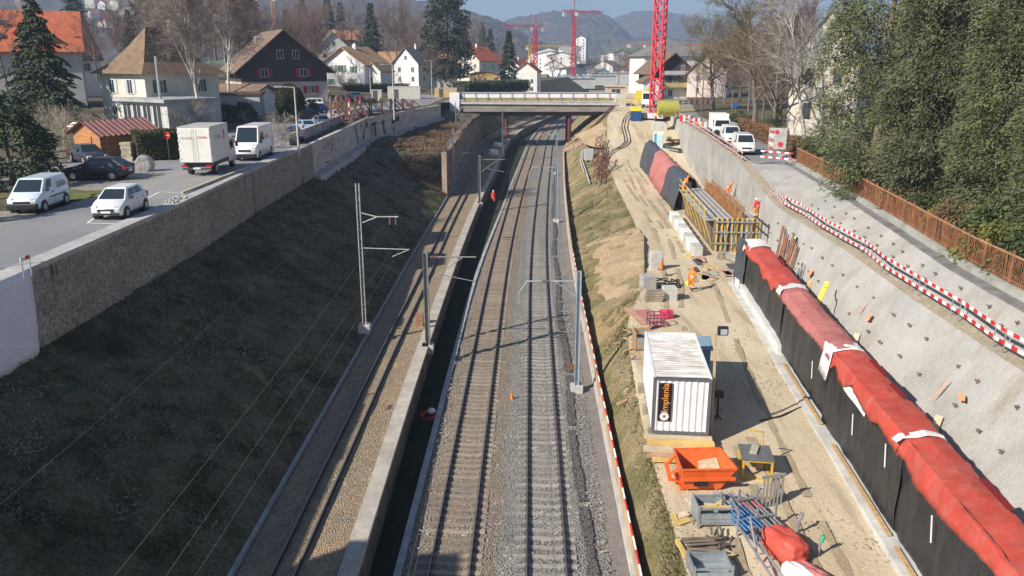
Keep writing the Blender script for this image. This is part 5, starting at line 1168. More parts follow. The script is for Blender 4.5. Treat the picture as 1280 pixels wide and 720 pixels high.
def chimney(roof, x, y, z, h=1.3, m=None, w=0.6):
    c = MB(); c.box((x, y, z + h / 2 - 0.4), (w, w, h + 0.8)); c.box((x, y, z + h + 0.06), (w + 0.16, w + 0.16, 0.12)); c.box((x, y, z + h + 0.25), (w * 0.5, w * 0.5, 0.25)); return c.build('chimney', m or M_wallw, roof)
def house(name, label, loc, rz, w, d, h, rh, wm, rm, wins=(), ov=0.6, chim=(), lower=None, group=None, cat='house', shut=None, frame=None, door=None, kick=0.0, roof='gable', ridge=0.0, bell=0.0):
    e = empty(name, loc, rz, label, cat, group); mb = MB()
    V = [(-w / 2, -d / 2, -1.5), (w / 2, -d / 2, -1.5), (w / 2, d / 2, -1.5), (-w / 2, d / 2, -1.5), (-w / 2, -d / 2, h), (w / 2, -d / 2, h), (w / 2, d / 2, h), (-w / 2, d / 2, h)]
    if roof == 'gable':
        V += [(0, -d / 2, h + rh), (0, d / 2, h + rh)]
        mb.add(V, [(0, 1, 5, 8, 4), (1, 2, 6, 5), (2, 3, 7, 9, 6), (3, 0, 4, 7)])
    else: mb.add(V, [(0, 1, 5, 4), (1, 2, 6, 5), (2, 3, 7, 6), (3, 0, 4, 7), (4, 5, 6, 7)])
    mb.build('wall', wm, e)
    if lower:
        lb = MB(); lb.box((0, 0, lower[0] / 2 - 0.75), (w + 0.06, d + 0.06, lower[0] + 1.5)); lb.build('ground_floor', lower[1], e)
    rf = gable_roof(e, w, d, h, rh, ov, rm, kick=kick) if roof == 'gable' else (hip_roof(e, w, d, h, rh, ov, rm, ridge, bell=bell) if roof == 'hip' else MB().box((0, 0, h + 0.15), (w + ov, d + ov, 0.3)).build('roof', rm, e))
    for c in chim: chimney(rf, *c)
    for wd in wins:
        sd, u, z, ww, hh = wd[:5]; window(e, sd, u, z, ww, hh, w, d, wd[5] if len(wd) > 5 else shut, frame, off=0.03 if lower and z < lower[0] else 0.0)
    if door:
        sd, u = door; o = MB().b2(-0.5, -0.06, 0, 0.5, 0.02, 2.1).build('door', M_frame_d, e); o.location = (u, -d / 2 - 0.04, 0.02) if sd == 'f' else (w / 2 + 0.04, u, 0.02); o.rotation_euler = (0, 0, 0 if sd == 'f' else R(90))
        MB().cyl((0.38, -0.1, 1.05), (0.38, -0.06, 1.05), 0.03, 6).build('handle', M_steel, o)
    return e, rf
def flo(px, py, z=None):
    return zl(px, py) if z is None else at(px, py, z)
# red-roofed house at the left edge
e, rf = house('house', 'large house with orange-red tiled roof and dormer behind the big spruce', (-77, 126, 11.2), R(-64), 12, 21, 9.0, 5.4, M_wallg, M_tred, [('r', -4, 7.0, 1.2, 1.5), ('r', 2, 7.0, 1.2, 1.5), ('r', 7.5, 7.0, 1.2, 1.5), ('r', -4, 3.2, 1.2, 1.5), ('r', 7.5, 3.2, 1.2, 1.5), ('f', 0, 7.0, 1.2, 1.5)], 0.7, [(-1, 3, 15.5)], shut=None)
for (u, ww) in ((4.4, 3.4),):
    db = MB(); db.prism([(3.0, u - ww / 2, 8.6), (3.0, u + ww / 2, 8.6), (3.0, u + ww / 2, 11.4), (3.0, u, 12.6), (3.0, u - ww / 2, 11.4)], (2.6, 0, 0)); dm = db.build('dormer', M_wallw, e)
    r2 = MB(); r2.prism([(1.0, u - ww / 2 - 0.5, 11.0), (1.0, u, 12.75), (1.0, u, 13.0), (1.0, u - ww / 2 - 0.5, 11.25)], (5.2, 0, 0)); r2.prism([(1.0, u, 12.75), (1.0, u + ww / 2 + 0.5, 11.0), (1.0, u + ww / 2 + 0.5, 11.25), (1.0, u, 13.0)], (5.2, 0, 0)); r2.build('dormer_roof', M_tred, dm)
    o = window(dm, 'r', u, 10.3, 1.6, 1.4, 11.2, 22)
for (u, t) in ((0.5, 0.55), (6.5, 0.5), (1.0, 0.25)):
    x = 6 * t + 1.2; z = 9.0 + 6.2 * (1 - x / 6) + 0.3; o = MB().box((0, 0, 0), (0.9, 1.0, 0.12)).build('roof_window', M_glass, e, (x, u, z)); o.rotation_euler = (0, math.atan(6.2 / 6), 0)
# white gable house
e, rf = house('house', 'white gable house with dark brown roof and green shutters', flo(112, 112), R(-38), 9.0, 14, 7.2, 6.4, M_wallw, M_tbrown, [('f', -1.9, 8.9, 0.9, 1.2), ('f', 0.2, 8.9, 0.9, 1.2), ('f', -2.2, 5.6, 1.0, 1.5), ('f', 1.6, 5.6, 1.0, 1.5), ('f', -2.2, 2.6, 1.0, 1.5), ('f', 1.6, 2.6, 1.0, 1.5), ('r', -4, 5.4, 1.0, 1.4), ('r', 0, 5.4, 1.0, 1.4), ('r', 4, 5.4, 1.0, 1.4)], 0.5, [(-0.5, 3, 13.4), (0.8, -1.5, 13.2)], shut=M_shut_d)
for o in [rf.parent]: o.location.y = 150; o.location.x = -83.5; o.location.z = 12.0
# tent-roofed house with flat annex
cT = flo(190, 150); cT = Vector((-43.0, 101, 10.5))
e, rf = house('house', 'white house with steep mossy tent roof behind the birches', cT, R(-32), 9.5, 11, 7.0, 5.6, M_wallc, M_tmoss, [('f', -2.2, 5.4, 1.1, 1.7, M_shut_w), ('f', 1.6, 5.4, 1.1, 1.7, M_shut_w), ('r', -3.5, 5.4, 0.9, 1.5, M_shut_d), ('r', 2.5, 5.4, 0.9, 1.5, M_shut_d), ('r', 2.5, 2.2, 0.9, 1.5), ('f', -2.2, 2.2, 1.1, 1.5)], 0.9, [(0.4, 2.0, 12.0, 1.2, M_wallw, 0.4)], roof='hip', ridge=2.6, bell=1)
e.scale = (0.92, 0.92, 0.95)
ax = empty('garage_annex', cT + Vector((3.6, -8.2, -0.1)), R(-32), 'flat-roofed grey annex with glazed front below the tent-roofed house', 'annex')
MB().b2(-4.2, -2.6, -0.5, 4.2, 3.6, 3.75).build('wall', M_wallg, ax); MB().b2(-4.7, -3.2, 3.75, 4.6, 3.9, 4.1).build('roof', mat('flat_roof', (0.34, 0.35, 0.36), 0.9, 0.2, 0.5), ax)
for u in (-3, -1.2, 0.6, 2.4): 
    o = window(ax, 'f', u, 1.9, 1.5, 3.2, 8.4, 5.2)
o = MB().cyl((0, 0, 0), (0, 0, 4.6), 0.16, 10).build('flue', M_copper, ax, (1.2, -1.2, 4.0))
# timber house
p = flo(345, 126)
e, rf = house('house', 'dark brown timber house with wide gable and red shutters', (p.x - 1.5, p.y + 6, p.z + 0.3), R(29), 15.5, 15, 5.6, 6.3, M_dwood, M_tbrown, [('f', 2.2, 7.9, 1.2, 1.5, None), ('f', -0.6, 7.9, 1.2, 1.5, None), ('f', 3.4, 4.7, 1.3, 1.4, M_shut_r), ('f', -3.6, 4.7, 1.3, 1.4, M_shut_r), ('f', 4.6, 1.7, 1.4, 1.3, M_shut_r), ('f', -2.0, 1.7, 1.4, 1.3, M_shut_r), ('l', 2, 4.6, 1.2, 1.3, None)], 1.3, [(-2.5, 2, 9.6)], lower=(3.1, M_wallp))
# garage and sheds
p = flo(300, 142); house('garage', 'small low garage with brown tiled roof beside the clipped yew', (p.x, p.y + 3, p.z), R(62), 6.0, 8.5, 2.4, 1.5, M_wallw, M_tbrown, [('r', 1.5, 1.4, 1.0, 0.9)], 0.5, cat='garage')
p = flo(268, 150); house('annex', 'low grey annex with a window behind the birch trunks', (p.x + 1, p.y + 3, p.z), R(10), 9, 5, 3.2, 0.4, M_wallg, M_tbrown, [('f', -1, 1.8, 1.0, 1.3), ('f', 2, 1.8, 1.0, 1.3)], 0.4, roof='flat', cat='annex')
# green-shuttered house
p = flo(437, 112); e, rf = house('house', 'white house with green shutters and orange-tan roof', (p.x + 0.8, p.y + 6, p.z), R(-24), 12.5, 11, 6.4, 3.9, M_wallw, M_ttan, [('f', -4.2, 5.0, 1.0, 1.5), ('f', -0.9, 5.2, 1.7, 1.7), ('f', 2.9, 5.0, 1.0, 1.5), ('f', -4.0, 1.9, 1.1, 1.5), ('f', 2.4, 1.9, 1.1, 1.5), ('r', -2, 2.0, 1.0, 1.4)], 0.9, [(0.6, -1, 9.9, 1.1, M_wallw, 0.9)], shut=M_shut_g)
lbx = Vector((p.x + 7.4, p.y + 2.5, p.z)); house('annex', 'white side wing with dark porch beside the green-shuttered house', lbx, R(-24), 4.5, 6, 4.6, 1.9, M_wallw, M_ttan, [('f', -0.6, 2.2, 1.1, 1.6)], 0.4, cat='annex')
# white houses behind
def far_house(px, py, Y, rz, w, d, h, rh, wm, rm, label, chim=True, shut=None, z=None):
    p = atY(px, py, Y); wins = []
    for fl in range(max(1, int(h / 2.7))):
        for u in ((-w * 0.27, w * 0.27) if w < 11 else (-w * 0.32, 0, w * 0.32)): wins.append(('f', u, 1.6 + 2.7 * fl, 1.1, 1.4))
        for u in (-d * 0.25, d * 0.25): wins.append(('r', u, 1.6 + 2.7 * fl, 1.0, 1.3))
    if rh > 3: wins.append(('f', 0, h + rh * 0.35, 1.0, 1.2))
    return house('house', label, (p.x, p.y, p.z), rz, w, d, h, rh, wm, rm, wins, 0.6, [(0.5, -d * 0.1, h + rh - 0.4)] if chim else (), shut=shut, group=None)
far_house(418, 88, 262, R(15), 10, 10, 6.5, 4.6, M_wallw, M_tgrey, 'white house with dark roof above the green-shuttered house')
far_house(405, 84, 275, R(20), 9, 10, 8.5, 5.0, M_wallc, M_tbrown, 'pale narrow house with steep dark gable left of the far white house')
far_house(432, 62, 300, R(-60), 8, 10, 3.5, 3.0, M_wallc, M_torange, 'small house with bright orange roof over the white gables', False)
far_house(500, 101, 262, R(-70), 9, 12, 5.4, 3.2, M_wallt, M_ttan, 'tan house with brown-orange roof right of the green-shuttered house', False)
far_house(522, 105, 250, R(-30), 9, 11, 6.2, 4.2, M_wallw, M_tgrey, 'white house with grey-brown roof left of the giant dark tree')
far_house(546, 104, 262, R(-70), 6, 8, 6.4, 2.6, M_wallw, M_torange, 'small white house with tan roof touching the giant dark tree', False)
far_house(597, 96, 330, R(-35), 11, 12, 6.4, 5.0, M_wallc, M_tred, 'pale house with red roof right of the giant dark tree')
far_house(610, 96, 350, R(-35), 9, 10, 5.4, 4.5, M_wallw, M_tred, 'second smaller red-roofed house right of the giant dark tree')
far_house(660, 116, 300, R(-10), 8, 10, 7.6, 3.0, M_wallw, M_tred, 'white block with red hipped roof behind the bridge, right of the pointed conifer')
far_house(648, 100, 420, R(-30), 9, 11, 6, 4, M_wallw, M_tred, 'white house with red roof below the yellow crane')
e, rf = far_house(607, 104, 320, R(0), 12, 8, 3.5, 1.0, mat('ochre_render', (0.55, 0.36, 0.12), 0.9, 0.1), M_tgrey, 'low ochre building before the red-roofed houses', False)
for i, (px, py, Y, w, h) in enumerate(((690, 92, 600, 22, 13), (702, 96, 580, 20, 14), (684, 76, 760, 16, 9), (712, 74, 760, 18, 10), (727, 78, 800, 10, 22), (670, 78, 780, 12, 7), (762, 82, 760, 14, 10), (772, 84, 720, 14, 12))):
    far_house(px, py, Y, R(-20 + i * 11 % 40), w, 12, h, 2.5, M_wallw, M_tgrey if i % 2 else M_tbrown, ['white terrace block on the slope between the small cranes', 'white terrace block with balconies left of the second small crane', 'pale house under the yellow crane jib', 'pale house left of the second small crane top', 'pale slab tower right of the second small crane', 'small pale house behind the yellow crane mast', 'pale block at the foot of the green field', 'pale block left of the white apartment house'][i], False)
for i in range(26):     # houses high on the left hill
    px = random.uniform(92, 205) if i < 16 else random.uniform(20, 330); py = random.uniform(8, 30) if i < 16 else random.uniform(15, 40)
    d = ray(px, py); hit = None
    for y in range(760, 1480, 6):
        t = y / d.y; p = Vector((d.x * t, y, CAMZ + d.z * t)); hh = H1(p.x, p.y)
        if hh is not None and hh > p.z: hit = Vector((p.x, p.y, hh)); break
    if hit is None: continue
    w = random.uniform(9, 20); hgt = random.uniform(5, 10)
    e, rf = house('house', 'pale far-off house on the wooded hillside above the left roofs', hit, random.uniform(-0.8, 0.8), w, 10, hgt, random.uniform(1, 4), M_wallw if i % 3 else M_wallc, (M_tgrey, M_tbrown, M_tred)[i % 3], [('f', -w * 0.25, 2.5, 1.5, 1.6), ('f', w * 0.25, 2.5, 1.5, 1.6)], 0.5, group='far houses on the left hillside')
rgh = random.Random(5)
for i in range(34):     # the town beyond the bridge
    Y = rgh.uniform(520, 1150); px = rgh.uniform(640, 800) if i < 24 else rgh.uniform(560, 660); d = ray(px, 80); x = d.x / d.y * Y; z = 4 + 0.004 * (Y - 424); w = rgh.uniform(8, 18); hgt = rgh.uniform(5, 11)
    e, rf = house('house', 'small far-off house of the hazy town beyond the bridge', (x, Y, z), rgh.uniform(-0.8, 0.8), w, 10, hgt, rgh.uniform(1, 4), M_wallw if i % 3 else M_wallc, (M_tgrey, M_tbrown, M_tred, M_tgrey)[i % 4], [('f', -w * 0.25, 2.5, 1.5, 1.6), ('f', w * 0.25, 2.5, 1.5, 1.6)], 0.5, group='far-off town houses beyond the bridge')
# long grey halls of the station district
for i, (px, py, Y, w, h) in enumerate(((745, 98, 620, 40, 6), (765, 104, 520, 26, 6), (735, 104, 480, 30, 4), (700, 108, 430, 34, 4), (640, 88, 700, 34, 6))):
    p = atY(px, py, Y); e = empty('hall', p, R(-8 + 5 * i), ['long grey hall with ribbed roof right of the second small crane', 'grey hall before the white apartment house', 'low grey station canopy beyond the bridge', 'low pale station roof beyond the bridge parapet', 'grey hall behind the pointed conifer'][i], 'hall')
    MB().b2(-w / 2, -7, -1, w / 2, 7, h).build('wall', M_wallg, e); mb = MB(); mb.b2(-w / 2 - 0.4, -7.4, h, w / 2 + 0.4, 7.4, h + 0.4)
    for k in range(8): mb.b2(-w / 2 + (k + 0.3) * w / 8, -7, h + 0.4, -w / 2 + (k + 0.7) * w / 8, 7, h + 1.0)
    mb.build('roof', mat('hall_roof', (0.30, 0.33, 0.34), 0.7, 0.2, 0.3), e)
# hillside bank beyond the bridge, dark mesh
tag(MB().prism([(-6, 0, 0), (0, 0, 7), (6, 0, 0)], (0, 60, 0)).build('spoil_mound', mat('mound_grey', (0.16, 0.155, 0.12), 0.95, 0.3, 0.2), None, atY(690, 108, 420) + Vector((-2, 0, -1)), 0.5), kind='structure')
a = atY(575, 113, 205); b_ = atY(655, 114, 232); hedge('net_hedge', 'long dark netted hedge behind the bridge below the red-roofed houses', (a.x, a.y, 10.5), (b_.x, b_.y, 10.5), 4, 2.6, M_dkconif, 6000, 0.5, seed=7)
# right side beyond the pit
p = at(808, 124, 9.3)
e, rf = house('apartment_house', 'white apartment house with broad grey hipped roof behind the red crane', (47, 252, 9.4), R(8), 19, 15, 10.5, 5.0, M_wallw, M_tgrey, [('f', -6.5, 8.3, 0.9, 2.6), ('f', -2.5, 8.3, 0.9, 2.6), ('f', -6.5, 4.5, 0.9, 2.2), ('f', -2.5, 4.5, 0.9, 2.2), ('f', 3, 8.3, 1.0, 1.6)], 0.9, [(-3, -3, 13.0, 1.2, M_wallg, 2.0)], roof='hip', ridge=4, cat='house', frame=M_frame_d)
e, rf = house('chalet', 'dark timber chalet with wide gable and balcony behind the red crane foot', (39.6, 214, 9.3), R(10), 10.5, 11, 6.8, 4.2, M_dwood, M_tbrown, [('f', -2.2, 4.6, 1.3, 1.9), ('f', 0.6, 4.6, 1.3, 1.9), ('f', 2.6, 7.6, 1.0, 1.2), ('f', -0.5, 1.4, 1.2, 1.6)], 1.2, lower=(2.6, M_wallc))
mb = MB(); mb.b2(-4.2, -7.0, 2.7, 4.2, -5.5, 2.85); mb.b2(-4.2, -7.05, 2.85, 4.2, -6.95, 3.9); mb.build('balcony', mat('balcony_yellow', (0.50, 0.40, 0.16), 0.8, 0.2), e)
mb = MB(); mb.b2(-3.6, -6.4, 5.75, 3.8, -5.55, 5.9); mb.b2(-3.6, -6.45, 5.9, 3.8, -6.35, 6.8); mb.build('balcony', M_wallg, e)
house('annex', 'small white lean-to house left of the timber chalet', (34.6, 208, 9.3), R(8), 4.6, 5, 4.2, 1.3, M_wallw, M_tbrown, [('f', 0, 3.0, 1.6, 0.9)], 0.5, cat='annex')
house('house', 'pinkish white gable house right of the timber chalet', (50.6, 212, 9.4), R(-18), 9.6, 14, 6.2, 5.2, mat('blush_render', (0.70, 0.58, 0.54), 0.9, 0.1), M_tbrown, [('f', -2.2, 5.0, 0.9, 1.3), ('f', 0.8, 5.0, 0.9, 1.3), ('f', -2.2, 2.0, 0.9, 1.3), ('f', 1.4, 2.0, 0.9, 1.3), ('f', -0.4, 7.6, 0.7, 1.0)], 0.5)
house('house', 'house with brown roof and dark gable behind the pinkish house', (60, 262, 9.6), R(30), 11, 16, 8, 5.0, M_wallc, M_tbrown, [('f', -2, 5, 1, 1.3), ('f', 2, 5, 1, 1.3)], 0.6)
e, rf = house('kiosk', 'small open shelter with thin tan roof beyond the bridge end', (26.5, 212, 9.3), 0, 4.6, 4, 2.9, 0.3, M_wallt, mat('tan_flat_roof', (0.60, 0.45, 0.30), 0.8, 0.1), [('f', 0, 1.7, 2.4, 1.4)], 0.8, roof='flat', cat='shelter')
house('villa', 'pale stone villa with steep stone gable half hidden by the conifers', (43.5, 113, 9.0), R(-28), 8.5, 12, 9.5, 6.0, mat('pale_stone', (0.62, 0.57, 0.50), 0.9, 0.2, 1.0, bmp=0.4), M_tbrown, [('f', -1.8, 7.6, 1.0, 2.0, M_wallt), ('f', 1.6, 7.6, 1.0, 2.0, M_wallt), ('f', -1.8, 3.2, 1.0, 2.0, M_wallt), ('f', 1.6, 3.2, 1.0, 2.0, M_wallt)], 0.3, frame=M_frame_d, cat='house')
house('house', 'house with red roof glimpsed between the conifer tops', (66, 128, 9.5), R(-30), 12, 14, 9, 6.5, M_wallw, M_tred, [('f', -2, 7, 1, 1.5), ('f', 2, 7, 1, 1.5)], 0.6)
# garden shed
p = flo(137, 197); e = empty('garden_shed', (p.x, p.y + 1.4, p.z), R(-30), 'orange-brown wooden shed with corrugated red-brown roof', 'shed')
M_shedw = mat('shed_boards', (0.42, 0.19, 0.075), 0.75, 0.3, 1.2, bmp=0.5, bscale=3, stretch=(0.6, 0.6, 9))
mb = MB(); w, d, h, rh = 3.6, 5.2, 2.1, 0.9
mb.add([(-w/2, -d/2, -0.2), (w/2, -d/2, -0.2), (w/2, d/2, -0.2), (-w/2, d/2, -0.2), (-w/2, -d/2, h), (w/2, -d/2, h), (w/2, d/2, h), (-w/2, d/2, h), (0, -d/2, h + rh), (0, d/2, h + rh)], [(0, 1, 5, 8, 4), (1, 2, 6, 5), (2, 3, 7, 9, 6), (3, 0, 4, 7)]); mb.build('wall', M_shedw, e)
M_corr = mat('corrugated_roof', (0.27, 0.13, 0.115), 0.6, 0.15, 1.5)
mb = MB()
for s in (-1, 1):
    n = 48; y0 = -d / 2 - 0.45; L_ = d + 0.9; vs = []; fs = []
    for i in range(n + 1):
        yy = y0 + L_ * i / n; c = 0.05 * (1 if i % 4 in (0, 1) else -1) * 0.8
        vs += [(s * 0.0, yy, h + rh + 0.14 + c), (s * (w / 2 + 0.5), yy, h - 0.12 + c)]
    for i in range(n): fs.append((2 * i, 2 * i + 1, 2 * i + 3, 2 * i + 2))
    mb.add(vs, fs)
o = mb.build('roof', M_corr, e); md = o.modifiers.new('t', 'SOLIDIFY'); md.thickness = 0.03
o = MB().b2(-0.5, -0.05, 0, 0.5, 0.03, 1.9).build('door', M_shedw, e, (0.2, -d / 2 - 0.03, 0)); MB().b2(0.35, -0.1, 0.9, 0.41, -0.05, 1.05).build('handle', M_black, o)
# hedges, topiary and garden clutter on the left
a = zl(157, 203); b_ = zl(226, 199)
hedge('hedge', 'thick green and brown garden hedge behind the road junction', (a.x + 0.3, a.y + 1.2, a.z), (b_.x, b_.y + 1.2, b_.z), 2.0, 2.3, foliage('garden_hedge', [(0.03, 0.045, 0.016), (0.07, 0.075, 0.032), (0.16, 0.12, 0.075)], 0.5), 9000, 0.15, seed=3)
a = zl(228, 186); b_ = zl(262, 172); hedge('hedge', 'lower green hedge at the foot of the birches', (a.x, a.y + 1, a.z), (b_.x, b_.y + 1, b_.z), 1.6, 1.5, M_sh[0], 4000, 0.16, seed=4)
a = zl(428, 116); b_ = zl(470, 115); hedge('hedge', 'dark clipped hedge in front of the green-shuttered house', (a.x, a.y, a.z), (b_.x + 8, b_.y, b_.z), 1.0, 1.9, M_sh[0], 3000, 0.3, seed=5)
p = zl(364, 150); e = empty('clipped_yew', p, 0, 'large egg-shaped clipped yew beside the timber house', 'shrub')
rg = np.random.default_rng(3); n = 9000; v = rg.normal(size=(n, 3)); v /= np.linalg.norm(v, axis=1, keepdims=True); prf = np.array([1.85, 1.85, 2.35]); P = v * prf * rg.uniform(0.93, 1.03, (n, 1)) + np.array([0, 0, 2.4])
V, F = cards(P, v + rg.normal(0, .6, (n, 3)), rg.uniform(0.12, 0.25, n), rg.uniform(0.07, 0.14, n)); np_mesh('foliage', V, F, foliage('yew_needles', [(0.045, 0.055, 0.018), (0.08, 0.09, 0.03), (0.12, 0.125, 0.045)], 0.8), e)
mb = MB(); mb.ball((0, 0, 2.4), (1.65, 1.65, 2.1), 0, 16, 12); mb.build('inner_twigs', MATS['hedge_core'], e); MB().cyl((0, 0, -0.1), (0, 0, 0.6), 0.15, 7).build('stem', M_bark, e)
p = zl(388, 145); e = empty('shrub', p, 0, 'small dry yellow shrub right of the clipped yew', 'shrub'); np_mesh('foliage', sh[1][0], sh[1][1], M_sh[2], e); MB().cyl((0, 0, -0.1), (0.1, 0, 0.9), 0.04, 5).build('stem', M_bark, e)
p = zl(284, 152); e = copy_tree(shp[(0, 0)]) if (0, 0) in shp else None; e.location = p; e.scale = (1.2,) * 3; e['label'] = 'round green shrub by the birch trunks and garage'; e['group'] = 'shrubs by the garage'
p = zl(308, 150); e = copy_tree(shp[(0, 0)]); e.location = p; e.scale = (1.3,) * 3; e['label'] = 'dark round shrub before the garage wall'; e['group'] = 'shrubs by the garage'
SB = bare_tree('bare_bush', 'tangled bare bush beside the dark parked car', zl(82, 196), 2.6, 71, M_birch, mat('pale_twigs', (0.36, 0.31, 0.24), 0.95, 0.3, 1.0), SP_BUSH, 0, 1.0, 'bare bushes by the street', r0=0.06, cat='shrub')
for (px, py, s, lab) in ((70, 192, 0.9, 'tangled bare bush left of the dark parked car'), (350, 182, 0.75, 'dry pale bush at the wall end behind the white van'), (338, 186, 0.6, 'small dry bush on the wall corner beside the white van'), (60, 170, 0.8, 'bare bush at the spruce foot'), (110, 172, 0.7, 'bare bush behind the wooden shed'), (245, 168, 0.9, 'brown bare bush at the birch trunk'), (425, 112, 1.2, 'bare bush before the green-shuttered house')):
    e = copy_tree(SB); p = zl(px, py); e.location = p; e.rotation_euler = (0, 0, px); e.scale = (s,) * 3; e['label'] = lab
# picket fence, stone, pillar
p = zl(62, 206); q = zl(84, 203); e = empty('picket_fence', p, 0, 'weathered grey picket fence beside the dark pine', 'fence'); d = q - p
for k in range(14):
    a = d * (k / 13); MB().b2(a.x - 0.05, a.y - 0.02, 0.05, a.x + 0.05, a.y + 0.02, 1.25 + 0.05 * (k % 2)).build('picket', M_wood_grey, e)
mb = MB(); mb.beam(Vector((0, 0.05, 0.4)), d + Vector((0, 0.05, 0.4)), 0.04, 0.08); mb.beam(Vector((0, 0.05, 0.95)), d + Vector((0, 0.05, 0.95)), 0.04, 0.08); mb.build('rail', M_wood_grey, e)
p = zl(180, 215); bm = bmesh.new(); bmesh.ops.create_icosphere(bm, subdivisions=3, radius=0.62)
for v in bm.verts:
    v.co.x *= 1.15; v.co.z *= 1.2; v.co.x = max(-0.6, min(0.6, v.co.x)); v.co.y = max(-0.4, min(0.45, v.co.y)); v.co += Vector((random.uniform(-1, 1), random.uniform(-1, 1), random.uniform(-1, 1))) * 0.03
me = bpy.data.meshes.new('boulder'); bm.to_mesh(me); bm.free(); o = bpy.data.objects.new('boulder', me); link(o); me.materials.append(mat('pale_rock', (0.27, 0.265, 0.26), 0.9, 0.25, 1.5, bmp=0.5)); o.location = p + Vector((0, 0.3, 0.5)); tag(o, 'pale grey boulder standing at the road junction', 'boulder')
p = zl(151, 202); e = MB(); 
for k in range(8): e.box((random.uniform(-.03, .03), random.uniform(-.03, .03), 0.1 + k * 0.19), (0.85 + random.uniform(-.06, .06), 0.7, 0.185))
tag(e.build('stone_pillar', mat('rubble_stone', (0.44, 0.38, 0.28), 0.9, 0.3, 1.5, bmp=0.5), None, p + Vector((0.4, 0.6, 0))), 'rough yellowish stone pillar between shed and hedge', 'pillar')
# ---------------------------------------------------------------- vehicles (front towards -Y)
def paint(name, col): return mat(name, col, 0.32, 0.03, 2.0, coat=0.5)
P_white = paint('white_car_paint', (0.78, 0.78, 0.79)); P_black = paint('black_car_paint', (0.012, 0.014, 0.02)); P_dark = paint('dark_grey_car_paint', (0.035, 0.04, 0.05))
P_silver = paint('silver_car_paint', (0.40, 0.44, 0.48)); P_blue = paint('blue_car_paint', (0.02, 0.06, 0.28)); P_lblue = paint('light_blue_car_paint', (0.30, 0.42, 0.55)); P_navy = paint('navy_car_paint', (0.015, 0.025, 0.06)); P_beige = paint('grey_beige_car_paint', (0.42, 0.41, 0.38)); P_red = paint('red_car_paint', (0.4, 0.02, 0.02))
P_iceblue = paint('ice_white_paint', (0.66, 0.74, 0.82))
G_car = glass('car_glass', (0.02, 0.032, 0.038), 0.05)
M_lamp = mat('headlamp_glass', (0.6, 0.62, 0.64), 0.1, 0.05, 3.0); M_tail = mat('tail_lamp_red', (0.45, 0.012, 0.012), 0.2, 0.05, 3.0); M_rim = mat('alloy_rim', (0.55, 0.56, 0.57), 0.35, 0.08, 3.0, metal=0.6); M_plate = mat('number_plate', (0.75, 0.75, 0.73), 0.6, 0.03); M_amber = mat('amber_lamp', (0.7, 0.25, 0.02), 0.3, 0.05)
def wheel(parent, x, y, r, w, rim=None):
    s = 1 if x > 0 else -1; mb = MB(); mb.tube([(x - s * w, y, r), (x - s * 0.03, y, r), (x, y, r)], [r, r, r * 0.93], 20); o = mb.build('wheel', M_tyre, parent)
    rb = MB(); rb.cyl((x - s * 0.06, y, r), (x + s * 0.012, y, r), r * 0.62, 16)
    for k in range(5):
        a = k * 1.2566; rb.beam((x + s * 0.016, y, r), (x + s * 0.016, y + math.cos(a) * r * 0.6, r + math.sin(a) * r * 0.6), 0.05, 0.02, up=(1, 0, 0))
    rb.build('rim', rim or M_rim, o)
KIND = {
 'small_hatch': dict(L=3.6, W=1.66, H=1.49, hood=0.92, belt=0.98, a=(0.72, 1.42, 3.05, 3.5), wr=0.56, wb=0.745, r=0.29, ax=(0.62, 3.02), nose=0.62, tail=0.95),
 'hatch': dict(L=4.4, W=1.82, H=1.49, hood=0.93, belt=1.0, a=(1.15, 2.0, 3.55, 4.25), wr=0.58, wb=0.80, r=0.32, ax=(0.85, 3.5), nose=0.62, tail=0.95),
 'sedan': dict(L=4.5, W=1.8, H=1.45, hood=0.90, belt=0.97, a=(1.15, 2.0, 3.2, 3.85), wr=0.58, wb=0.80, r=0.32, ax=(0.85, 3.55), nose=0.60, tail=0.93),
 'mpv': dict(L=4.4, W=1.8, H=1.80, hood=1.05, belt=1.12, a=(0.85, 1.6, 4.0, 4.35), wr=0.68, wb=0.84, r=0.32, ax=(0.85, 3.55), nose=0.72, tail=1.1),
 'small_van': dict(L=3.95, W=1.72, H=1.76, hood=1.02, belt=1.12, a=(0.62, 1.35, 3.72, 3.92), wr=0.68, wb=0.81, r=0.30, ax=(0.68, 3.2), nose=0.72, tail=1.1),
 'mid_van': dict(L=4.9, W=1.95, H=1.98, hood=1.12, belt=1.25, a=(0.75, 1.5, 4.7, 4.87), wr=0.78, wb=0.92, r=0.33, ax=(0.85, 3.9), nose=0.8, tail=1.2),
 'big_van': dict(L=5.95, W=2.02, H=2.72, hood=1.30, belt=1.45, a=(0.72, 1.45, 5.85, 5.93), wr=0.86, wb=0.97, r=0.35, ax=(0.95, 4.6), nose=0.95, tail=1.4, wtop=2.12),
}
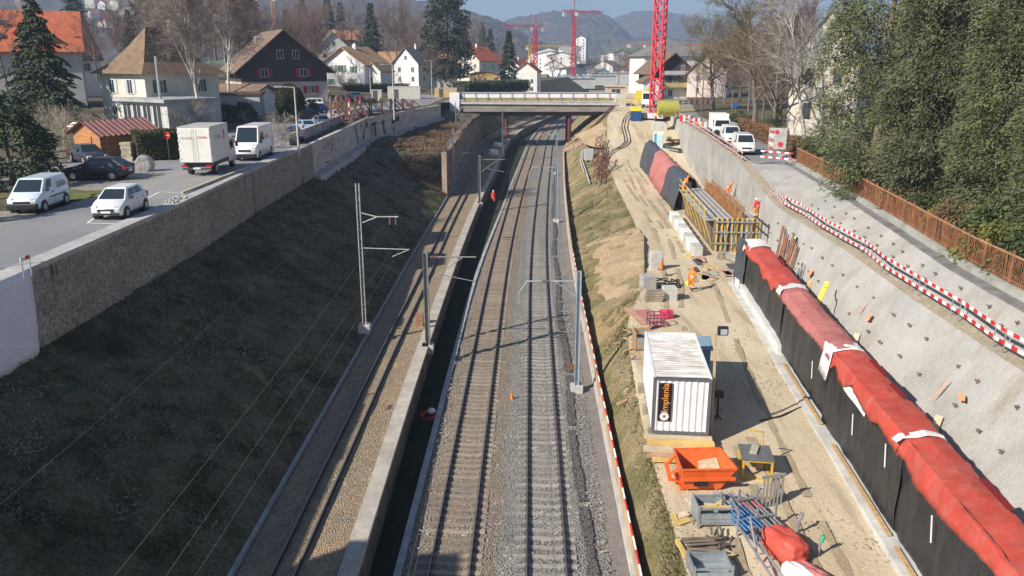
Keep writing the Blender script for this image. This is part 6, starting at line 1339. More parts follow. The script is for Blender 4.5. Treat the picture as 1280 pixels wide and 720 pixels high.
def car(name, kind, label, loc, rz, pm, cat='car', group=None, side=2, rear=True, bumper=None, rim=None, roof_m=None, s=1.0):
    K = KIND[kind]; L_, W, H = K['L'], K['W'], K['H']; e = empty(name, loc, rz, label, cat, group, s); hw = W / 2; y0 = -L_ / 2; a = [y0 + v for v in K['a']]
    hd, bl = K['hood'], K['belt']; st = [(y0, 0.42, K['nose'], 0.84), (y0 + 0.10, 0.24, K['nose'] + 0.08, 0.93), (y0 + 0.45, 0.2, hd - 0.06, 0.985), (a[0], 0.2, hd + 0.03, 1.0), (a[0] + 0.6, 0.2, bl, 1.0), ((y0 + L_) * 0.3, 0.2, bl, 1.0), (a[3] - 0.25 if a[3] - 0.25 > (y0 + L_) * 0.3 + 0.1 else (y0 + L_) * 0.5, 0.22, bl + 0.02, 0.99), (y0 + L_ - 0.10, 0.26, K['tail'], 0.95), (y0 + L_, 0.42, K['tail'] - 0.12, 0.88)]
    st = sorted(st); V = []; F = []; sec = lambda zl_, zt, w: [(w * hw * 0.93, zl_), (w * hw, zl_ + 0.14), (w * hw, (zl_ + zt) / 2 + 0.08), (w * hw * 0.975, zt - 0.06), (w * hw * 0.90, zt)]
    for (y, zl_, zt, w) in st:
        p = sec(zl_, zt, w); V += [(x, y, z) for x, z in p] + [(-x, y, z) for x, z in p[::-1]]
    k = 10
    for i in range(len(st) - 1):
        for j in range(k): F.append((i * k + j, i * k + (j + 1) % k, (i + 1) * k + (j + 1) % k, (i + 1) * k + j))
    F += [tuple(range(k))[::-1], tuple((len(st) - 1) * k + j for j in range(k))]
    mb = MB(); mb.add(V, F, 0, True)
    wb, wr = K['wb'] * hw / (hw) * 1.0, K['wr']; wb = K['wb']; zt = H - 0.06
    gb = [(-wb, a[0], hd), (wb, a[0], hd), (wb, a[3], bl - 0.02), (-wb, a[3], bl - 0.02)]; gt = [(-wr, a[1], H - 0.05), (wr, a[1], H - 0.05), (wr, a[2], H - 0.03), (-wr, a[2], H - 0.03)]
    tp = [(-wr * 0.82, a[1] + 0.12, H), (wr * 0.82, a[1] + 0.12, H), (wr * 0.82, a[2] - 0.1, H + 0.01), (-wr * 0.82, a[2] - 0.1, H + 0.01)]
    mb.add(gb + gt + tp, [(0, 1, 5, 4), (1, 2, 6, 5), (2, 3, 7, 6), (3, 0, 4, 7), (4, 5, 9, 8), (5, 6, 10, 9), (6, 7, 11, 10), (7, 4, 8, 11), (8, 9, 10, 11)])
    mb.build('body', pm, e)
    gb = [Vector(p) for p in gb]; gt = [Vector(p) for p in gt]
    def pane(nm, q, u0, u1, v0, v1):
        f = lambda u, v: (q[0].lerp(q[1], u)).lerp(q[3].lerp(q[2], u), v); n = (q[1] - q[0]).cross(q[3] - q[0]).normalized() * 0.008
        MB().quad(*[f(u, v) + n for u, v in ((u0, v0), (u1, v0), (u1, v1), (u0, v1))]).build(nm, G_car, e)
    pane('windscreen', [gb[0], gb[1], gt[1], gt[0]], 0.05, 0.95, 0.10, 0.95)
    if rear: pane('rear_window', [gb[2], gb[3], gt[3], gt[2]], 0.08, 0.92, 0.2, 0.92)
    for q in ([gb[1], gb[2], gt[2], gt[1]], [gb[3], gb[0], gt[0], gt[3]]):
        fl = q[0] is gb[3]; rg_ = {2: [(0.14, 0.47), (0.51, 0.86)], 1: [(0.12, 0.34)], 3: [(0.10, 0.36), (0.39, 0.66), (0.69, 0.93)]}[side]
        for (u0, u1) in rg_:
            if fl: u0, u1 = 1 - u1, 1 - u0
            pane('side_window', q, u0, u1, 0.25 if kind != 'big_van' else 0.12, 0.90 if kind != 'big_van' else 0.62)
    for x in (-1, 1):
        for y in K['ax']:
            yy = y0 + y; ab = MB(); ab.cyl((x * (hw - 0.3), yy, K['r'] + 0.02), (x * (hw + 0.006), yy, K['r'] + 0.02), K['r'] + 0.07, 18); ab.build('wheel_arch', M_black, e); wheel(e, x * (hw + 0.02), yy, K['r'], 0.2, rim)
        MB().box((x * hw * 0.70, y0 + 0.16, K['nose'] + 0.02), (0.36, 0.22, 0.17), x * 0.35).build('headlight', M_lamp, e, bevel=0.03)
        MB().box((x * hw * 0.84, y0 + L_ - 0.07, K['tail'] - 0.10), (0.2, 0.16, 0.30 if kind in ('hatch', 'sedan', 'small_hatch') else 0.55), 0).build('tail_light', M_tail, e, bevel=0.03)
        MB().box((x * (hw + 0.10), a[0] + 0.35, bl + 0.06), (0.2, 0.12, 0.16 if kind != 'big_van' else 0.3)).build('mirror', bumper or M_black, e, bevel=0.03)
    MB().box((0, y0 + 0.02, K['nose'] - 0.12), (hw * 1.0, 0.1, 0.16)).build('grille', M_black, e); MB().box((0, y0 - 0.02, 0.42), (0.5, 0.03, 0.11)).build('number_plate', M_plate, e)
    tr = MB(); ym = [a[0] + 0.25, (a[1] + a[2]) / 2 - (0.0 if side > 1 else 0.55), a[2] - 0.05 if side > 1 else a[1] + 0.55]
    for x in (-1, 1):
        for yy in ym: tr.b2(x * (hw - 0.004), yy - 0.008, 0.34, x * (hw + 0.003), yy + 0.008, (bl + 0.3) / 2 + 0.06)
        for yy in ym[1:]: tr.b2(x * (hw - 0.01), yy - 0.26, bl - 0.18, x * (hw + 0.012), yy - 0.08, bl - 0.145)
        tr.b2(x * (hw - 0.03), y0 + K['ax'][0] + 0.42, 0.19, x * (hw + 0.004), y0 + K['ax'][1] - 0.42, 0.30)
    tr.b2(-hw * 0.8, y0 - 0.012, 0.27, hw * 0.8, y0 + 0.12, 0.36); tr.b2(-0.02, a[0] + 0.12, hd + 0.012, 0.32, a[0] + 0.16, hd + 0.03)
    tr.build('dark_trim', M_black, e)
    if bumper: MB().box((0, y0 + 0.06, 0.40), (hw * 1.86, 0.3, 0.34)).build('bumper', bumper, e, bevel=0.06)
    MB().box((0, y0 + L_ + 0.01, 0.62), (0.5, 0.03, 0.11)).build('number_plate', M_plate, e)
    return e
def text(parent, body, size, m, loc, rot, name='lettering', ext=0.004, align='CENTER'):
    cu = bpy.data.curves.new(name, 'FONT'); cu.body = body; cu.size = size; cu.extrude = ext; cu.align_x = align; cu.align_y = 'CENTER'; cu.materials.append(m)
    t = bpy.data.objects.new(name, cu); COL.objects.link(t); dg = bpy.context.evaluated_depsgraph_get(); dg.update()
    me = bpy.data.meshes.new_from_object(t.evaluated_get(dg)); bpy.data.objects.remove(t); me.materials.clear(); me.materials.append(m)
    o = bpy.data.objects.new(name, me); link(o, parent); o.location = loc; o.rotation_euler = rot; return o
c = zl(40, 262); v = car('delivery_van', 'small_van', 'icy white small delivery van with black bumper parked by the lawn', (c.x + 0.3, c.y + 0.4, c.z + 0.03), R(4), P_iceblue, 'van', side=1, rear=True, bumper=M_black)
M_print = mat('dark_print', (0.12, 0.13, 0.17), 0.6, 0.05); M_printr = mat('red_print', (0.62, 0.10, 0.12), 0.6, 0.05); M_printg = mat('grey_print', (0.45, 0.42, 0.42), 0.6, 0.05)
text(v, 'UNA', 0.5, M_print, (0.84, 0.95, 1.25), (R(84), 0, R(90))); MB().box((0.868, 0.3, 0.72), (0.02, 1.9, 0.07)).build('rubbing_strip', M_black, v)
c = zl(147, 271); car('hatchback', 'small_hatch', 'small white hatchback driving beside the pebble wall', (c.x, c.y + 0.5, 10.56), R(2), P_white)
c = zl(120, 225); car('hatchback', 'hatch', 'black five-door hatchback side-on at the road junction', (c.x + 0.1, c.y + 0.3, c.z + 0.05), R(-88), P_black)
c = zl(107, 204); car('sedan', 'sedan', 'dark grey car parked beside the orange-brown shed', (c.x, c.y + 0.6, c.z + 0.03), R(46), P_dark)
c = zl(108, 112); car('suv', 'mpv', 'dark blue van-like car parked above the spruce by the annex', (c.x, c.y, c.z), R(70), P_navy)
c = zl(112, 170); car('parked_car', 'hatch', 'dark car half hidden behind the wooden shed roof', (c.x, c.y, c.z), R(80), P_black)
c = zl(308, 200); c = Vector((Ax(69) - 2.3, 69.3, 10.56)); v = car('transporter', 'big_van', 'tall white transporter van parked nose to nose with the box truck', c, R(2), P_white, 'van', side=1, rear=False, bumper=M_black)
text(v, 'coseis', 0.42, M_printr, (0.995, 0.5, 1.75), (R(87), 0, R(90)))
# box truck, rear towards the viewer
c = Vector((Ax(57) - 2.9, 57.3, 10.56)); e = empty('box_truck', c, R(3), 'white box truck with closed rear doors parked on the street', 'truck')
MB().b2(-1.12, -0.05, 0.95, 1.12, 4.3, 3.42).build('cargo_box', mat('box_white', (0.74, 0.73, 0.72), 0.55, 0.05, 0.6), e, bevel=0.03); MB().b2(-1.13, -0.06, 3.42, 1.13, 4.31, 3.47).build('roof', mat('box_roof', (0.40, 0.40, 0.37), 0.8, 0.15, 1.0), e)
for s in (-1, 1):
    d = MB(); d.b2(min(s * 0.02, s * 1.08), -0.09, 1.0, max(s * 0.02, s * 1.08), -0.055, 3.36)
    for z in (1.25, 1.9, 2.5, 3.1): d.b2(min(s * 1.0, s * 1.14), -0.12, z - 0.04, max(s * 1.0, s * 1.14), -0.09, z + 0.04)
    dr = d.build('rear_door', mat('door_white', (0.78, 0.75, 0.69), 0.55, 0.05, 0.6), e); MB().cyl((s * 0.16, -0.12, 1.05), (s * 0.16, -0.12, 3.3), 0.008, 6).build('lock_rod', M_steel, dr)
    MB().box((s * 0.85, -0.05, 0.72), (0.4, 0.1, 0.16)).build('tail_light', M_tail, e)
text(e, 'coseis', 0.36, M_printg, (-0.56, -0.1, 2.72), (R(90), 0, 0)); text(e, 'coseis', 0.30, M_printr, (0.56, -0.1, 2.76), (R(90), 0, 0))
text(e, 'cosei', 0.72, M_printg, (1.13, 1.7, 2.7), (R(90), 0, R(90))); MB().b2(1.121, 3.0, 2.35, 1.135, 3.3, 3.05).build('red_logo_bar', M_printr, e)
MB().b2(-0.95, 0.2, 0.62, 0.95, 6.0, 0.95).build('chassis', M_steel_dark, e); MB().b2(-1.0, -0.1, 0.45, 1.0, 0.02, 0.58).build('bumper', M_steel_dark, e); MB().b2(-0.26, -0.13, 0.5, 0.26, -0.1, 0.62).build('number_plate', M_plate, e)
cb = MB(); cb.prism([(-1.0, 4.5, 0.5), (-1.0, 6.4, 0.5), (-1.0, 6.4, 1.35), (-1.0, 5.75, 2.35), (-1.0, 4.5, 2.4)], (2.0, 0, 0)); cb.build('cab', P_white, e, bevel=0.06)
MB().quad((-0.9, 6.38, 1.42), (-0.9, 5.82, 2.28), (0.9, 5.82, 2.28), (0.9, 6.38, 1.42)).build('windscreen', G_car, e, (0, 0.04, 0.02))
for s in (-1, 1): MB().b2(s * 1.004, 4.8, 1.4, s * 1.012, 5.75, 2.15).build('side_window', G_car, e); MB().box((s * 1.2, 6.0, 1.7), (0.18, 0.1, 0.4)).build('mirror', M_black, e)
for s in (-1, 1):
    for y in (1.2, 5.6): wheel(e, s * 1.0, y, 0.4, 0.3)
# cars in the lot
GP = 'cars parked along the street parapet'
for (px, py, k, rz, pm, lab) in ((366, 176, 'hatch', -150, P_blue, 'blue car nearest the street lamp in the parapet row'), (384, 166, 'hatch', -152, P_lblue, 'pale blue car second from the street lamp in the parapet row'), (403, 159, 'sedan', -150, P_silver, 'silver car third from the street lamp in the parapet row'), (421, 151, 'small_hatch', -152, P_beige, 'grey beige hatchback last in the parapet row')):
    q = zl(px, py); car('parked_car', k, lab, (q.x - 0.2, q.y, q.z + 0.03), R(rz), pm, 'car', GP)
for (px, py, k, rz, pm, lab) in ((390, 137, 'mpv', -86, P_white, 'white people carrier side-on behind the clipped yew'), (427, 129, 'hatch', -70, P_navy, 'navy car right of the white people carrier'), (441, 125, 'hatch', -70, P_silver, 'silver car right of the navy car'), (394, 142, 'small_hatch', -60, P_blue, 'bright blue small car by the clipped yew'), (379, 151, 'hatch', -40, P_black, 'black car in the shade of the clipped yew'), (399, 120, 'hatch', -60, P_white, 'white car in front of the timber house corner'), (505, 117, 'mpv', -85, P_black, 'dark people carrier below the tan house')):
    q = zl(px, py); car('parked_car', k, lab, (q.x, q.y, q.z + 0.03), R(rz), pm, 'car', side=3 if k == 'mpv' else 2)
# white vans on the right road
q = at(937, 194, 9.0); v = car('transporter', 'mid_van', 'white van nearest the traffic board on the right road', (q.x - 0.1, q.y + 2.3, 9.06), R(-7), P_white, 'van', side=1, rear=False)
q = at(918, 181, 9.0); car('transporter', 'mid_van', 'middle white van of three on the right road', (q.x + 0.1, q.y + 2.5, 9.06), R(-7), P_white, 'van', side=1, rear=False)
q = at(906, 172, 9.0); q = Vector((q.x, q.y + 3, 9.06)); e = empty('flatbed_truck', q, R(-7), 'white box-backed truck behind the two white vans', 'truck')
MB().b2(-1.0, -2.4, 0.55, 1.0, -0.6, 2.2).build('cab', P_white, e, bevel=0.08); MB().b2(-1.08, -0.5, 0.8, 1.08, 3.2, 2.75).build('cargo_box', M_wallw, e, bevel=0.03); MB().quad((-0.9, -2.44, 1.35), (0.9, -2.44, 1.35), (0.82, -2.41, 2.08), (-0.82, -2.41, 2.08)).build('windscreen', G_car, e)
MB().b2(-0.95, -2.5, 0.45, 0.95, -2.38, 0.8).build('bumper', M_black, e)
for s in (-1, 1):
    MB().b2(s * 1.004, -2.0, 1.35, s * 1.012, -1.0, 2.05).build('side_window', G_car, e); MB().box((s * 0.75, -2.44, 0.95), (0.35, 0.08, 0.18)).build('headlight', M_lamp, e)
    for y in (-1.5, 2.2): wheel(e, s * 0.98, y, 0.38, 0.25)

# ---------------------------------------------------------------- tower cranes
M_crane = mat('crane_red', (0.62, 0.025, 0.05), 0.5, 0.12, 1.0); M_craney = mat('crane_yellow', (0.62, 0.38, 0.06), 0.5, 0.12, 1.0)
def lattice(mb, p, q, w, r, step, up=(0, 0, 1)):
    p = Vector(p); q = Vector(q); d = q - p; L_ = d.length; d.normalize(); a = d.cross(Vector((0, 1, 0)) if abs(d.y) < 0.9 else Vector((1, 0, 0))).normalized(); b_ = d.cross(a); n = max(1, int(L_ / step))
    co = [(a * i + b_ * j) * (w / 2) for i, j in ((-1, -1), (1, -1), (1, 1), (-1, 1))]
    for c in co: mb.beam(p + c, q + c, r * 2, r * 2, up=tuple(a))
    for i in range(n):
        u = p + d * (L_ * i / n); v = p + d * (L_ * (i + 1) / n)
        for k in range(4):
            c, c2 = co[k], co[(k + 1) % 4]; mb.beam(u + c, v + c2, r * 1.1, r * 1.1, up=tuple(a)); mb.beam(u + c, u + c2, r * 1.1, r * 1.1, up=tuple(d))
def crane(label, base, h, jib, cj, ang, m, w=1.6, r=0.09, apex=6, step=2.2, group=None):
    e = empty('tower_crane', base, R(ang), label, 'crane', group); mb = MB(); lattice(mb, (0, 0, -0.5), (0, 0, h), w, r, step); mb.build('mast', m, e)
    mb = MB(); lattice(mb, (-0.5, 0, h + 0.6), (-jib, 0, h + 0.6), w * 0.6, r * 0.7, step); mb.build('jib', m, e); mb = MB(); lattice(mb, (0.5, 0, h + 0.6), (cj, 0, h + 0.6), w * 0.6, r * 0.7, step); mb.build('counter_jib', m, e)
    mb = MB(); mb.beam((-0.5, 0, h + 1), (0, 0, h + apex), 0.2, 0.2); mb.beam((0.5, 0, h + 1), (0, 0, h + apex), 0.2, 0.2); mb.beam((0, 0, h + apex), (-jib * 0.7, 0, h + 1.2), 0.06, 0.06); mb.beam((0, 0, h + apex), (cj * 0.9, 0, h + 1.2), 0.06, 0.06); mb.build('tower_head', m, e)
    MB().box((cj * 0.85, 0, h - 0.8), (cj * 0.25, 1.4, 2.4)).build('counterweight', M_conc_light, e); MB().box((-1.2, 0.9, h - 0.8), (1.4, 1.2, 1.9)).build('cabin', M_white, e)
    MB().box((0, 0, 0), (w * 2.6, w * 2.6, 0.9)).build('base_block', M_conc_light, e); return e
q = atY(820, 130, 150); crane('big red lattice tower crane rising out of the picture beyond the pit', (q.x, 150, 8.9), 46, 45, 14, 60, M_crane, 1.7, 0.135, step=2.3)
q = atY(669, 100, 430); crane('small red tower crane with jib pointing left beyond the bridge', (q.x, 430, q.z), 26, 18, 5, 25, M_crane, 1.6, 0.14, 6, 2.6)
q = atY(716, 102, 470); crane('taller red tower crane with jib pointing right beyond the bridge', (q.x, 470, q.z), 37, 18, 7, 200, M_crane, 1.7, 0.15, 8, 2.8)
q = atY(662, 92, 520); crane('yellow tower crane with long jib behind the small red crane', (q.x, 520, q.z), 16, 3, 26, 10, M_craney, 1.5, 0.15, 6, 2.6)
q = atY(803, 70, 700); crane('distant red crane with level jib left of the big crane mast', (q.x, 700, 9), 22, 90, 14, 180, M_crane, 1.8, 0.2, 4, 3.5)
q = atY(343, 34, 520); crane('distant orange crane above the timber house ridge', (q.x, 520, q.z - 14), 31, 36, 12, 185, mat('crane_orange', (0.55, 0.27, 0.10), 0.5, 0.1), 1.6, 0.2, 4, 3.0)
q = atY(857, 75, 800); MB_ = MB(); lattice(MB_, (0, 0, 0), (0, 0, 18), 1.5, 0.2, 3); tag(MB_.build('far_mast', mat('mast_teal', (0.30, 0.5, 0.5), 0.6, 0.1), None, (q.x, 800, 6)), 'pale teal lattice mast far behind the pinkish house', 'mast')
# ---------------------------------------------------------------- things on the construction site
def surf(x, y):
    a, b_ = HBx(y), S0x(y); t = (x - a) / (b_ - a)
    if t < 0:
        f = BAx(y) + 0.1; u = max(0.0, min(1, (x - f) / (a - f))); return HBz(y) * u ** 0.85
    t = min(1, t); return HBz(y) + (W0z(y) - HBz(y)) * t
def gp(px, py):
    """where the sight line through a pixel meets the haul road or bank"""
    d = ray(px, py); t = 5.0
    while t < 260:
        p = Vector((d.x * t, d.y * t, CAMZ + d.z * t))
        if p.z <= surf(p.x, p.y): return p
        t += 0.1
    return p
def fslope(y, t, off=0.06):
    a = (S0x(y), W0z(y)); b_ = (S1x(y), S1z(y)); n = Vector((-(b_[1] - a[1]), 0, b_[0] - a[0])).normalized()
    return Vector((a[0] + (b_[0] - a[0]) * t, y, a[1] + (b_[1] - a[1]) * t)) + n * off
# white site container
e = empty('site_container', (7.2, 31.35, 3.05), R(-5.5), 'white corrugated site container with dark frame, black sign and dirty ribbed roof', 'container')
M_cw = mat('container_white', (0.76, 0.77, 0.78), 0.5, 0.05, 1.0, bmp=0.05); M_cf = mat('container_frame', (0.11, 0.115, 0.13), 0.55, 0.15, 2.0)
w, l, h = 2.44, 6.06, 2.59
def corr(axis, a0, a1, z0, z1, c, amp, step, sign):
    vs = []; fs = []; n = int((a1 - a0) / step) * 4
    for i in range(n + 1):
        u = a0 + (a1 - a0) * i / n; o = amp if i % 4 in (0, 1) else 0.0
        for z in (z0, z1): vs.append((c + sign * o, u, z) if axis == 'x' else (u, c + sign * o, z))
    for i in range(n): fs.append((2 * i, 2 * i + 2, 2 * i + 3, 2 * i + 1))
    return vs, fs
for s in (-1, 1): mb = MB(); mb.add(*corr('x', 0.1, l - 0.1, 0.12, h - 0.08, s * (w / 2 - 0.04), 0.03, 0.27, s)); mb.build('side_wall', M_cw, e)
mb = MB(); mb.add(*corr('y', -w / 2 + 0.14, w / 2 - 0.14, 0.14, h - 0.12, 0.045, 0.035, 0.27, -1)); mb.build('end_wall', M_cw, e)
mb = MB(); mb.b2(-w / 2 + 0.1, l - 0.05, 0.1, w / 2 - 0.1, l - 0.02, h - 0.1); mb.build('end_wall', M_cw, e)
m_, N, L, B = newmat('container_roof'); src = coordnode(N, L, 'obj'); c = ramp(N, L, noise(N, L, src, 1.0, 8, 0.7, (0.7, 3, 1)), [(0.4, (0.72, 0.71, 0.69)), (0.62, (0.42, 0.37, 0.31))]); L.new(c, B.inputs['Base Color']); B.inputs['Roughness'].default_value = 0.6
mb = MB(); vs = []; fs = []; n = 88
for i in range(n + 1):
    u = 0.1 + (l - 0.2) * i / n; o = 0.035 if i % 4 in (0, 1) else 0.0; vs += [(-w / 2 + 0.08, u, h - 0.03 + o), (w / 2 - 0.08, u, h - 0.03 + o)]
for i in range(n): fs.append((2 * i, 2 * i + 1, 2 * i + 3, 2 * i + 2))
mb.add(vs, fs); mb.build('roof', m_, e)
fr = MB()
for s in (-1, 1):
    x = s * (w / 2 - 0.07)
    fr.b2(x - 0.07, 0, 0, x + 0.07, 0.1, h - 0.02); fr.b2(x - 0.07, l - 0.1, 0, x + 0.07, l, h - 0.02)
    fr.b2(x - 0.05, 0.1, 0, x + 0.05, l - 0.1, 0.13)
fr.b2(-w / 2 + 0.14, 0.0, 0, w / 2 - 0.14, 0.09, 0.15); fr.b2(-w / 2 + 0.14, 0.0, h - 0.13, w / 2 - 0.14, 0.09, h - 0.02); fr.build('frame', M_cf, e)
fr = MB()
for s in (-1, 1): x = s * (w / 2 - 0.04); fr.b2(x - 0.05, 0.1, h - 0.1, x + 0.05, l - 0.1, h + 0.01)
fr.build('roof_rail', M_cw, e); MB().b2(-w / 2 + 0.03, 0.05, 0.05, w / 2 - 0.03, l - 0.06, 0.1).build('floor', M_steel_dark, e)
sg = MB().b2(-0.98, -0.035, 0.62, -0.42, -0.005, 2.36).build('sign', mat('sign_black', (0.012, 0.011, 0.012), 0.45, 0.05), e)
M_orl = mat('orange_lettering', (0.85, 0.33, 0.06), 0.5, 0.03); text(sg, 'Implenia', 0.40, M_orl, (-0.69, -0.04, 1.68), (R(90), R(-90), 0))
fl = MB()
for k in range(8):
    a = k * math.pi / 4; fl.beam((-0.7 + 0.05 * math.cos(a), -0.04, 0.84 + 0.05 * math.sin(a)), (-0.7 + 0.19 * math.cos(a), -0.04, 0.84 + 0.19 * math.sin(a)), 0.11, 0.006, up=(0, 1, 0))
fl.build('logo_flower', M_white, sg)
# timbers under and before the container
def beams(name, label, base, rz, items, m, cat, group=None, part='timber'):
    o = empty(name, base, rz, label, cat, group)
    for it in items:
        mb = MB(); mb.beam(it[0], it[1], it[2], it[3]); mb.build(part, it[4] if len(it) > 4 else m, o)
    return o
M_wy = mat('yellow_formwork_timber', (0.62, 0.42, 0.14), 0.75, 0.2, 1.2); M_wp = mat('pink_timber', (0.52, 0.30, 0.20), 0.8, 0.2, 1.2); M_wl = mat('light_board', (0.56, 0.46, 0.32), 0.85, 0.2, 1.2)
it = []
for k, (y, z, x0, x1, ww, hh, m) in enumerate(((-0.1, 0.40, -1.5, 1.35, 0.3, 0.10, M_wl), (-0.45, 0.30, -1.4, 1.4, 0.34, 0.16, M_wy), (-0.85, 0.2, -1.6, 1.3, 0.36, 0.14, M_wl), (-0.9, 0.06, -1.3, 1.2, 0.36, 0.12, M_wp), (-1.2, 0.08, -1.5, 1.0, 0.2, 0.12, M_wp), (-1.5, 0.06, -1.3, 0.2, 0.22, 0.12, M_wy), (0.5, 0.28, -1.3, 1.3, 0.3, 0.46, M_wood_grey), (5.5, 0.28, -1.3, 1.3, 0.3, 0.46, M_wood_grey), (3.0, 0.28, -1.3, 1.3, 0.3, 0.46, M_wood_grey), (-0.45, 0.12, -1.4, 1.35, 0.32, 0.16, M_wood))):
    it.append(((x0, y, z), (x1, y, z), ww, hh, m))
beams('timber_stack', 'stack of yellow and pink timbers under the front of the white container', (7.2, 31.35, surf(7.2, 31.3) + 0.02), R(-4), it, M_wood, 'timber stack')
# orange tipping skip
p = gp(876, 608); e = empty('tipping_skip', (p.x, p.y + 0.3, p.z), R(2), 'open orange tipping skip in front of the timber stack', 'skip'); M_or = mat('orange_paint', (0.72, 0.13, 0.025), 0.45, 0.15, 1.5)
t = 0.05; A = [(-0.75, -0.7, 0.12), (0.65, -0.7, 0.12), (0.65, 0.6, 0.12), (-0.75, 0.6, 0.12)]; Bt = [(-0.95, -0.8, 1.0), (1.2, -0.8, 1.0), (1.05, 0.95, 1.0), (-0.85, 0.95, 1.0)]
mb = MB(); mb.add(A + Bt, [(0, 3, 2, 1), (0, 1, 5, 4), (1, 2, 6, 5), (2, 3, 7, 6), (3, 0, 4, 7)]); o = mb.build('hopper', M_or, e); md = o.modifiers.new('t', 'SOLIDIFY'); md.thickness = 0.035
mb = MB()
for i in range(4): mb.beam(Bt[i], Bt[(i + 1) % 4], 0.07, 0.07)
mb.beam((-1.0, -0.86, 0.62), (1.15, -0.86, 0.62), 0.06, 0.14); mb.build('rim', M_or, e)
mb = MB(); mb.b2(-0.9, -0.6, 0, -0.75, 0.6, 0.14); mb.b2(0.5, -0.6, 0, 0.65, 0.6, 0.14); mb.beam((-1.25, -0.3, 0.6), (-0.85, -0.5, 0.95), 0.12, 0.08); mb.beam((-1.25, 0.4, 0.6), (-0.85, 0.6, 0.95), 0.12, 0.08); mb.beam((-1.25, -0.4, 0.35), (-1.25, 0.5, 0.65), 0.14, 0.1); mb.beam((-1.25, -0.4, 0.4), (-0.7, -0.4, 0.2), 0.1, 0.08); mb.build('tipping_frame', M_or, e)
mb = MB(); mb.add([(-0.1, -0.66, 0.15), (0.62, -0.66, 0.15), (0.85, 0.7, 0.72), (0.1, 0.78, 0.55), (0.75, -0.7, 0.5), (0.3, 0.1, 0.42)], [(0, 1, 5), (1, 4, 5), (4, 2, 5), (2, 3, 5), (3, 0, 5)], 0, True); mb.build('sand_load', mat('sand', (0.48, 0.37, 0.24), 0.95, 0.2, 6), e); MB().b2(-0.45, -0.9, 0.35, 0.1, -0.82, 0.55).build('label_plate', M_black, e)
# yellow saw bench
p = gp(948, 602); e = empty('saw_bench', (p.x, p.y + 0.6, p.z), R(-8), 'yellow-framed bench saw with dark top standing on plywood', 'workbench'); mb = MB()
for x in (-0.55, 0.55):
    for y in (-0.6, 0.6): mb.b2(x - 0.04, y - 0.04, 0, x + 0.04, y + 0.04, 0.92)
for z in (0.1, 0.88):
    for y in (-0.6, 0.6): mb.b2(-0.6, y - 0.035, z - 0.035, 0.6, y + 0.035, z + 0.035)
    for x in (-0.55, 0.55): mb.b2(x - 0.035, -0.6, z - 0.035, x + 0.035, 0.6, z + 0.035)
mb.build('frame', M_yellow, e); MB().b2(-0.62, -0.68, 0.93, 0.62, 0.68, 0.97).build('table_top', mat('bench_top', (0.14, 0.14, 0.145), 0.5, 0.2, 2.0), e); MB().beam((-0.15, -0.2, 1.02), (0.05, 0.45, 1.04), 0.28, 0.06).build('guard', mat('saw_guard', (0.40, 0.38, 0.30), 0.7, 0.2), e)
mb = MB(); mb.tube([(0.35, 0.65, 0.97), (0.35, 0.65, 1.55), (-0.25, 0.65, 1.62)], 0.035, 6); mb.build('hood_arm', M_yellow, e); MB().b2(-0.2, -0.1, 0.35, 0.3, 0.35, 0.75).build('motor', mat('motor_tan', (0.40, 0.30, 0.18), 0.7, 0.2), e)
tag(MB().box((0, 0, 0.03), (1.7, 1.5, 0.03)).build('plywood_sheet', M_wl, None, (p.x - 0.35, p.y + 0.5, p.z + 0.02), rz=-0.1), 'plywood sheet on the ground under the yellow bench saw', 'plywood')
# galvanised stacking crate
def crate(label, p, rz, w, d, h, m):
    e = empty('stacking_crate', p, rz, label, 'crate'); mb = MB()
    for x in (-w / 2, w / 2):
        for y in (-d / 2, d / 2): mb.b2(x - 0.04, y - 0.04, 0, x + 0.04, y + 0.04, h + 0.1)
    for z in (0.15, h * 0.5, h):
        for y in (-d / 2, d / 2): mb.b2(-w / 2, y - 0.025, z - 0.03, w / 2, y + 0.025, z + 0.03)
        for x in (-w / 2, w / 2): mb.b2(x - 0.025, -d / 2, z - 0.03, x + 0.025, d / 2, z + 0.03)
    mb.build('frame', m, e); mb = MB(); mb.b2(-w / 2, -d / 2 - 0.01, 0.2, w / 2, -d / 2 + 0.01, h * 0.75); mb.b2(-w / 2, d / 2 - 0.01, 0.2, w / 2, d / 2 + 0.01, h); mb.b2(-w / 2 - 0.01, -d / 2, 0.2, -w / 2 + 0.01, d / 2, h); mb.b2(w / 2 - 0.01, -d / 2, 0.2, w / 2 + 0.01, d / 2, h); mb.b2(-w / 2, -d / 2, 0.12, w / 2, d / 2, 0.16); mb.build('side_panel', mat('crate_sheet', (0.33, 0.38, 0.40), 0.5, 0.15, 2.0, metal=0.3), e); return e
p = gp(895, 658); cr = crate('grey galvanised crate of loose timber beside the steel props', (p.x, p.y + 0.4, p.z), R(1), 1.35, 0.95, 0.75, M_steel)
beams('timber_offcuts', 'loose timber offcuts lying in the grey galvanised crate', (p.x, p.y + 0.4, p.z + 0.2), 0, [((-0.5, -0.3, 0.3), (0.4, 0.2, 0.52), 0.1, 0.06, M_wy), ((-0.3, 0.3, 0.3), (0.5, -0.2, 0.45), 0.12, 0.06, M_wl), ((-0.6, -0.35, 0.56), (0.5, -0.36, 0.58), 0.16, 0.03, M_wy), ((0.1, -0.3, 0.2), (0.35, 0.35, 0.75), 0.1, 0.06, M_wood_grey)], M_wood, 'timber')
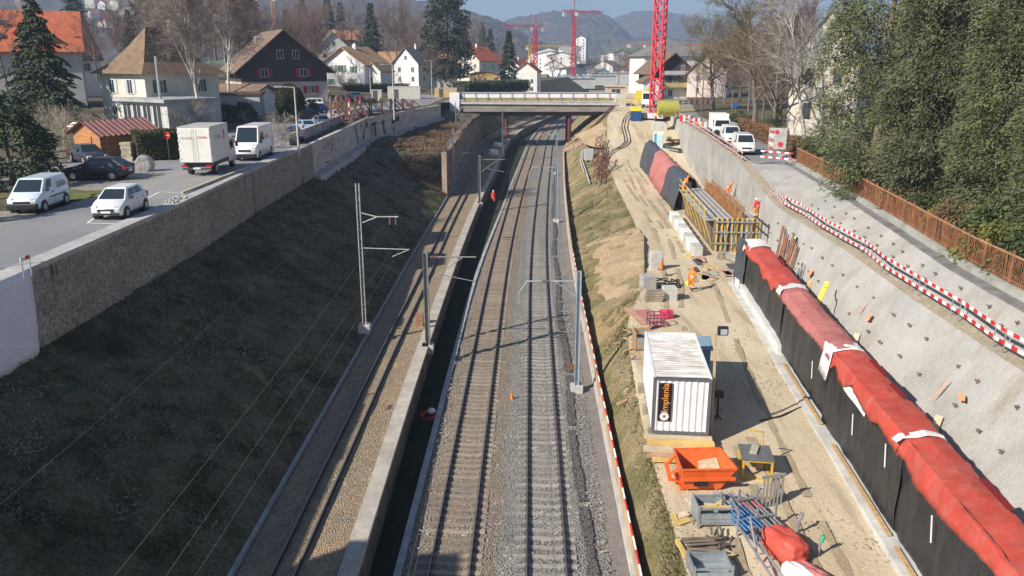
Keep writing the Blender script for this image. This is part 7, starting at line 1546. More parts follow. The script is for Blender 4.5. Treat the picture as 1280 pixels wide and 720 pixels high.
# rack of steel props
M_blue = mat('prop_blue', (0.06, 0.18, 0.42), 0.5, 0.2, 2.0)
p = gp(942, 672); e = empty('prop_rack', (p.x, p.y + 0.9, p.z), R(16), 'rack of grey and blue adjustable steel props', 'prop rack'); mb = MB()
for x in (-0.75, 0.0, 0.75):
    for y in (-0.6, 0.6): mb.b2(x - 0.035, y - 0.035, 0, x + 0.035, y + 0.035, 1.05)
for y in (-0.6, 0.6): mb.b2(-0.78, y - 0.03, 0.15, 0.78, y + 0.03, 0.22); mb.b2(-0.78, y - 0.03, 0.6, 0.78, y + 0.03, 0.66)
mb.build('rack_frame', M_steel, e); M_redend = mat('red_collar', (0.55, 0.08, 0.10), 0.5, 0.1)
for k in range(22):
    x = -0.66 + 0.17 * (k % 9) + random.uniform(-.03, .03); z = 0.28 + 0.17 * (k // 9) + random.uniform(0, 0.04)
    if abs(x) < 0.06: x += 0.09
    mb = MB(); o = random.uniform(-0.2, 0.2); mb.cyl((x, -1.3 + o, z), (x, 0.4 + o, z), 0.035, 6, 0); mb.cyl((x, 0.4 + o, z), (x, 1.4 + o, z + 0.02), 0.026, 6, 1); mb.box((x, -1.3 + o, z), (0.13, 0.015, 0.13), 0, 1); mb.cyl((x, 0.35 + o, z), (x, 0.5 + o, z), 0.05, 6, 2)
    mb.build('prop', [M_blue if x < -0.3 or (k > 18) else M_steel, M_steel, M_redend if x > 0.1 else M_steel], e)
p = gp(955, 640); e = empty('grate_panel', (p.x + 0.35, p.y + 0.3, p.z), R(16), 'upright grey steel rack throwing a barred shadow beside the props', 'rack'); mb = MB()
for k in range(6): mb.b2(-0.42 + k * 0.16, -0.03, 0.05, -0.36 + k * 0.16, 0.03, 1.3)
mb.b2(-0.5, -0.03, 0.0, 0.5, 0.03, 0.08); mb.b2(-0.5, -0.03, 1.3, 0.5, 0.03, 1.38); mb.build('bars', M_steel, e); mb = MB(); mb.beam((-0.45, 0, 0.02), (-0.45, 0.7, 0.02), 0.06, 0.06); mb.beam((0.45, 0, 0.02), (0.45, 0.7, 0.02), 0.06, 0.06); mb.beam((-0.45, 0.68, 0.02), (-0.45, 0.03, 0.9), 0.05, 0.05); mb.beam((0.45, 0.68, 0.02), (0.45, 0.03, 0.9), 0.05, 0.05); mb.build('stand', M_steel, e)
# blue props lying loose
p = gp(948, 676); e = empty('loose_props', p, R(18), 'blue steel props lying on the ground beside the red tarp bundle', 'props')
for k in range(6): MB().cyl((random.uniform(-.4, .1) + k * 0.09, -0.7, 0.06 + 0.03 * (k % 2)), (-0.3 + k * 0.12, 0.8, 0.1 + 0.04 * (k % 3)), 0.04, 6).build('prop', M_blue if k % 3 else M_steel, e)
# rusty wedges and clamps on timbers
p = gp(882, 694); e = empty('clamp_pile', (p.x, p.y + 0.3, p.z), 0, 'pile of brown steel clamps and walers on yellow timbers', 'clamps'); M_br = mat('brown_steel', (0.21, 0.165, 0.13), 0.7, 0.3, 3.0, metal=0.2)
for (a, b_, m) in (((-0.75, -0.55, 0.06), (0.95, -0.5, 0.06), M_wood), ((-0.7, -0.5, 0.08), (-0.85, 0.45, 0.08), M_wy), ((-0.3, -0.75, 0.05), (-0.1, -1.15, 0.05), M_wy)): mb = MB(); mb.beam(a, b_, 0.14, 0.12); mb.build('timber', m, e)
for k in range(9): mb = MB(); y = -0.4 + (k % 5) * 0.2; z = 0.18 + 0.14 * (k // 5); mb.cyl((-0.6 + random.uniform(-.12, .1), y, z), (0.5 + random.uniform(-.2, .1), y + random.uniform(-.12, .12), z + random.uniform(-.03, .08)), 0.05, 6); mb.build('waler', M_br, e)
for k in range(22):
    x, y, z = random.uniform(0.3, 1.0), random.uniform(-0.3, 0.7), random.uniform(0.05, 0.32); a = random.uniform(0, 6.28); mb = MB(); mb.beam((x, y, z), (x + 0.3 * math.cos(a), y + 0.3 * math.sin(a), z + random.uniform(-.05, .15)), 0.06, 0.05); mb.build('clamp', mat('dark_clamp', (0.10, 0.085, 0.075), 0.7, 0.3, 3.0), e)
p = gp(856, 655); beams('broken_crate', 'broken yellow wooden box on the dry grass edge', (p.x, p.y, p.z), 0.3, [((-0.3, 0, 0.1), (0.25, 0.1, 0.12), 0.3, 0.04, M_wy), ((-0.2, 0.3, 0.14), (0.3, 0.35, 0.2), 0.3, 0.04, M_wl), ((-0.35, -0.1, 0.06), (-0.3, 0.4, 0.25), 0.2, 0.03, M_wy), ((0.15, -0.2, 0.06), (0.5, 0.2, 0.1), 0.12, 0.05, M_wood_grey)], M_wood, 'wood')
p = gp(872, 640); tag(MB().beam((-0.1, 0.9, 0.08), (0.4, -0.6, 0.06), 0.42, 0.05).build('scaffold_board', mat('pale_board', (0.52, 0.48, 0.42), 0.85, 0.2, 1.5), None, p), 'long pale scaffold board lying left of the grey crate', 'board')
p = gp(886, 719); e = crate('grey steel box at the bottom frame edge below the clamp pile', (p.x, p.y, p.z), R(2), 1.25, 0.9, 0.55, M_steel)
# red tarp bundle at the bottom
def bundle(label, name, m, p, rz, dims, seed, cat):
    bm = bmesh.new(); bmesh.ops.create_icosphere(bm, subdivisions=4, radius=1.0); r_ = random.Random(seed)
    for v in bm.verts:
        c = v.co; n_ = Vector((c.x, c.y, c.z)); k = max(abs(c.x), abs(c.y), abs(c.z)) ** 0.55; c /= k; nz = float(vnoise(n_.x * 2.5 + seed, n_.y * 2.5 + n_.z * 2, seed)) * 0.09 + float(vnoise(n_.x * 6 + seed, n_.y * 6 + n_.z * 5, seed + 1)) * 0.04
        v.co = Vector((c.x * dims[0], c.y * dims[1], max(0.0, (c.z + 0.75) * dims[2] * 0.57))) * (1 + nz)
    me = bpy.data.meshes.new(name); bm.to_mesh(me); bm.free(); me.polygons.foreach_set('use_smooth', [True] * len(me.polygons)); me.materials.append(m); o = bpy.data.objects.new(name, me); link(o); o.location = p; o.rotation_euler = (0, 0, rz); return tag(o, label, cat)
p = gp(985, 700); bundle('crumpled red tarpaulin bundle near the bottom edge of the picture', 'tarp_bundle', M_redtarp, (p.x - 0.05, p.y + 0.25, p.z), 0.5, (0.5, 0.85, 0.85), 4, 'tarpaulin')
p = gp(995, 716); bundle('white and pink sheet bundle below the crumpled red tarpaulin', 'sheet_bundle', M_whitefleece, (p.x - 0.1, p.y - 0.75, p.z), 0.5, (0.3, 0.8, 0.6), 9, 'sheet'); bundle('faded red sheet folded beside the white sheet bundle', 'folded_sheet', M_pinktarp, (p.x + 0.35, p.y - 0.7, p.z), 0.5, (0.3, 0.8, 0.62), 10, 'sheet')
p = gp(968, 712); e = empty('scaffold_section', p, R(14), 'grey scaffold piece lying beside the white sheet bundle', 'scaffold frame'); mb = MB()
for x in (-0.5, -0.15): mb.beam((x, -1.0, 0.15), (x - 0.15, 1.3, 0.9), 0.06, 0.06)
mb.build('upright', M_steel, e); mb = MB()
for k in range(4): mb.beam((-0.5, -0.8 + k * 0.5, 0.22 + k * 0.16), (-0.2, -0.8 + k * 0.5, 0.22 + k * 0.16), 0.04, 0.04)
mb.build('rung', M_steel, e); mb = MB(); mb.cyl((-0.45, 0.3, 0.2), (-0.52, 0.9, 1.55), 0.04, 6); mb.build('post', M_steel, e)
for (px, py, lab) in ((1022, 697, 'thin grey post with green cap right of the red bundle'), (996, 668, 'thin grey post behind the red bundle')):
    p = gp(px, py); e = empty('site_post', p, 0, lab, 'post'); MB().cyl((0, 0, 0), (0.05, 0, 0.85), 0.045, 7).build('pole', M_steel, e); MB().cyl((0.05, 0, 0.6), (0.12, 0, 0.85), 0.07, 7).build('cap', mat('green_cap', (0.05, 0.45, 0.25), 0.5, 0.1) if px == 1022 else M_steel, e)
# floodlight on a timber pole
p = gp(889, 553); e = empty('flood_lamp', p, 0, 'floodlight on a tall thin timber pole beside the white container', 'lamp'); tp_ = atY(895, 418, p.y + 0.25)
MB().beam((0, 0, -0.1), tp_ - p, 0.09, 0.09).build('pole', mat('pole_tan', (0.48, 0.34, 0.20), 0.8, 0.2, 2.0), e); d = tp_ - p
mb = MB(); mb.box((d.x + 0.28, d.y, d.z + 0.16), (0.42, 0.2, 0.36)); o = mb.build('lamp_housing', M_black, e); MB().box((d.x + 0.30, d.y - 0.107, d.z + 0.14), (0.28, 0.015, 0.24)).build('lamp_glass', mat('lamp_pane', (0.42, 0.45, 0.47), 0.2, 0.1), o); MB().beam((d.x, d.y, d.z), (d.x + 0.25, d.y, d.z + 0.05), 0.05, 0.05).build('bracket', M_steel, e)
p = gp(896, 524); e = empty('work_lamp', p, 0, 'small black work lamp standing in the container shadow', 'lamp'); mb = MB(); mb.cyl((0, 0, 0), (0, 0, 1.1), 0.04, 6); mb.beam((0, 0, 0.3), (0.2, -0.2, 0), 0.04, 0.04); mb.beam((0, 0, 0.3), (-0.2, -0.2, 0), 0.04, 0.04); mb.build('stand', M_black, e); MB().box((0.02, 0, 1.25), (0.36, 0.25, 0.3)).build('lamp_housing', M_black, e)
# things behind the container
p = gp(812, 400); tag(MB().box((0, 0, 0), (1.35, 3.6, 0.05)).build('red_sheet', mat('pale_red_sheet', (0.50, 0.20, 0.19), 0.7, 0.2, 0.8), None, p + Vector((0.1, 0.3, 0.04)), 0.22), 'faded red plastic sheet on the ground behind the container', 'sheet')
p = gp(798, 398); tag(MB().box((0, 0, 0), (0.5, 3.4, 0.05)).build('long_board', M_wp, None, p + Vector((-0.15, 0.3, 0.06)), 0.16), 'long brown board beside the faded red sheet', 'board')
p = gp(832, 398); bundle('bright pink red plastic bag on the red sheet', 'plastic_bag', mat('pink_plastic', (0.65, 0.05, 0.12), 0.4, 0.2, 3.0), p + Vector((0, 0, 0.03)), 0.3, (0.45, 0.35, 0.55), 14, 'bag')
p = gp(819, 408); e = empty('metal_trestle', p, 0.1, 'dark square metal trestle standing on the red sheet', 'trestle'); mb = MB()
for x in (-0.45, 0, 0.45):
    for y in (-0.35, 0.35): mb.b2(x - 0.02, y - 0.02, 0, x + 0.02, y + 0.02, 0.85)
mb.build('leg', M_steel_dark, e); mb = MB()
for z in (0.4, 0.85):
    for y in (-0.35, 0.35): mb.b2(-0.47, y - 0.02, z - 0.02, 0.47, y + 0.02, z + 0.02)
    for x in (-0.45, 0.45): mb.b2(x - 0.02, -0.35, z - 0.02, x + 0.02, 0.35, z + 0.02)
mb.build('top_frame', M_steel_dark, e)
q = at(846, 420, 2.5); e = empty('blue_cabinet', (9.0, 38.6, surf(9.0, 38.6)), R(-8), 'blue grey steel cabinet standing right behind the white container', 'cabinet'); M_bg = mat('blue_grey_paint', (0.20, 0.30, 0.36), 0.55, 0.12, 1.5)
MB().b2(-1.1, -0.6, 0.0, 1.1, 0.6, 1.9).build('body', M_bg, e, bevel=0.03); mb = MB(); mb.prism([(-1.2, -0.75, 1.93), (1.2, -0.75, 1.93), (1.2, 0.7, 2.15), (-1.2, 0.7, 2.15)], (0, 0, 0.05)); mb.build('lid', M_bg, e); MB().b2(-1.5, -0.5, 0, -1.12, 0.5, 1.7).build('side_box', M_white, e)
for s in (-1, 1): MB().b2(s * 0.5 - 0.45, -0.63, 0.1, s * 0.5 + 0.45, -0.602, 1.8).build('door', M_bg, e)
p = gp(802, 436); e = crate('rusty orange crate of gas bottles left of the container', (p.x, p.y, p.z), 0, 0.9, 0.9, 1.1, mat('orange_frame', (0.50, 0.25, 0.06), 0.7, 0.2))
# concrete blocks and pallets
def cblock(label, px, py, w, d, h, rz=0.0, m=None, group=None, name='concrete_block'):
    p = gp(px, py); return tag(MB().box((0, 0, h / 2), (w, d, h), rz).build(name, m or M_conc_light, None, p + Vector((0, d / 2, -0.02)), bevel=0.03), label, 'concrete block', group)
cblock('square grey concrete block right of the weathered pallets', 838, 377, 0.95, 0.95, 0.95)
cblock('tall pale concrete slab standing at the road edge', 820, 338, 0.95, 0.45, 1.5, 0.05)
cblock('low broken concrete block with rubble beside the pallets', 811, 362, 1.0, 1.2, 0.95, 0.1, M_conc)
def pallet(label, p, rz):
    e = empty('pallet', p, rz, label, 'pallet', 'weathered pallets by the concrete block')
    for k in range(7): MB().box((-0.5 + k * 0.167, 0, 0.135), (0.12, 0.8, 0.02)).build('deck_board', M_wood_grey, e)
    for y in (-0.35, 0, 0.35): MB().box((0, y, 0.065), (1.15, 0.1, 0.11)).build('bearer', M_wood_grey, e)
    return e
p = gp(818, 379)
for k, lab in enumerate(('bottom pallet of the weathered stack', 'second pallet up in the weathered stack', 'third pallet up in the weathered stack', 'fourth pallet up in the weathered stack', 'topmost pallet of the weathered stack')): pallet(lab, (p.x + 0.03 * k, p.y + 0.5, p.z + 0.15 * k), 0.05 * (k % 3))
p = gp(836, 362); e = empty('hose_heap', (p.x, p.y + 0.3, p.z), 0, 'heap of dark hoses and cables behind the concrete block', 'hoses')
for k in range(7):
    cx, cy, rr = random.uniform(-0.6, 0.7), random.uniform(-0.2, 0.4), random.uniform(0.25, 0.5); MB().tube([(cx + rr * math.cos(a), cy + rr * 0.8 * math.sin(a), 0.06 + 0.09 * k + 0.05 * math.sin(3 * a)) for a in np.linspace(0, 6.0, 16)], 0.05, 5).build('hose', M_black, e)
p = gp(826, 346); e = empty('traffic_cone', p, 0, 'orange traffic cone on the broken concrete block', 'cone'); MB().cyl((0, 0, 0.6), (0, 0, 1.35), 0.2, 10, 0, 0.04).build('cone_body', mat('cone_orange', (0.8, 0.2, 0.04), 0.5, 0.1), e); MB().box((0, 0, 0.6), (0.45, 0.45, 0.05)).build('foot', M_black, e)
GBk = 'white concrete blocks beside the yellow scaffold'
for k in range(8):
    y = 66.5 + k * 2.1; lab = ['nearest to the viewer', 'second from the near end', 'third from the near end', 'fourth from the near end', 'fourth from the far end', 'third from the far end', 'second from the far end', 'farthest from the viewer'][k]
    tag(MB().box((0, 0, 0.42), (0.85, 1.85, 0.88)).build('ballast_block', M_wallw if k % 2 else M_conc_light, None, (W0x(y) - 1.7, y, W0z(y)), rz=-0.06, bevel=0.05), 'white concrete block in the row along the scaffold, ' + lab, 'concrete block', GBk)
# formwork and scaffold between the two covered stretches
XF, YF0, YF1 = W0x(74), 64.0, 86.0
e = empty('formwork_scaffold', (XF, 70, W0z(70)), R(-4), 'yellow formwork scaffold with grey boards between the two covered walls', 'scaffold'); e.scale = (0.92, 1, 1)
zt = 3.0
for k in range(9):
    x = -0.1 + k * 0.46; mb = MB(); mb.b2(x - 0.07, -2.25, 0, x + 0.07, -2.1, zt - 0.05); mb.build('waling_beam', M_yellow if k % 3 else M_wy, e)
mb = MB()
for z in (0.7, 1.7, 2.6): mb.b2(-0.4, -2.36, z - 0.06, 4.0, -2.26, z + 0.06)
mb.build('waler', M_steel, e)
for k in range(12):
    x = random.uniform(-0.3, 3.8); MB().cyl((x, -2.6 - random.random() * 0.5, 0), (x + random.uniform(-.4, .4), -2.4, random.uniform(1.2, 2.9)), 0.03, 6).build('prop', M_steel if k % 4 else M_blue, e)
MB().b2(-0.35, -2.05, 0, 3.9, 15.5, zt - 0.3).build('formwork_panel', mat('formwork_dark', (0.17, 0.135, 0.10), 0.8, 0.3, 0.8), e)
for k in range(6):
    y = -1.6 + k * 2.8; mb = MB(); mb.beam((-0.4, y, 0.4), (-1.25, y, zt - 0.35), 0.09, 0.09); mb.beam((-0.4, y, zt - 0.4), (-1.3, y, zt - 0.4), 0.09, 0.09); mb.b2(-1.3, y - 0.04, zt - 0.4, -1.22, y + 0.04, zt + 0.9); mb.build('bracket', M_yellow, e)
MB().b2(-1.3, -2.2, zt - 0.33, -0.4, 15.0, zt - 0.28).build('walkway', mat('walkway_grey', (0.38, 0.37, 0.35), 0.8, 0.25, 1.0), e)
mb = MB(); mb.b2(-1.28, -2.2, zt + 0.2, -1.24, 15, zt + 0.3); mb.b2(-1.28, -2.2, zt + 0.75, -1.24, 15, zt + 0.85); mb.build('guard_rail', mat('rail_board_y', (0.55, 0.43, 0.22), 0.8, 0.2), e)
for k in range(7): MB().b2(-0.3 + k * 0.26, -2.0, zt - 0.29, -0.12 + k * 0.26, 15.2, zt - 0.2 + 0.03 * (k % 2)).build('deck_beam', M_steel if k % 2 else mat('pale_deck', (0.52, 0.49, 0.44), 0.85, 0.2, 1.0), e)
MB().b2(2.45, -2.0, zt - 0.29, 3.85, 15.2, zt - 0.22).build('slab', M_conc_light, e)
p = Vector((XF, 70, W0z(70))); rb = empty('rebar_cage', (XF + 1.5, 70, W0z(70) + zt - 0.25), R(-4), 'long rusty reinforcement cage along the top of the formwork', 'rebar'); M_rb = mat('orange_rust', (0.33, 0.15, 0.055), 0.85, 0.4, 1.5)
mb = MB()
for k in range(60):
    y = -1.9 + k * 0.28
    for x in (0.0, 0.7): mb.beam((x, y, 0), (x + random.uniform(-.04, .04), y + random.uniform(-.05, .05), 1.0 + random.uniform(0, 0.25)), 0.035, 0.035)
mb.build('upright_bars', M_rb, rb); mb = MB()
for z in (0.25, 0.5, 0.75, 0.95):
    for x in (0.0, 0.7): mb.beam((x, -2, z), (x, 15, z), 0.03, 0.03)
mb.build('long_bars', M_rb, rb)
for k in range(3): MB().b2(0.15, -2.0 + k * 5.6, 0.0, 0.55, 3.4 + k * 5.6, 0.7).build('inner_board', mat('rust_board', (0.28, 0.16, 0.07), 0.85, 0.3, 1.0), rb)
# trench floor boards, ladder, rails behind the scaffold
p = at(927, 301, 2.7); e = empty('ladder', (W0x(70) + 3.75, 67.2, W0z(70)), 0, 'yellow ladder leaning against the formwork under the worker in red', 'ladder'); mb = MB()
for x in (-0.25, 0.25): mb.beam((x, -0.5, 0), (x, 0.1, 3.4), 0.07, 0.05)
mb.build('stile', M_wy, e); mb = MB()
for k in range(10): t = (k + 0.5) / 10; mb.beam((-0.25, -0.5 + 0.6 * t, 3.4 * t), (0.25, -0.5 + 0.6 * t, 3.4 * t), 0.04, 0.04)
mb.build('rung', M_wy, e)
e = empty('trench_railing', (W0x(64) + 3.6, 58.5, 5.0), 0, 'dark timber railing above the trench right of the ladder', 'railing'); mb = MB()
for k in range(6): mb.b2(-0.04 - k * 0.05, k * 1.6, -1.6, 0.04 - k * 0.05, k * 1.6 + 0.06, 0.9)
mb.build('post', M_steel_dark, e); mb = MB()
for z in (0.1, 0.85): mb.beam((0.0, 0, z - 0.6), (-0.25, 8.0, z), 0.05, 0.16)
mb.build('rail', M_steel_dark, e)
# leaning timbers and bars on the sprayed slope
def lean(name, label, cat, y0, t0, y1, t1, w, h, m, group=None, lift=0.1):
    a = fslope(y0, t0, lift); b_ = fslope(y1, t1, lift); return tag(MB().beam((0, 0, 0), b_ - a, w, h).build(name, m, None, a), label, cat, group)
lean('leaning_beam', 'bright yellow beam leaning on the pale slope beside a dangling chain', 'beam', 45.3, 0.15, 46.6, 0.62, 0.3, 0.14, mat('bright_yellow', (0.70, 0.60, 0.06), 0.6, 0.1))
lean('leaning_plank', 'short plank leaning on the slope above the faded tarp', 'plank', 38.2, 0.25, 39.3, 0.46, 0.26, 0.08, M_wl); lean('leaning_plank', 'pale plank leaning on the slope above the red tarp, nearest the frame edge', 'plank', 28.6, 0.25, 29.4, 0.45, 0.28, 0.1, M_wl)
lean('leaning_plank', 'plank beside the grey bar bundle on the slope', 'plank', 47.6, 0.2, 49.0, 0.5, 0.24, 0.08, M_wood)
for k in range(6): lean('rusty_beam', 'rusty beam leaning on the slope behind the scaffold end', 'beam', 52.0 + k * 0.85, 0.15, 54.0 + k * 0.9 + 0.3 * (k % 2), 0.72 + 0.05 * (k % 3), 0.16, 0.14, M_rust, 'rusty beams leaning on the slope', 0.25)
for k in range(7): lean('steel_bar', 'grey steel bar leaning in a bundle on the slope', 'bar', 48.6 + k * 0.22, 0.08, 51.0 + k * 0.16, 0.52 + 0.04 * (k % 3), 0.06, 0.06, M_steel_dark if k % 2 else M_steel, 'grey bars leaning on the slope', 0.15)
e = empty('rebar_heap', (W0x(56) + 1.9, 54, 4.2), 0, 'heap of rusty bars and boards between covered wall and slope', 'rebar heap')
for k in range(26): a = Vector((random.uniform(-.5, .9), random.uniform(-3, 3.5), random.uniform(-0.8, 0.7))); MB().beam(a, a + Vector((random.uniform(-.8, .8), random.uniform(1, 2.6), random.uniform(-.3, .3))), 0.09, 0.05).build('bar', M_rb if k % 3 else M_wood_grey, e)
tag(MB().tube([fslope(45.0 - 0.5 * i + 0.25 * math.sin(i * 2.2), 0.62 - 0.05 * i, 0.06) for i in range(9)], 0.03, 5).build('dangling_chain', M_steel_dark), 'dark chain dangling beside the bright yellow beam', 'chain')
p0 = gp(995, 470); tag(MB().tube([gp(px, py) + Vector((0, 0, 0.06)) for px, py in ((990, 462), (996, 476), (1003, 486), (1012, 500), (1020, 506), (1011, 506), (998, 512), (975, 522), (950, 528))], 0.05, 5).build('black_hose', M_black), 'black hose lying on the haul road at the wall foot', 'hose')
for i, off in enumerate((0, 4, 9)):
    tag(MB().tube([gp(px + off * 0.8, py) + Vector((0, 0, 0.08)) for px, py in ((786, 140), (779, 150), (777, 160), (780, 170), (781, 178), (775, 184), (766, 188), (757, 194), (752, 202))], 0.07, 5).build('site_hose', M_black), 'dark hose winding down the sand ramp, ' + ['left one', 'middle one', 'right one'][i] + ' of three', 'hose', 'hoses on the sand ramp')
for k in range(8):
    p = gp(782 + k * 1.5 + random.uniform(-6, 6), 330 + k * 40); 
# mound of sandy soil at the slope edge
def mound(label, p, rx, ry, h, seed):
    n, k = 14, 22; V = [(0, 0, h)]; F = []
    for i in range(1, n + 1):
        for j in range(k):
            a = 2 * math.pi * j / k; t = i / n; rr = t * (1 + 0.18 * float(vnoise(math.cos(a) * 2 + seed, math.sin(a) * 2, seed))); z = h * (1 - t) ** 1.2 + 0.08 * float(vnoise(i * 0.9, j * 0.7, seed)); V.append((rx * rr * math.cos(a), ry * rr * math.sin(a), z - 0.12 * t))
    for j in range(k): F.append((0, 1 + j, 1 + (j + 1) % k))
    for i in range(n - 1):
        for j in range(k): F.append((1 + i * k + j, 1 + (i + 1) * k + j, 1 + (i + 1) * k + (j + 1) % k, 1 + i * k + (j + 1) % k))
    mb = MB(); mb.add(V, F, 0, True); o = mb.build('soil_mound', ground('mound_sand', [(0.3, (0.36, 0.27, 0.165)), (0.7, (0.50, 0.39, 0.255))], 0.5, 8.0), None, p); return tag(o, label, 'soil mound')
V = []; F = []; ny_, nt_ = 70, 22
for i in range(ny_ + 1):
    y = 54.5 + 25 * i / ny_
    for j in range(nt_ + 1):
        t = 0.22 + 0.80 * j / nt_; x = BAx(y) + 0.1 + (HBx(y) - BAx(y) - 0.1) * t; nz = float(vnoise(y * 0.5, x * 0.6, 61)) + 0.5 * float(vnoise(y * 1.4, x * 1.6, 62)) + 0.3 * float(vnoise(y * 3.5, x * 4.0, 63))
        e_ = min(1.0, 4 * min(i / ny_, 1 - i / ny_)) * min(1.0, 3.5 * j / nt_); V.append((x, y, surf(x, y) - 0.22 + 0.5 * e_ + 0.22 * nz))
for i in range(ny_):
    for j in range(nt_): k = i * (nt_ + 1) + j; F.append((k, k + 1, k + nt_ + 2, k + nt_ + 1))
tag(np_mesh('bare_soil', V, F, ground('mound_sand', [(0.3, (0.33, 0.235, 0.135)), (0.5, (0.42, 0.31, 0.19)), (0.7, (0.50, 0.39, 0.26))], 0.35, 7.0, None, 0.12, 1.0), None, True), kind='structure')
p = gp(752, 166); mound('large sandy ramp mound by the bridge end', p + Vector((0.5, 4, -1.4)), 4.5, 16, 3.0, 5)

# ---------------------------------------------------------------- by the bridge and crane
def skip_box(label, p, rz, w, d, h, m1, m2):
    e = empty('skip_container', p, rz, label, 'skip'); MB().box((0, 0, h * 0.36), (w, d, h * 0.72), 0, 0, 1.06).build('body', m1, e); MB().box((0, 0, h * 0.72 + h * 0.14), (w * 1.06, d * 1.06, h * 0.28), 0, 0, 0.9).build('lid', m2, e); mb = MB()
    for x in (-w / 2 - 0.03, w / 2 + 0.03): mb.b2(x - 0.06, -0.1, 0.2, x + 0.06, 0.1, h * 0.7)
    mb.build('lug', M_steel_dark, e); return e
p = gp(795, 152); skip_box('blue skip with bright yellow lid at the head of the haul road', (p.x, p.y + 0.8, p.z), 0, 1.7, 1.6, 2.6, mat('skip_blue', (0.02, 0.07, 0.22), 0.5, 0.15), mat('lid_yellow', (0.80, 0.62, 0.03), 0.5, 0.1))
p = gp(823, 186); e = empty('portable_toilet', (p.x, p.y + 0.6, p.z), R(-5), 'white and turquoise portable toilet cabin on the haul road', 'toilet cabin'); MB().b2(-0.75, -0.6, 0.0, 0.75, 0.6, 2.5).build('cabin', M_white, e, bevel=0.04); MB().b2(-0.72, -0.62, 0.1, -0.3, -0.602, 2.4).build('panel', mat('turquoise', (0.05, 0.32, 0.42), 0.5, 0.1), e); MB().b2(-0.22, -0.63, 0.1, 0.65, -0.602, 2.2).build('door', mat('pale_blue', (0.45, 0.60, 0.68), 0.5, 0.1), e); MB().b2(-0.8, -0.65, 2.5, 0.8, 0.65, 2.7).build('roof', M_white, e)
p = gp(812, 186); tag(MB().box((0, 0, 0.6), (1.0, 0.7, 1.2)).build('water_tank', M_white, None, p + Vector((0, 0.4, 0)), bevel=0.08), 'small white tank left of the portable toilet', 'tank')
p = gp(840, 188); e = empty('pipe_bundle', p, R(30), 'bundle of dark grey pipes beside the portable toilet', 'pipes')
for k in range(7): MB().cyl((-0.6 + 0.25 * (k % 4) + 0.12 * (k // 4), -2.2, 0.18 + 0.22 * (k // 4)), (-0.6 + 0.25 * (k % 4) + 0.12 * (k // 4), 2.4, 0.18 + 0.22 * (k // 4)), 0.12, 8).build('pipe', M_steel_dark if k % 3 else M_steel, e)
p = gp(846, 180); e = empty('trailer', p, R(20), 'low brown trailer behind the pipe bundle', 'trailer'); MB().b2(-1.6, -0.8, 0.5, 1.6, 0.8, 0.75).build('bed', M_rust, e); mb = MB(); mb.b2(-1.6, -0.8, 0.75, -1.5, 0.8, 1.3); mb.b2(1.5, -0.8, 0.75, 1.6, 0.8, 1.3); mb.build('end_board', M_wood_grey, e)
for s in (-1, 1): wheel(e, s * 0.9, 0, 0.35, 0.2)
# concrete mixer and dumper
p = gp(811, 135); e = empty('concrete_mixer', (p.x + 0.4, p.y + 3, p.z), R(-12), 'white concrete mixer truck with lime drum before the crane', 'truck'); MB().b2(-1.25, -3.2, 0.7, 1.25, -1.3, 3.3).build('cab', P_white, e, bevel=0.1); MB().quad((-1.05, -3.24, 1.8), (1.05, -3.24, 1.8), (1.05, -3.24, 2.95), (-1.05, -3.24, 2.95)).build('windscreen', G_car, e); MB().b2(-1.1, -1.2, 0.6, 1.1, 4.5, 1.0).build('chassis', M_steel_dark, e)
mb = MB(); mb.tube([(0, -0.8, 2.2), (0, 0, 2.3), (0, 1.6, 2.55), (0, 3.2, 2.9), (0, 4.4, 3.3)], [0.7, 1.05, 1.2, 0.95, 0.45], 14); mb.build('drum', mat('lime_drum', (0.42, 0.42, 0.05), 0.5, 0.15), e)
for s in (-1, 1):
    for y in (-2.2, 2.2, 3.5): wheel(e, s * 1.2, y, 0.5, 0.3)
    MB().b2(s * 1.254, -2.9, 1.8, s * 1.262, -1.7, 2.8).build('side_window', G_car, e)
q = atY(833, 128, 140); e = empty('lime_tank', (q.x + 0.5, 141, 9.1), 0, 'lime yellow round tank right of the crane foot', 'tank'); MB().cyl((-1.7, 0, 1.6), (1.7, 0, 1.6), 1.25, 16).build('shell', mat('lime_tank_paint', (0.36, 0.36, 0.06), 0.6, 0.2), e); mb = MB(); mb.b2(-1.4, -0.9, 0, -1.1, 0.9, 1.2); mb.b2(1.1, -0.9, 0, 1.4, 0.9, 1.2); mb.build('saddle', M_steel, e)
p = gp(826, 152); e = empty('dumper', (p.x, p.y + 1.5, p.z), R(4), 'orange dumper with pale skip seen from behind below the crane', 'dumper'); M_dor = mat('dumper_orange', (0.72, 0.22, 0.04), 0.5, 0.15); MB().b2(-1.0, -1.4, 0.6, 1.0, 0.6, 1.5).build('body', M_dor, e, bevel=0.06); MB().box((0, 1.4, 1.7), (2.0, 2.2, 1.2), 0, 0, 1.15).build('skip', mat('dirty_pink', (0.42, 0.30, 0.28), 0.8, 0.2), e)
mb = MB(); [mb.b2(x - 0.04, y - 0.04, 1.5, x + 0.04, y + 0.04, 2.9) for x in (-0.8, 0.8) for y in (-1.2, 0.3)]; mb.b2(-0.9, -1.3, 2.9, 0.9, 0.4, 3.0); mb.build('canopy', M_steel_dark, e)
for s in (-1, 1):
    for y in (-0.9, 1.5): wheel(e, s * 1.15, y, 0.55, 0.35)
p = gp(823, 163); tag(MB().box((0, 0, 0.7), (2.6, 0.8, 1.4)).build('retaining_block', M_conc_light, None, p + Vector((0.2, 0.3, 0)), bevel=0.04), 'pale concrete block wall below the orange dumper', 'concrete block')
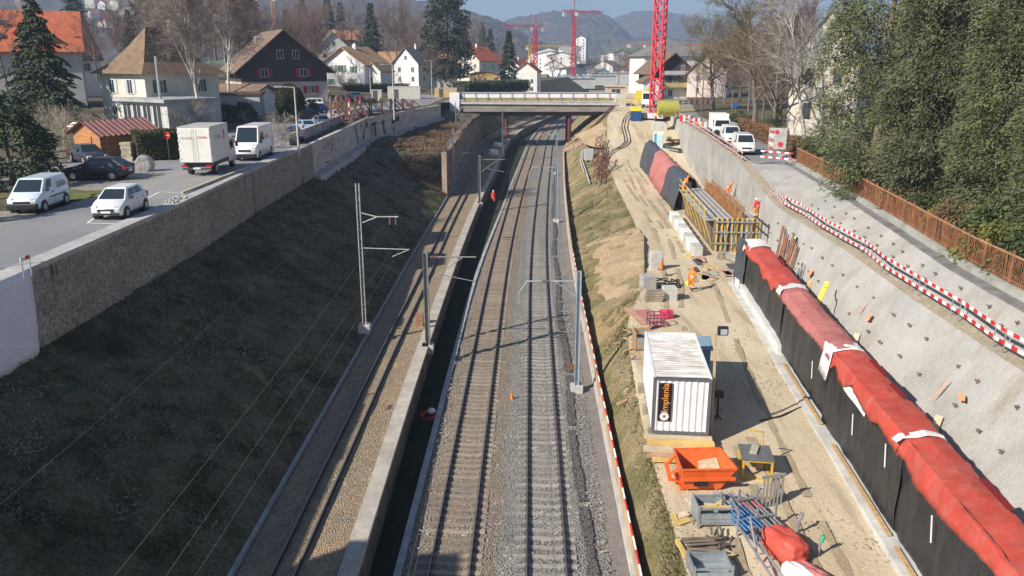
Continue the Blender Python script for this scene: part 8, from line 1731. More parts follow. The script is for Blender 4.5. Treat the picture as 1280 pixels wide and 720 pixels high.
# clutter at the right road end
for i, (px, py, w, h, c1, lab) in enumerate(((856, 152, 1.6, 1.0, M_red, 'red and white barrier block beside the yellow mesh panels'), (868, 156, 1.6, 1.0, M_red, 'red and white barrier block left of the lamp post'), (876, 160, 1.6, 0.9, mat('barrier_orange', (0.7, 0.25, 0.1), 0.5, 0.1), 'orange white barrier block at the road corner'))):
    p = at(px, py, 9.0); mb = MB()
    for k in range(4): mb.box((-w / 2 + (k + 0.5) * w / 4, 0, h / 2), (w / 4, 0.5, h), 0, k % 2)
    tag(mb.build('barrier_block', [c1, M_white], None, p), lab, 'barrier')
p = at(852, 146, 9.0); e = empty('mesh_panel', p, R(5), 'yellow mesh fence panels by the crane foot', 'fence panel'); mb = MB()
for k in range(14): mb.b2(-2 + k * 0.3, -0.02, 0.2, -1.96 + k * 0.3, 0.02, 2.0)
for z in (0.2, 1.1, 2.0): mb.b2(-2.05, -0.03, z - 0.04, 1.98, 0.03, z + 0.04)
mb.build('mesh', M_yellow, e); MB().b2(-2.4, -0.15, 0, -2.0, 0.15, 2.1).build('post', mat('lemon', (0.75, 0.65, 0.05), 0.5, 0.1), e)
p = at(876, 153, 9.0); e = empty('street_lamp', p, 0, 'brown slim lamp post at the right road corner', 'lamp post'); MB().cyl((0, 0, 0), (0, 0, 7.0), 0.09, 8).build('pole', M_rust, e); MB().box((0, -0.3, 7.0), (0.2, 0.7, 0.12)).build('lamp_head', M_steel, e)
p = at(918, 148, 9.05); e = empty('road_sign', p, 0, 'round blue road sign above the brown hedge', 'road sign'); MB().cyl((0, 0, 0), (0, 0, 2.2), 0.04, 6).build('pole', M_steel, e); MB().cyl((0, -0.05, 2.2), (0, -0.08, 2.2), 0.42, 18).build('sign_disc', mat('sign_blue', (0.02, 0.12, 0.45), 0.4, 0.05), e)
p = at(972, 200, 9.0); e = empty('traffic_board', (p.x, p.y + 0.6, 9.0), R(-12), 'grey traffic board with red white arrows closing the right road', 'traffic board'); MB().b2(-0.85, -0.05, 1.0, 0.85, 0.05, 3.1).build('board', mat('board_grey', (0.42, 0.42, 0.40), 0.6, 0.2), e); mb = MB()
for k in range(5): mb.beam((-0.8, -0.07, 1.2 + 0.4 * k), (-0.35, -0.07, 1.05 + 0.4 * k), 0.02, 0.16, k % 2); 
mb.cyl((0.3, -0.06, 1.5), (0.3, -0.09, 1.5), 0.25, 14, 0); mb.cyl((-0.1, -0.06, 2.7), (-0.1, -0.09, 2.7), 0.2, 14, 0); mb.build('sign_marks', [M_red, M_white], e); mb = MB(); [mb.b2(x - 0.04, -0.04, 0, x + 0.04, 0.04, 1.0) for x in (-0.6, 0.6)]; mb.build('leg', M_steel, e)
a = at(950, 202, 9.0); b_ = at(990, 206, 9.0); barrier((a.x, a.y, 9.0), (b_.x, b_.y, 9.0), 'red and white barrier across the road in front of the traffic board', (0.5, 1.05), 0.42, None)
a = at(845, 133, 9.2); b_ = at(893, 131, 9.2); barrier((a.x, a.y, 9.2), (b_.x, b_.y, 9.2), 'long red and white barrier across the far right road', (0.5, 1.0), 0.8, None, hh=0.3)
# right bank near the bridge: rusty lattice frames, pipes and posts
def lat_panel(label, a, b_, w, m, group=None, name='steel_lattice', r=0.05):
    e = empty(name, a, 0, label, 'steel frame', group); d = Vector(b_) - Vector(a); s = Vector((w, 0.2, 0.15)); mb = MB(); mb.beam((0, 0, 0), d, r * 2, r * 2); mb.beam(s, d + s, r * 2, r * 2); mb.build('chord', m, e); mb = MB(); n = 6
    for k in range(n): mb.beam(d * (k / n), d * ((k + 1) / n) + s, r * 1.4, r * 1.4); mb.beam(d * (k / n) + s, d * ((k + 1) / n), r * 1.4, r * 1.4)
    mb.build('brace', m, e); return e
M_dr = mat('maroon_steel', (0.14, 0.045, 0.04), 0.8, 0.3, 2.0)
for i, (p0, p1, w, z0, z1) in enumerate((((741, 226), (750, 190), 0.9, 0.5, 1.2), ((745, 236), (752, 206), 1.0, 0.6, 1.6), ((739, 218), (746, 186), 0.9, 1.2, 2.2), ((748, 228), (754, 212), 0.9, 0.4, 2.2))):
    a = gp(*p0) + Vector((0, 0, z0)); b_ = gp(*p1) + Vector((0, 0, z1)); lat_panel('maroon steel lattice frame lying on the bank edge, ' + ['longest lower one', 'nearest to the viewer', 'uppermost one', 'short right one'][i], a, b_, w, M_dr, 'maroon lattice frames on the bank')
for i in range(10):
    a = gp(708 + i * 3.6, 186 - i * 2.2) + Vector((0, 0, 0.5 + 0.1 * (i % 3))); lat_panel('dark steel frame in the tangle beside the right bridge pier', a, a + Vector((5.0, 7 + i * 0.5, 1.6 + 0.25 * i)), 0.7, M_dr if i % 2 else M_steel_dark, 'dark steel frames beside the bridge pier')
p = gp(736, 202); tag(MB().box((0, 0, 0.9), (1.5, 1.2, 1.8)).build('control_cabinet', mat('cabinet_grey', (0.42, 0.44, 0.45), 0.6, 0.1), None, p + Vector((0, 0.4, 0.2)), bevel=0.04), 'grey control cabinet on the bank among the lattice frames', 'cabinet')
for i, pts in enumerate((((729, 190), (728, 204), (732, 215), (737, 232)), ((727, 192), (726, 206), (730, 218)))):
    tag(MB().tube([gp(*q) + Vector((0, 0, 0.35)) for q in pts], 0.12, 6).build('drain_pipe', mat('pipe_grey', (0.45, 0.43, 0.38), 0.7, 0.15)), ['long', 'short'][i] + ' pale pipe running down the grassy bank', 'pipe')
for i, (px, py, h) in enumerate(((743, 262, 2.6), (747, 246, 2.2), (716, 195, 2.2), (722, 187, 2.4))):
    p = gp(px, py); tag(MB().cyl((0, 0, -0.2), (0.1, 0, h), 0.06, 6).build('stake', M_wood_grey, None, p), ['grey stake alone on the grassy bank slope', 'grey stake below the maroon lattice', 'grey stake beside the bridge pier barrier', 'grey stake behind the pier barrier'][i], 'stake')
a = gp(704, 193); b_ = gp(728, 183); barrier(a, b_, 'red and white barrier at the foot of the right bridge pier', (0.5, 0.9), 0.5, None)
# sand and timber things along the right bridge end
a = atY(770, 134, 172); e = empty('timber_railing', (a.x, 172, 9.4), 0, 'brown timber railing at the right bridge end', 'railing'); mb = MB(); [mb.b2(x - 0.07, -0.07, 0, x + 0.07, 0.07, 1.6) for x in (0, 1.6, 3.2, 4.8)]; mb.build('post', M_wood, e); mb = MB(); [mb.b2(-0.1, -0.1, z, 4.9, -0.05, z + 0.18) for z in (0.7, 1.35)]; mb.build('rail', M_wy, e)
q = atY(801, 118, 182); tag(MB().box((0, 0, 1.2), (2.6, 1.5, 2.4), 0, 0, 0.85).build('yellow_hood', mat('hood_yellow', (0.72, 0.58, 0.04), 0.5, 0.15), None, (q.x, 182, 9.2 + 0.6)), 'bright yellow machine hood left of the crane foot', 'machine')
# left street works before the bridge
GS = 'rusty support frames on the street above the graffiti wall'
M_rs2 = mat('rust_brown_steel', (0.17, 0.085, 0.06), 0.85, 0.35, 2.0)
for i in range(9):
    y = 107 + i * 4.9; x = Ax(y) - 1.3; e = empty('support_frame', (x, y, 10.45), R(10 * (i % 3) - 8), 'rusty triangular support frame in the row above the graffiti wall, ' + ['nearest the parked cars', 'second from the parked cars', 'third from the parked cars', 'fourth from the parked cars', 'middle of the row', 'fourth from the bridge', 'third from the bridge', 'second from the bridge', 'nearest the bridge'][i], 'steel frame', GS); mb = MB()
    hgt = (3.6, 3.4, 3.9, 3.0, 2.6, 2.2, 2.0, 1.8, 1.4)[i]
    for yy in (-1.2, 1.2): mb.beam((-1.2, yy, 0), (-1.2, yy, hgt), 0.22, 0.22); mb.beam((0.6, yy, 0.1), (-1.2, yy, hgt * 0.95), 0.16, 0.16); mb.beam((0.6, yy, 0.1), (-1.2, yy, 0.1), 0.16, 0.16)
    mb.beam((-1.2, -1.2, 0.12), (-1.2, 1.2, 0.12), 0.24, 0.2)
    mb.build('truss', M_rs2, e); mb = MB(); mb.beam((-1.2, -1.2, hgt * 0.5), (-1.2, 1.2, hgt), 0.12, 0.12); mb.beam((-1.2, -1.2, hgt), (-1.2, 1.2, hgt * 0.4), 0.12, 0.12); mb.beam((0.6, -1.4, 0.1), (0.6, 1.4, 0.1), 0.2, 0.2)
    for k in range(3): mb.beam((random.uniform(-1, .5), -1.5, random.uniform(.2, 1)), (random.uniform(-1, .5), 1.8, random.uniform(.2, 1.4)), 0.08, 0.08)
    mb.build('brace', M_rs2 if i % 2 else M_wood_grey, e)
for i, (px, py, w, d, h, m, lab) in enumerate(((505, 124, 7, 2.5, 2.6, mat('beige_container', (0.55, 0.52, 0.46), 0.7, 0.1), 'beige site container on the street before the bridge'), (557, 122, 5, 2.5, 2.0, mat('ochre_container', (0.55, 0.40, 0.17), 0.7, 0.15), 'ochre yellow site container at the left bridge end'), (556, 112, 4.5, 2.5, 2.4, mat('pale_stack', (0.50, 0.46, 0.38), 0.8, 0.2), 'pale stacked load behind the ochre container'), (470, 127, 2.2, 1.5, 2.2, M_wallg, 'small grey site hut beside the rusty frames'))):
    q = zl(px, py); e = empty('site_container', (q.x, q.y + 1, q.z), R(4), lab, 'container'); MB().box((0, 0, h / 2), (w, d, h)).build('body', m, e, bevel=0.04); MB().box((0, 0, h + 0.04), (w + 0.1, d + 0.1, 0.08)).build('roof', M_conc_light, e); MB().b2(-w * 0.3, -d / 2 - 0.03, 0.1, -w * 0.3 + 0.9, -d / 2 - 0.003, 2.1).build('door', M_frame_d, e)
a = zl(437, 149); b_ = zl(456, 143); barrier(a, b_, 'red and white barrier at the near end of the rusty frames', (0.45, 0.95), 0.5, None, hh=0.35)
for i, (px, py) in enumerate(((437, 150), (451, 146))):
    p = zl(px, py); e = empty('marker_post', p, 0, ['left', 'right'][i] + ' tall red and white marker post beside the street barrier', 'post'); mb = MB(); [mb.b2(-0.1, -0.1, z * 0.6, 0.1, 0.1, z * 0.6 + 0.6, z % 2) for z in range(5)]; mb.build('pole', [M_red, M_white], e)
def lamp(label, p, h, arm=1.2, ang=0.0):
    e = empty('street_lamp', p, ang, label, 'lamp post', 'street lamps along the left street'); MB().tube([(0, 0, 0), (0, 0, h * 0.5), (0, 0, h)], [0.1, 0.08, 0.06], 8).build('pole', M_conc_light, e); MB().tube([(0, 0, h), (-arm, 0, h + 0.06)], 0.045, 6).build('arm', M_steel, e); MB().box((-arm - 0.2, 0, h + 0.05), (0.7, 0.22, 0.12)).build('lamp_head', M_steel, e); return e
p = at(373, 181, 11.4); lamp('pale street lamp behind the pebble wall end beside parked cars', (p.x, p.y, 10.4), 5.9)
for (px, py, h, lab) in ((464, 128, 6.5, 'slim street lamp in front of the green-shuttered house'), (493, 150, 7.5, 'slim street lamp among the rusty frames'), (540, 118, 8, 'street lamp before the grey-roofed white house'), (561, 112, 8, 'white street lamp under the giant dark tree'), (102, 112, 5.5, 'curved lamp post below the white gable house')):
    p = zl(px, py); lamp(lab, p, h)
p = zl(212, 200); e = empty('no_entry_sign', p, 0, 'round red road sign in front of the garden hedge', 'road sign'); MB().cyl((0, 0, 0), (0, 0, 2.0), 0.035, 6).build('pole', M_steel, e); MB().cyl((0, -0.04, 2.05), (0, -0.07, 2.05), 0.33, 18).build('sign_disc', M_red, e); MB().b2(-0.2, -0.085, 2.01, 0.2, -0.072, 2.09).build('sign_bar', M_white, e)
p = at(2, 336, 10.55); e = empty('warning_post', (p.x - 0.1, p.y, 10.5), 0, 'yellow-topped post with lamps at the left frame edge', 'post'); MB().cyl((0, 0, 0), (0, 0, 1.35), 0.045, 7).build('pole', M_steel, e); MB().box((0, 0, 1.4), (0.14, 0.14, 0.14)).build('lamp', M_amber, e); MB().box((0, 0, 1.15), (0.14, 0.14, 0.1)).build('lamp', M_amber, e)
a = at(2, 325, 11.3); b_ = at(33, 322, 11.3); barrier((a.x + 0.7, a.y, 10.55), (b_.x, b_.y + 0.2, 10.55), 'red and white bar beside the yellow-topped post', (0.75,), 0.5, None)
p = at(215, 249, 10.1); beams('timber_edge', 'long pale timber laid along the wall coping behind the truck', (Ax(49) - 0.95, 48.8, 10.6), 0, [((0, 0, 0.1), (0.05, 6.0, 0.1), 0.14, 0.14, M_wl), ((0.02, 6.05, 0.1), (0.08, 11.5, 0.1), 0.14, 0.14, M_wl)], M_wl, 'timber')
p = at(214, 254, 10.15); e = empty('rubble_heap', (Ax(47) - 0.5, 46.6, 10.6), 0, 'small heap of grey stones on the wall coping', 'rubble')
for k in range(16): MB().ball((random.uniform(-.35, .35), random.uniform(-1, 1), 0.06), (0.13, 0.12, 0.09), 0, 6, 4).build('stone', M_conc, e)
# white fleece hung over the wall at the left edge
yv = np.linspace(24.5, 30.6, 30); V = []; F = []
for i, y in enumerate(yv):
    for j in range(10):
        t = j / 9; V.append((Ax(y) + 0.09 + 0.05 * math.sin(y * 4 + t) * t + 0.03, y - 0.25 * t * t, 10.63 - 3.5 * t))
F = [(i * 10 + j, (i + 1) * 10 + j, (i + 1) * 10 + j + 1, i * 10 + j + 1) for i in range(29) for j in range(9)]
o = np_mesh('white_sheet', V, F, mat('sheet_lilac', (0.66, 0.66, 0.72), 0.8, 0.06, 0.8), None, True); o.modifiers.new('t', 'SOLIDIFY').thickness = 0.02; tag(o, 'pale sheet hanging over the pebble wall at the left frame edge', 'sheet')
# utility things in the cutting
q = at(545, 428, 1.3); tag(MB().box((0, 0, 0.45), (0.5, 0.4, 0.9)).build('relay_box', mat('brown_box', (0.30, 0.16, 0.10), 0.7, 0.2), None, (COPx(51) - 1.0, 51.5, 1.2), bevel=0.02), 'small brown relay box behind the near grey catenary mast', 'box')
p = at(640, 497, 0.1); tag(MB().cyl((0, 0, 0), (0, 0, 0.35), 0.12, 8, 0, 0.05).build('marker_cone', mat('marker_orange', (0.7, 0.2, 0.05), 0.6, 0.1), None, (p.x, p.y, 0.02)), 'small orange marker between the two main tracks', 'marker')
for i, (px, py) in enumerate(((713, 460), (715, 290))):
    p = at(px, py, 0.05); tag(MB().box((0, 0, 0.14), (0.5, 0.35, 0.3)).build('trackside_box', M_rust, None, (p.x, p.y, 0.0), bevel=0.02), ['rust brown trackside box near the blue grey mast foot', 'small rust trackside box farther up the right track'][i], 'box')
p = at(536, 520, 0.0); e = empty('cable_coil', (p.x, p.y, -0.2), 0, 'red cable coil and white bag lying in the dark ditch', 'cable'); MB().tube([(0.4 * math.cos(a), 0.5 * math.sin(a), 0.1 + 0.02 * a) for a in np.linspace(0, 12, 30)], 0.035, 5).build('coil', M_red, e); MB().ball((0.1, 0.5, 0.25), (0.25, 0.2, 0.2), 0, 8, 6).build('bag', M_whitefleece, e)
# white debris bag at the left bridge pier
for i, (px, py, s) in enumerate(((617, 193, 0.9), (622, 183, 0.8))):
    p = at(px, py, 1.4); bundle(['large white rubble sack beside the left bridge pier', 'second white rubble sack right against the bridge pier'][i], 'rubble_sack', M_whitefleece, (p.x, p.y, 1.2), i, (s, s, s * 1.3), 20 + i, 'sack')
# unseen cabin added beside the street to cast a shadow band across the tracks
e = empty('shadow_cabin', (Ax(13) - 3.2, 12.3, 10.55), 0, 'tall grey cabin added unseen left of the view to shade the tracks', 'cabin'); MB().box((0, 0, 2.6), (2.4, 2.2, 5.2)).build('wall', M_wallg, e, bevel=0.03); MB().box((0, 0, 5.25), (2.6, 2.4, 0.12)).build('roof', M_conc_light, e); MB().b2(1.203, -0.4, 0.1, 1.23, 0.5, 2.1).build('door', M_frame_d, e)
# ---------------------------------------------------------------- people
M_hv = mat('orange_workwear', (0.85, 0.22, 0.03), 0.75, 0.12, 6.0); M_hvr = mat('red_orange_workwear', (0.78, 0.09, 0.035), 0.75, 0.12, 6.0); M_hvy = mat('yellow_workwear', (0.65, 0.75, 0.06), 0.75, 0.1, 6.0)
M_skin = mat('skin', (0.50, 0.30, 0.22), 0.6, 0.08, 6.0); M_boot = mat('boots', (0.05, 0.04, 0.035), 0.7, 0.2, 6.0); M_refl = mat('reflective_band', (0.72, 0.72, 0.68), 0.4, 0.05)
def person(label, loc, rz, J, top, legs, helmet, group=None):
    """J: joints in metres, figure faces -Y; one continuous skinned body"""
    names = ['pelvis', 'belly', 'chest', 'neck', 'head', 'crown', 'shl', 'ell', 'wrl', 'hal', 'shr', 'elr', 'wrr', 'har', 'hil', 'knl', 'anl', 'tol', 'hir', 'knr', 'anr', 'tor']
    rad = dict(pelvis=.155, belly=.15, chest=.175, neck=.062, head=.098, crown=.075, shl=.085, ell=.058, wrl=.042, hal=.042, shr=.085, elr=.058, wrr=.042, har=.042, hil=.105, knl=.075, anl=.06, tol=.05, hir=.105, knr=.075, anr=.06, tor=.05)
    E = [('pelvis', 'belly'), ('belly', 'chest'), ('chest', 'neck'), ('neck', 'head'), ('head', 'crown'), ('chest', 'shl'), ('shl', 'ell'), ('ell', 'wrl'), ('wrl', 'hal'), ('chest', 'shr'), ('shr', 'elr'), ('elr', 'wrr'), ('wrr', 'har'), ('pelvis', 'hil'), ('hil', 'knl'), ('knl', 'anl'), ('anl', 'tol'), ('pelvis', 'hir'), ('hir', 'knr'), ('knr', 'anr'), ('anr', 'tor')]
    V = [Vector(J[n]) for n in names]; idx = {n: i for i, n in enumerate(names)}; edges = [(idx[a], idx[b]) for a, b in E]; rs = [rad[n] for n in names]
    for h, w in (('hal', 'wrl'), ('har', 'wrr')):
        d = (Vector(J[h]) - Vector(J[w])).normalized(); s = d.cross(Vector((0, 1, 0.2))).normalized(); up = s.cross(d).normalized(); base = len(V)
        for k, (o, ln) in enumerate(((-.03, .075), (-.01, .088), (.01, .082), (.03, .062), (-.045, .045))):
            p0 = Vector(J[h]) + s * o; dd = d if k < 4 else (d * 0.5 - s * 0.8).normalized(); V += [p0 + dd * ln * 0.5, p0 + dd * ln + up * 0.02]; rs += [.011, .009]; edges += [(idx[h], len(V) - 2), (len(V) - 2, len(V) - 1)]
    me = bpy.data.meshes.new('person_skel'); me.from_pydata(V, edges, []); tmp = bpy.data.objects.new('person_skel', me); COL.objects.link(tmp)
    md = tmp.modifiers.new('skin', 'SKIN'); md.use_smooth_shade = True; sv = me.skin_vertices[0].data
    for i, r in enumerate(rs): sv[i].radius = (r, r * (0.72 if names[i] in ('pelvis', 'belly', 'chest') else 1.0)) if i < len(names) else (r, r)
    sv[0].use_root = True; tmp.modifiers.new('sub', 'SUBSURF').levels = 1
    dg = bpy.context.evaluated_depsgraph_get(); dg.update(); m2 = bpy.data.meshes.new_from_object(tmp.evaluated_get(dg)); m2.name = 'person'; bpy.data.objects.remove(tmp); bpy.data.meshes.remove(me)
    o = bpy.data.objects.new('person', m2); COL.objects.link(o); o.location = loc; o.rotation_euler = (0, 0, rz); tag(o, label, 'person', group)
    m2.materials.clear()
    for m in (top, legs, M_skin, M_boot, M_refl): m2.materials.append(m)
    JV = {n: Vector(J[n]) for n in names}; zb = max(J['anl'][2], 0) 
    for p in m2.polygons:
        c = p.center; near = min(names, key=lambda n: (c - JV[n]).length)
        if near in ('head', 'crown', 'hal', 'har'): i = 2
        elif near in ('anl', 'anr', 'tol', 'tor'): i = 3
        elif near in ('knl', 'knr', 'hil', 'hir', 'pelvis'): i = 1
        else: i = 0
        if near in ('belly',) or (near in ('knl', 'knr') and (c - JV[near]).z < -0.12): i = 4 if abs((c - JV[near]).z + (0.17 if near != 'belly' else 0)) < 0.05 else i
        p.material_index = i
    hd = JV['head']; up = (JV['crown'] - JV['head']).normalized(); f = Vector((0, -1, 0)) - up * (-up.y); f = f.normalized() if f.length > 0.1 else Vector((0, 0, -1)); s = up.cross(f)
    if helmet:
        mb = MB(); mb.ball(hd + up * 0.07, (.125, .145, .10), 0, 14, 8); mb.beam(hd + up * 0.045 + f * 0.10 - s * 0.09, hd + up * 0.045 + f * 0.10 + s * 0.09, 0.10, 0.015, 0, up=tuple(up)); mb.build('helmet', helmet, o)
    fc = MB(); fc.ball(hd + f * 0.10 - up * 0.015, (.014, .02, .02), 0, 6, 5); fc.build('nose', M_skin, o)
    for q in (-1, 1): MB().ball(hd + f * 0.086 + s * (0.034 * q) + up * 0.012, 0.011, 0, 6, 5).build('eye', M_black, o); MB().ball(hd + s * (0.098 * q), (.015, .025, .032), 0, 6, 5).build('ear', M_skin, o)
    MB().beam(hd + f * 0.088 - up * 0.05 - s * 0.022, hd + f * 0.088 - up * 0.05 + s * 0.022, 0.012, 0.008).build('mouth', mat('lips', (0.35, 0.14, 0.12), 0.6, 0.05), o)
    return o
def stand(lean=0.0, hl=(0.24, 0.05, 0.82), hr=(-0.24, 0.05, 0.82), el=(0.27, 0.08, 1.1), er=(-0.27, 0.08, 1.1), step=0.0, head=(0, 0)):
    f = lambda z: -lean * max(0, z - 0.92)
    J = dict(pelvis=(0, 0, .95), belly=(0, f(1.12), 1.12), chest=(0, f(1.36), 1.34), neck=(0, f(1.5) + .0, 1.50), head=(head[0], f(1.64) - 0.02, 1.63), crown=(head[0], f(1.72) - 0.02, 1.71), shl=(.19, f(1.42), 1.42), shr=(-.19, f(1.42), 1.42),
             ell=el, wrl=tuple(Vector(el).lerp(Vector(hl), 0.88)), hal=hl, elr=er, wrr=tuple(Vector(er).lerp(Vector(hr), 0.88)), har=hr, hil=(.1, 0, .88), hir=(-.1, 0, .88), knl=(.11, -.06 - step * .35, .49), knr=(-.11, -.03 + step * .25, .49), anl=(.115, -step * .6 + .02, .08), anr=(-.115, step * .6 + .03, .10 + .05 * abs(step)), tol=(.12, -step * .6 - .15, .045), tor=(-.12, step * .6 - .13, .05))
    return J
M_hw = mat('white_helmet', (0.75, 0.74, 0.70), 0.4, 0.05); M_ho = mat('orange_helmet', (0.80, 0.22, 0.04), 0.4, 0.05)
p = gp(864, 364); pa = person('worker in orange walking up the haul road with a yellow canister', (p.x, p.y, p.z), R(150), stand(0.12, hl=(0.30, -0.12, 0.80), el=(0.28, 0.02, 1.10), hr=(-0.22, -0.28, 1.0), er=(-0.26, 0.02, 1.12), step=0.42), M_hv, M_hv, M_ho)
e = empty('canister', Vector((p.x, p.y, p.z)) + Matrix.Rotation(R(150), 3, 'Z') @ Vector((0.34, -0.14, 0.36)), R(150), 'yellow canister carried by the walking worker in orange', 'canister'); mb = MB(); mb.box((0, 0, 0.16), (0.2, 0.36, 0.34)); mb.build('body', mat('canister_yellow', (0.85, 0.68, 0.03), 0.5, 0.08), e, bevel=0.04); MB().tube([(0, -0.1, 0.33), (0, -0.08, 0.40), (0, 0.08, 0.40), (0, 0.1, 0.33)], 0.018, 6).build('handle', mat('canister_yellow', (0.85, 0.68, 0.03)), e)
zd = W0z(70) + 3.0 - 0.28
p = Vector((W0x(83) - 0.85, 82.5, zd)); person('worker in orange bending over the scaffold walkway by the grey cover', p, R(120), stand(0.85, hl=(0.16, -0.65, 0.95), el=(0.22, -0.35, 1.02), hr=(-0.16, -0.62, 0.98), er=(-0.22, -0.33, 1.04)), M_hv, M_hv, M_ho)
p = Vector((W0x(81) + 3.3, 80.6, zd + 0.06)); J = stand(0.75, hl=(0.15, -0.55, 0.75), el=(0.2, -0.32, 0.95), hr=(-0.15, -0.55, 0.75), er=(-0.2, -0.3, 0.95)); 
for k in list(J): J[k] = (J[k][0], J[k][1], J[k][2] - 0.28 if k not in ('anl', 'anr', 'tol', 'tor', 'knl', 'knr') else J[k][2] - (0.0 if k[0] in 'at' else 0.06))
J['knl'] = (.13, -.28, .40); J['knr'] = (-.13, -.26, .40); person('worker in orange stooping at the far right edge of the formwork slab', p, R(60), J, M_hv, M_hv, M_ho)
tag(MB().tube([(0, 0, 0), (0.2, 0.1, 0.5), (0, 0.3, 0.9), (0.3, 0.5, 0.2)], 0.05, 5).build('hand_tool', M_steel_dark, None, p + Vector((-0.9, -0.2, 0))), 'dark tool standing beside the stooping worker', 'tool')
p = Vector((W0x(69) + 3.55, 68.4, zd + 0.03)); person('worker in red vest standing at the ladder top on the formwork', p, R(-160), stand(0.08, hl=(0.3, -0.12, 0.92), hr=(-0.3, -0.1, 0.92)), mat('red_vest', (0.75, 0.05, 0.04), 0.7, 0.1), M_hv, M_hw)
p = at(618, 253, 0.0); person('worker in red-orange walking in the shaded ditch beside the main track', (p.x - 0.15, p.y, -0.12), R(15), stand(0.05, step=0.3), M_hvr, M_hvr, M_hw)
p = zl(475, 131); person('worker in yellow vest among the rusty frames on the left street', p, R(20), stand(0.2), M_hvy, M_boot, M_hw)
# ---------------------------------------------------------------- ground cover nobody could count
def tufts(name, fsurf, n, y0, y1, ln, m, seed, dens=None, up=1.0, x01=(0, 1)):
    rg = np.random.default_rng(seed); P = []; 
    ys = y0 + (y1 - y0) * rg.random(n) ** 1.35; ts = rg.uniform(x01[0], x01[1], n)
    pat = vnoise(ys * 0.35, ts * 5.0, seed) + 0.6 * vnoise(ys * 1.1, ts * 14.0, seed + 1)
    keep = pat > (dens if dens is not None else -9); ys = ys[keep]; ts = ts[keep]
    P = np.array([fsurf(y, t) for y, t in zip(ys, ts)]); k = len(P)
    D = rg.normal(0, 0.75, (k, 3)); D[:, 2] = up * rg.uniform(0.25, 1.0, k)
    V, F = cards(P - np.array([0, 0, 0.03]), D, ln * rg.uniform(0.4, 1.5, k), ln * 0.3 * rg.uniform(0.5, 1.5, k))
    o = np_mesh(name, V, F, m); o['kind'] = 'stuff'; return o
def f_bank(y, t):
    a = (Ax(y) - 0.1, Abz(y)); b_ = (KLx(y) - 0.2, 1.45 if y < 105.4 else RWz(y)); tz = t * 0.92 + 0.08 * t * t if y < 105.4 else t
    return (a[0] + (b_[0] - a[0]) * t, y, a[1] + (b_[1] - a[1]) * tz)
def f_rbank(y, t):
    a = (BAx(y) + 0.3, 0.0); b_ = (HBx(y), HBz(y)); return (a[0] + (b_[0] - a[0]) * t, y, a[1] + (b_[1] - a[1]) * t ** 0.85)
M_g1 = foliage('bank_grass_dry', [(0.11, 0.10, 0.08), (0.20, 0.185, 0.15), (0.32, 0.29, 0.24)], 0.25)
M_g2 = foliage('bank_grass_green', [(0.022, 0.034, 0.012), (0.04, 0.06, 0.018), (0.065, 0.085, 0.028)], 0.25)
M_g5 = foliage('toe_grass', [(0.03, 0.05, 0.014), (0.06, 0.085, 0.024), (0.10, 0.12, 0.04)], 0.25)
M_g3 = foliage('bank_bramble', [(0.03, 0.024, 0.018), (0.06, 0.045, 0.034), (0.11, 0.075, 0.05)], 0.3)
tufts('bank_grass', f_bank, 70000, 15, 120, 0.17, M_g1, 101, 0.05); tufts('bank_grass', f_bank, 40000, 15, 125, 0.15, M_g2, 102, -0.1); tufts('bank_undergrowth', f_bank, 50000, 15, 150, 0.18, M_g3, 103, -0.05)
tufts('bank_grass', f_bank, 26000, 15, 110, 0.15, M_g5, 104, -0.5, 1, (0.72, 0.985))
M_scrub = foliage('scrub_twigs', [(0.13, 0.075, 0.045), (0.22, 0.135, 0.085), (0.30, 0.21, 0.14)], 0.3)
tufts('bank_undergrowth', f_bank, 34000, 104, 150, 0.34, M_scrub, 105, -0.25, 1.3, (0.25, 1.0))
M_g4 = foliage('right_bank_grass', [(0.13, 0.11, 0.05), (0.22, 0.19, 0.10), (0.32, 0.27, 0.17)], 0.4)
tufts('bank_grass', f_rbank, 60000, 16, 135, 0.17, M_g4, 106, -0.2); tufts('bank_grass', f_rbank, 26000, 16, 120, 0.15, foliage('right_bank_green', [(0.05, 0.06, 0.02), (0.09, 0.10, 0.035), (0.14, 0.14, 0.06)], 0.4), 107, 0.1)
# loose stones on the haul road and its edges
def pebbles(name, n, y0, y1, fx, m, s, seed):
    rg = np.random.default_rng(seed); V = []; F = []; base = np.array([(1, 0, 0), (0, 1, 0), (-1, 0, 0), (0, -1, 0), (0, 0, 0.8)]); fc = [(0, 1, 4), (1, 2, 4), (2, 3, 4), (3, 0, 4)]
    for i in range(n):
        y = y0 + (y1 - y0) * rg.random() ** 1.4; x, z = fx(y, rg.random()); a = rg.uniform(0, 6.28); q = s * rg.uniform(0.4, 1.6); c_, s_ = math.cos(a) * q, math.sin(a) * q; b0 = len(V)
        for v in base: V.append((x + v[0] * c_ - v[1] * s_ * 0.7, y + v[0] * s_ + v[1] * c_ * 0.7, z + v[2] * q * 0.7))
        F += [(b0 + f[0], b0 + f[1], b0 + f[2]) for f in fc]
    o = np_mesh(name, V, F, m); o['kind'] = 'stuff'
def f_edge(y, u):
    a = HBx(y); x = a - 0.5 + u * u * 3.0; return x, surf(x, y)
def f_mid(y, u):
    x = HBx(y) + u * (W0x(y) - 0.8 - HBx(y)); return x, surf(x, y)
def f_foot(y, u):
    x = W0x(y) - 0.5 - u * u * 2.2; return x, surf(x, y)
M_stone = stones('loose_stone', [(0.30, 0.25, 0.18), (0.42, 0.36, 0.27), (0.50, 0.44, 0.34)], 1.0)
pebbles('gravel', 1100, 20, 75, f_edge, M_stone, 0.05, 5); pebbles('gravel', 2200, 20, 90, f_mid, M_stone, 0.04, 6); pebbles('gravel', 1500, 20, 60, f_foot, M_stone, 0.05, 7)
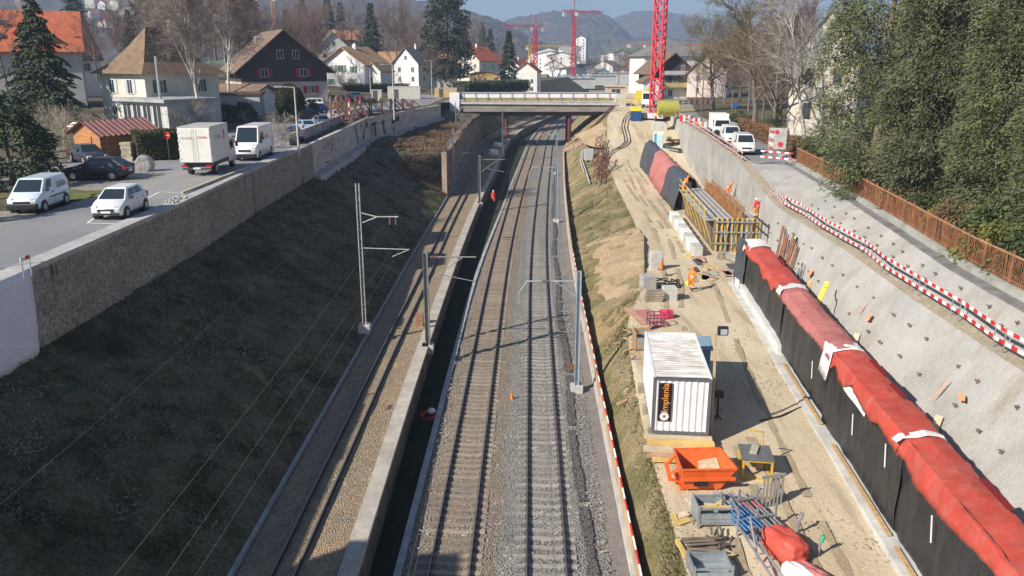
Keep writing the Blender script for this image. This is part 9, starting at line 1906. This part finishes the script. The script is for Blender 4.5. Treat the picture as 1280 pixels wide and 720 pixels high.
def f_ballast(y, u):
    x = BKx(y) + u * (PTx(y) - BKx(y)); return x, 0.02
pebbles('loose_ballast', 9000, 18, 60, f_ballast, stones('loose_ballast_stone', [(0.22, 0.20, 0.17), (0.36, 0.33, 0.29), (0.50, 0.47, 0.43)], 1.5), 0.05, 8)
def f_wb(y, u):
    x = KLx(y) + 0.1 + u * (COPx(y) - 0.6 - KLx(y)); return x, 1.2
pebbles('loose_ballast', 5000, 18, 60, f_wb, stones('tan_loose_stone', [(0.28, 0.21, 0.14), (0.42, 0.33, 0.22), (0.54, 0.44, 0.32)], 1.5), 0.045, 9)
# wheel ruts in the haul road
M_rut = ground('rut_soil', [(0.3, (0.34, 0.265, 0.175)), (0.7, (0.47, 0.38, 0.26))], 0.6, 14.0)
for (off, w) in ((0.30, 0.5), (0.47, 0.45), (0.62, 0.5), (0.80, 0.4)):
    V = []; F = []; ys_ = np.arange(16, 125, 0.8)
    for i, y in enumerate(ys_):
        c = HBx(y) + (W0x(y) - 0.8 - HBx(y)) * (off + 0.03 * math.sin(y * 0.13 + off * 9)); ww = w * (0.5 + 0.5 * random.random())
        for q in (-ww / 2, ww / 2): V.append((c + q, y, surf(c + q, y) + 0.035 + 0.012 * random.random()))
        if i and float(vnoise(y * 0.3, off * 40, 3)) > -0.25: F.append((2 * i - 2, 2 * i - 1, 2 * i + 1, 2 * i))
    o = np_mesh('wheel_rut', V, F, M_rut); o['kind'] = 'structure'

# loose boards and panels on the ground in front of the scaffold
rb_ = random.Random(31)
for k in range(22):
    y = rb_.uniform(58.5, 66); x = W0x(y) + rb_.uniform(-2.6, 1.2); a_ = rb_.uniform(-0.6, 0.6); m_b = (M_wl, M_wood_grey, M_greysheet, M_wy, M_conc, M_wp)[k % 6]
    tag(MB().box((0, 0, 0.05 + 0.03 * (k % 3)), (rb_.uniform(0.25, 0.7), rb_.uniform(1.0, 2.4), 0.05)).build('loose_board', m_b, None, (x, y, surf(x, y)), rz=a_), 'loose board or panel lying in the litter before the yellow scaffold', 'board', 'loose boards before the scaffold')
for k in range(16):
    y = rb_.uniform(36, 48); x = HBx(y) + rb_.uniform(-0.6, 0.9); a_ = rb_.uniform(0, 3)
    tag(MB().box((0, 0, 0.04), (rb_.uniform(0.08, 0.2), rb_.uniform(0.5, 1.6), 0.05)).build('wood_scrap', (M_wl, M_wood_grey, M_wood, M_wp)[k % 4], None, (x, y, surf(x, y)), rz=a_), 'scrap of wood lying along the bank edge by the container', 'wood scrap', 'wood scraps along the bank edge')
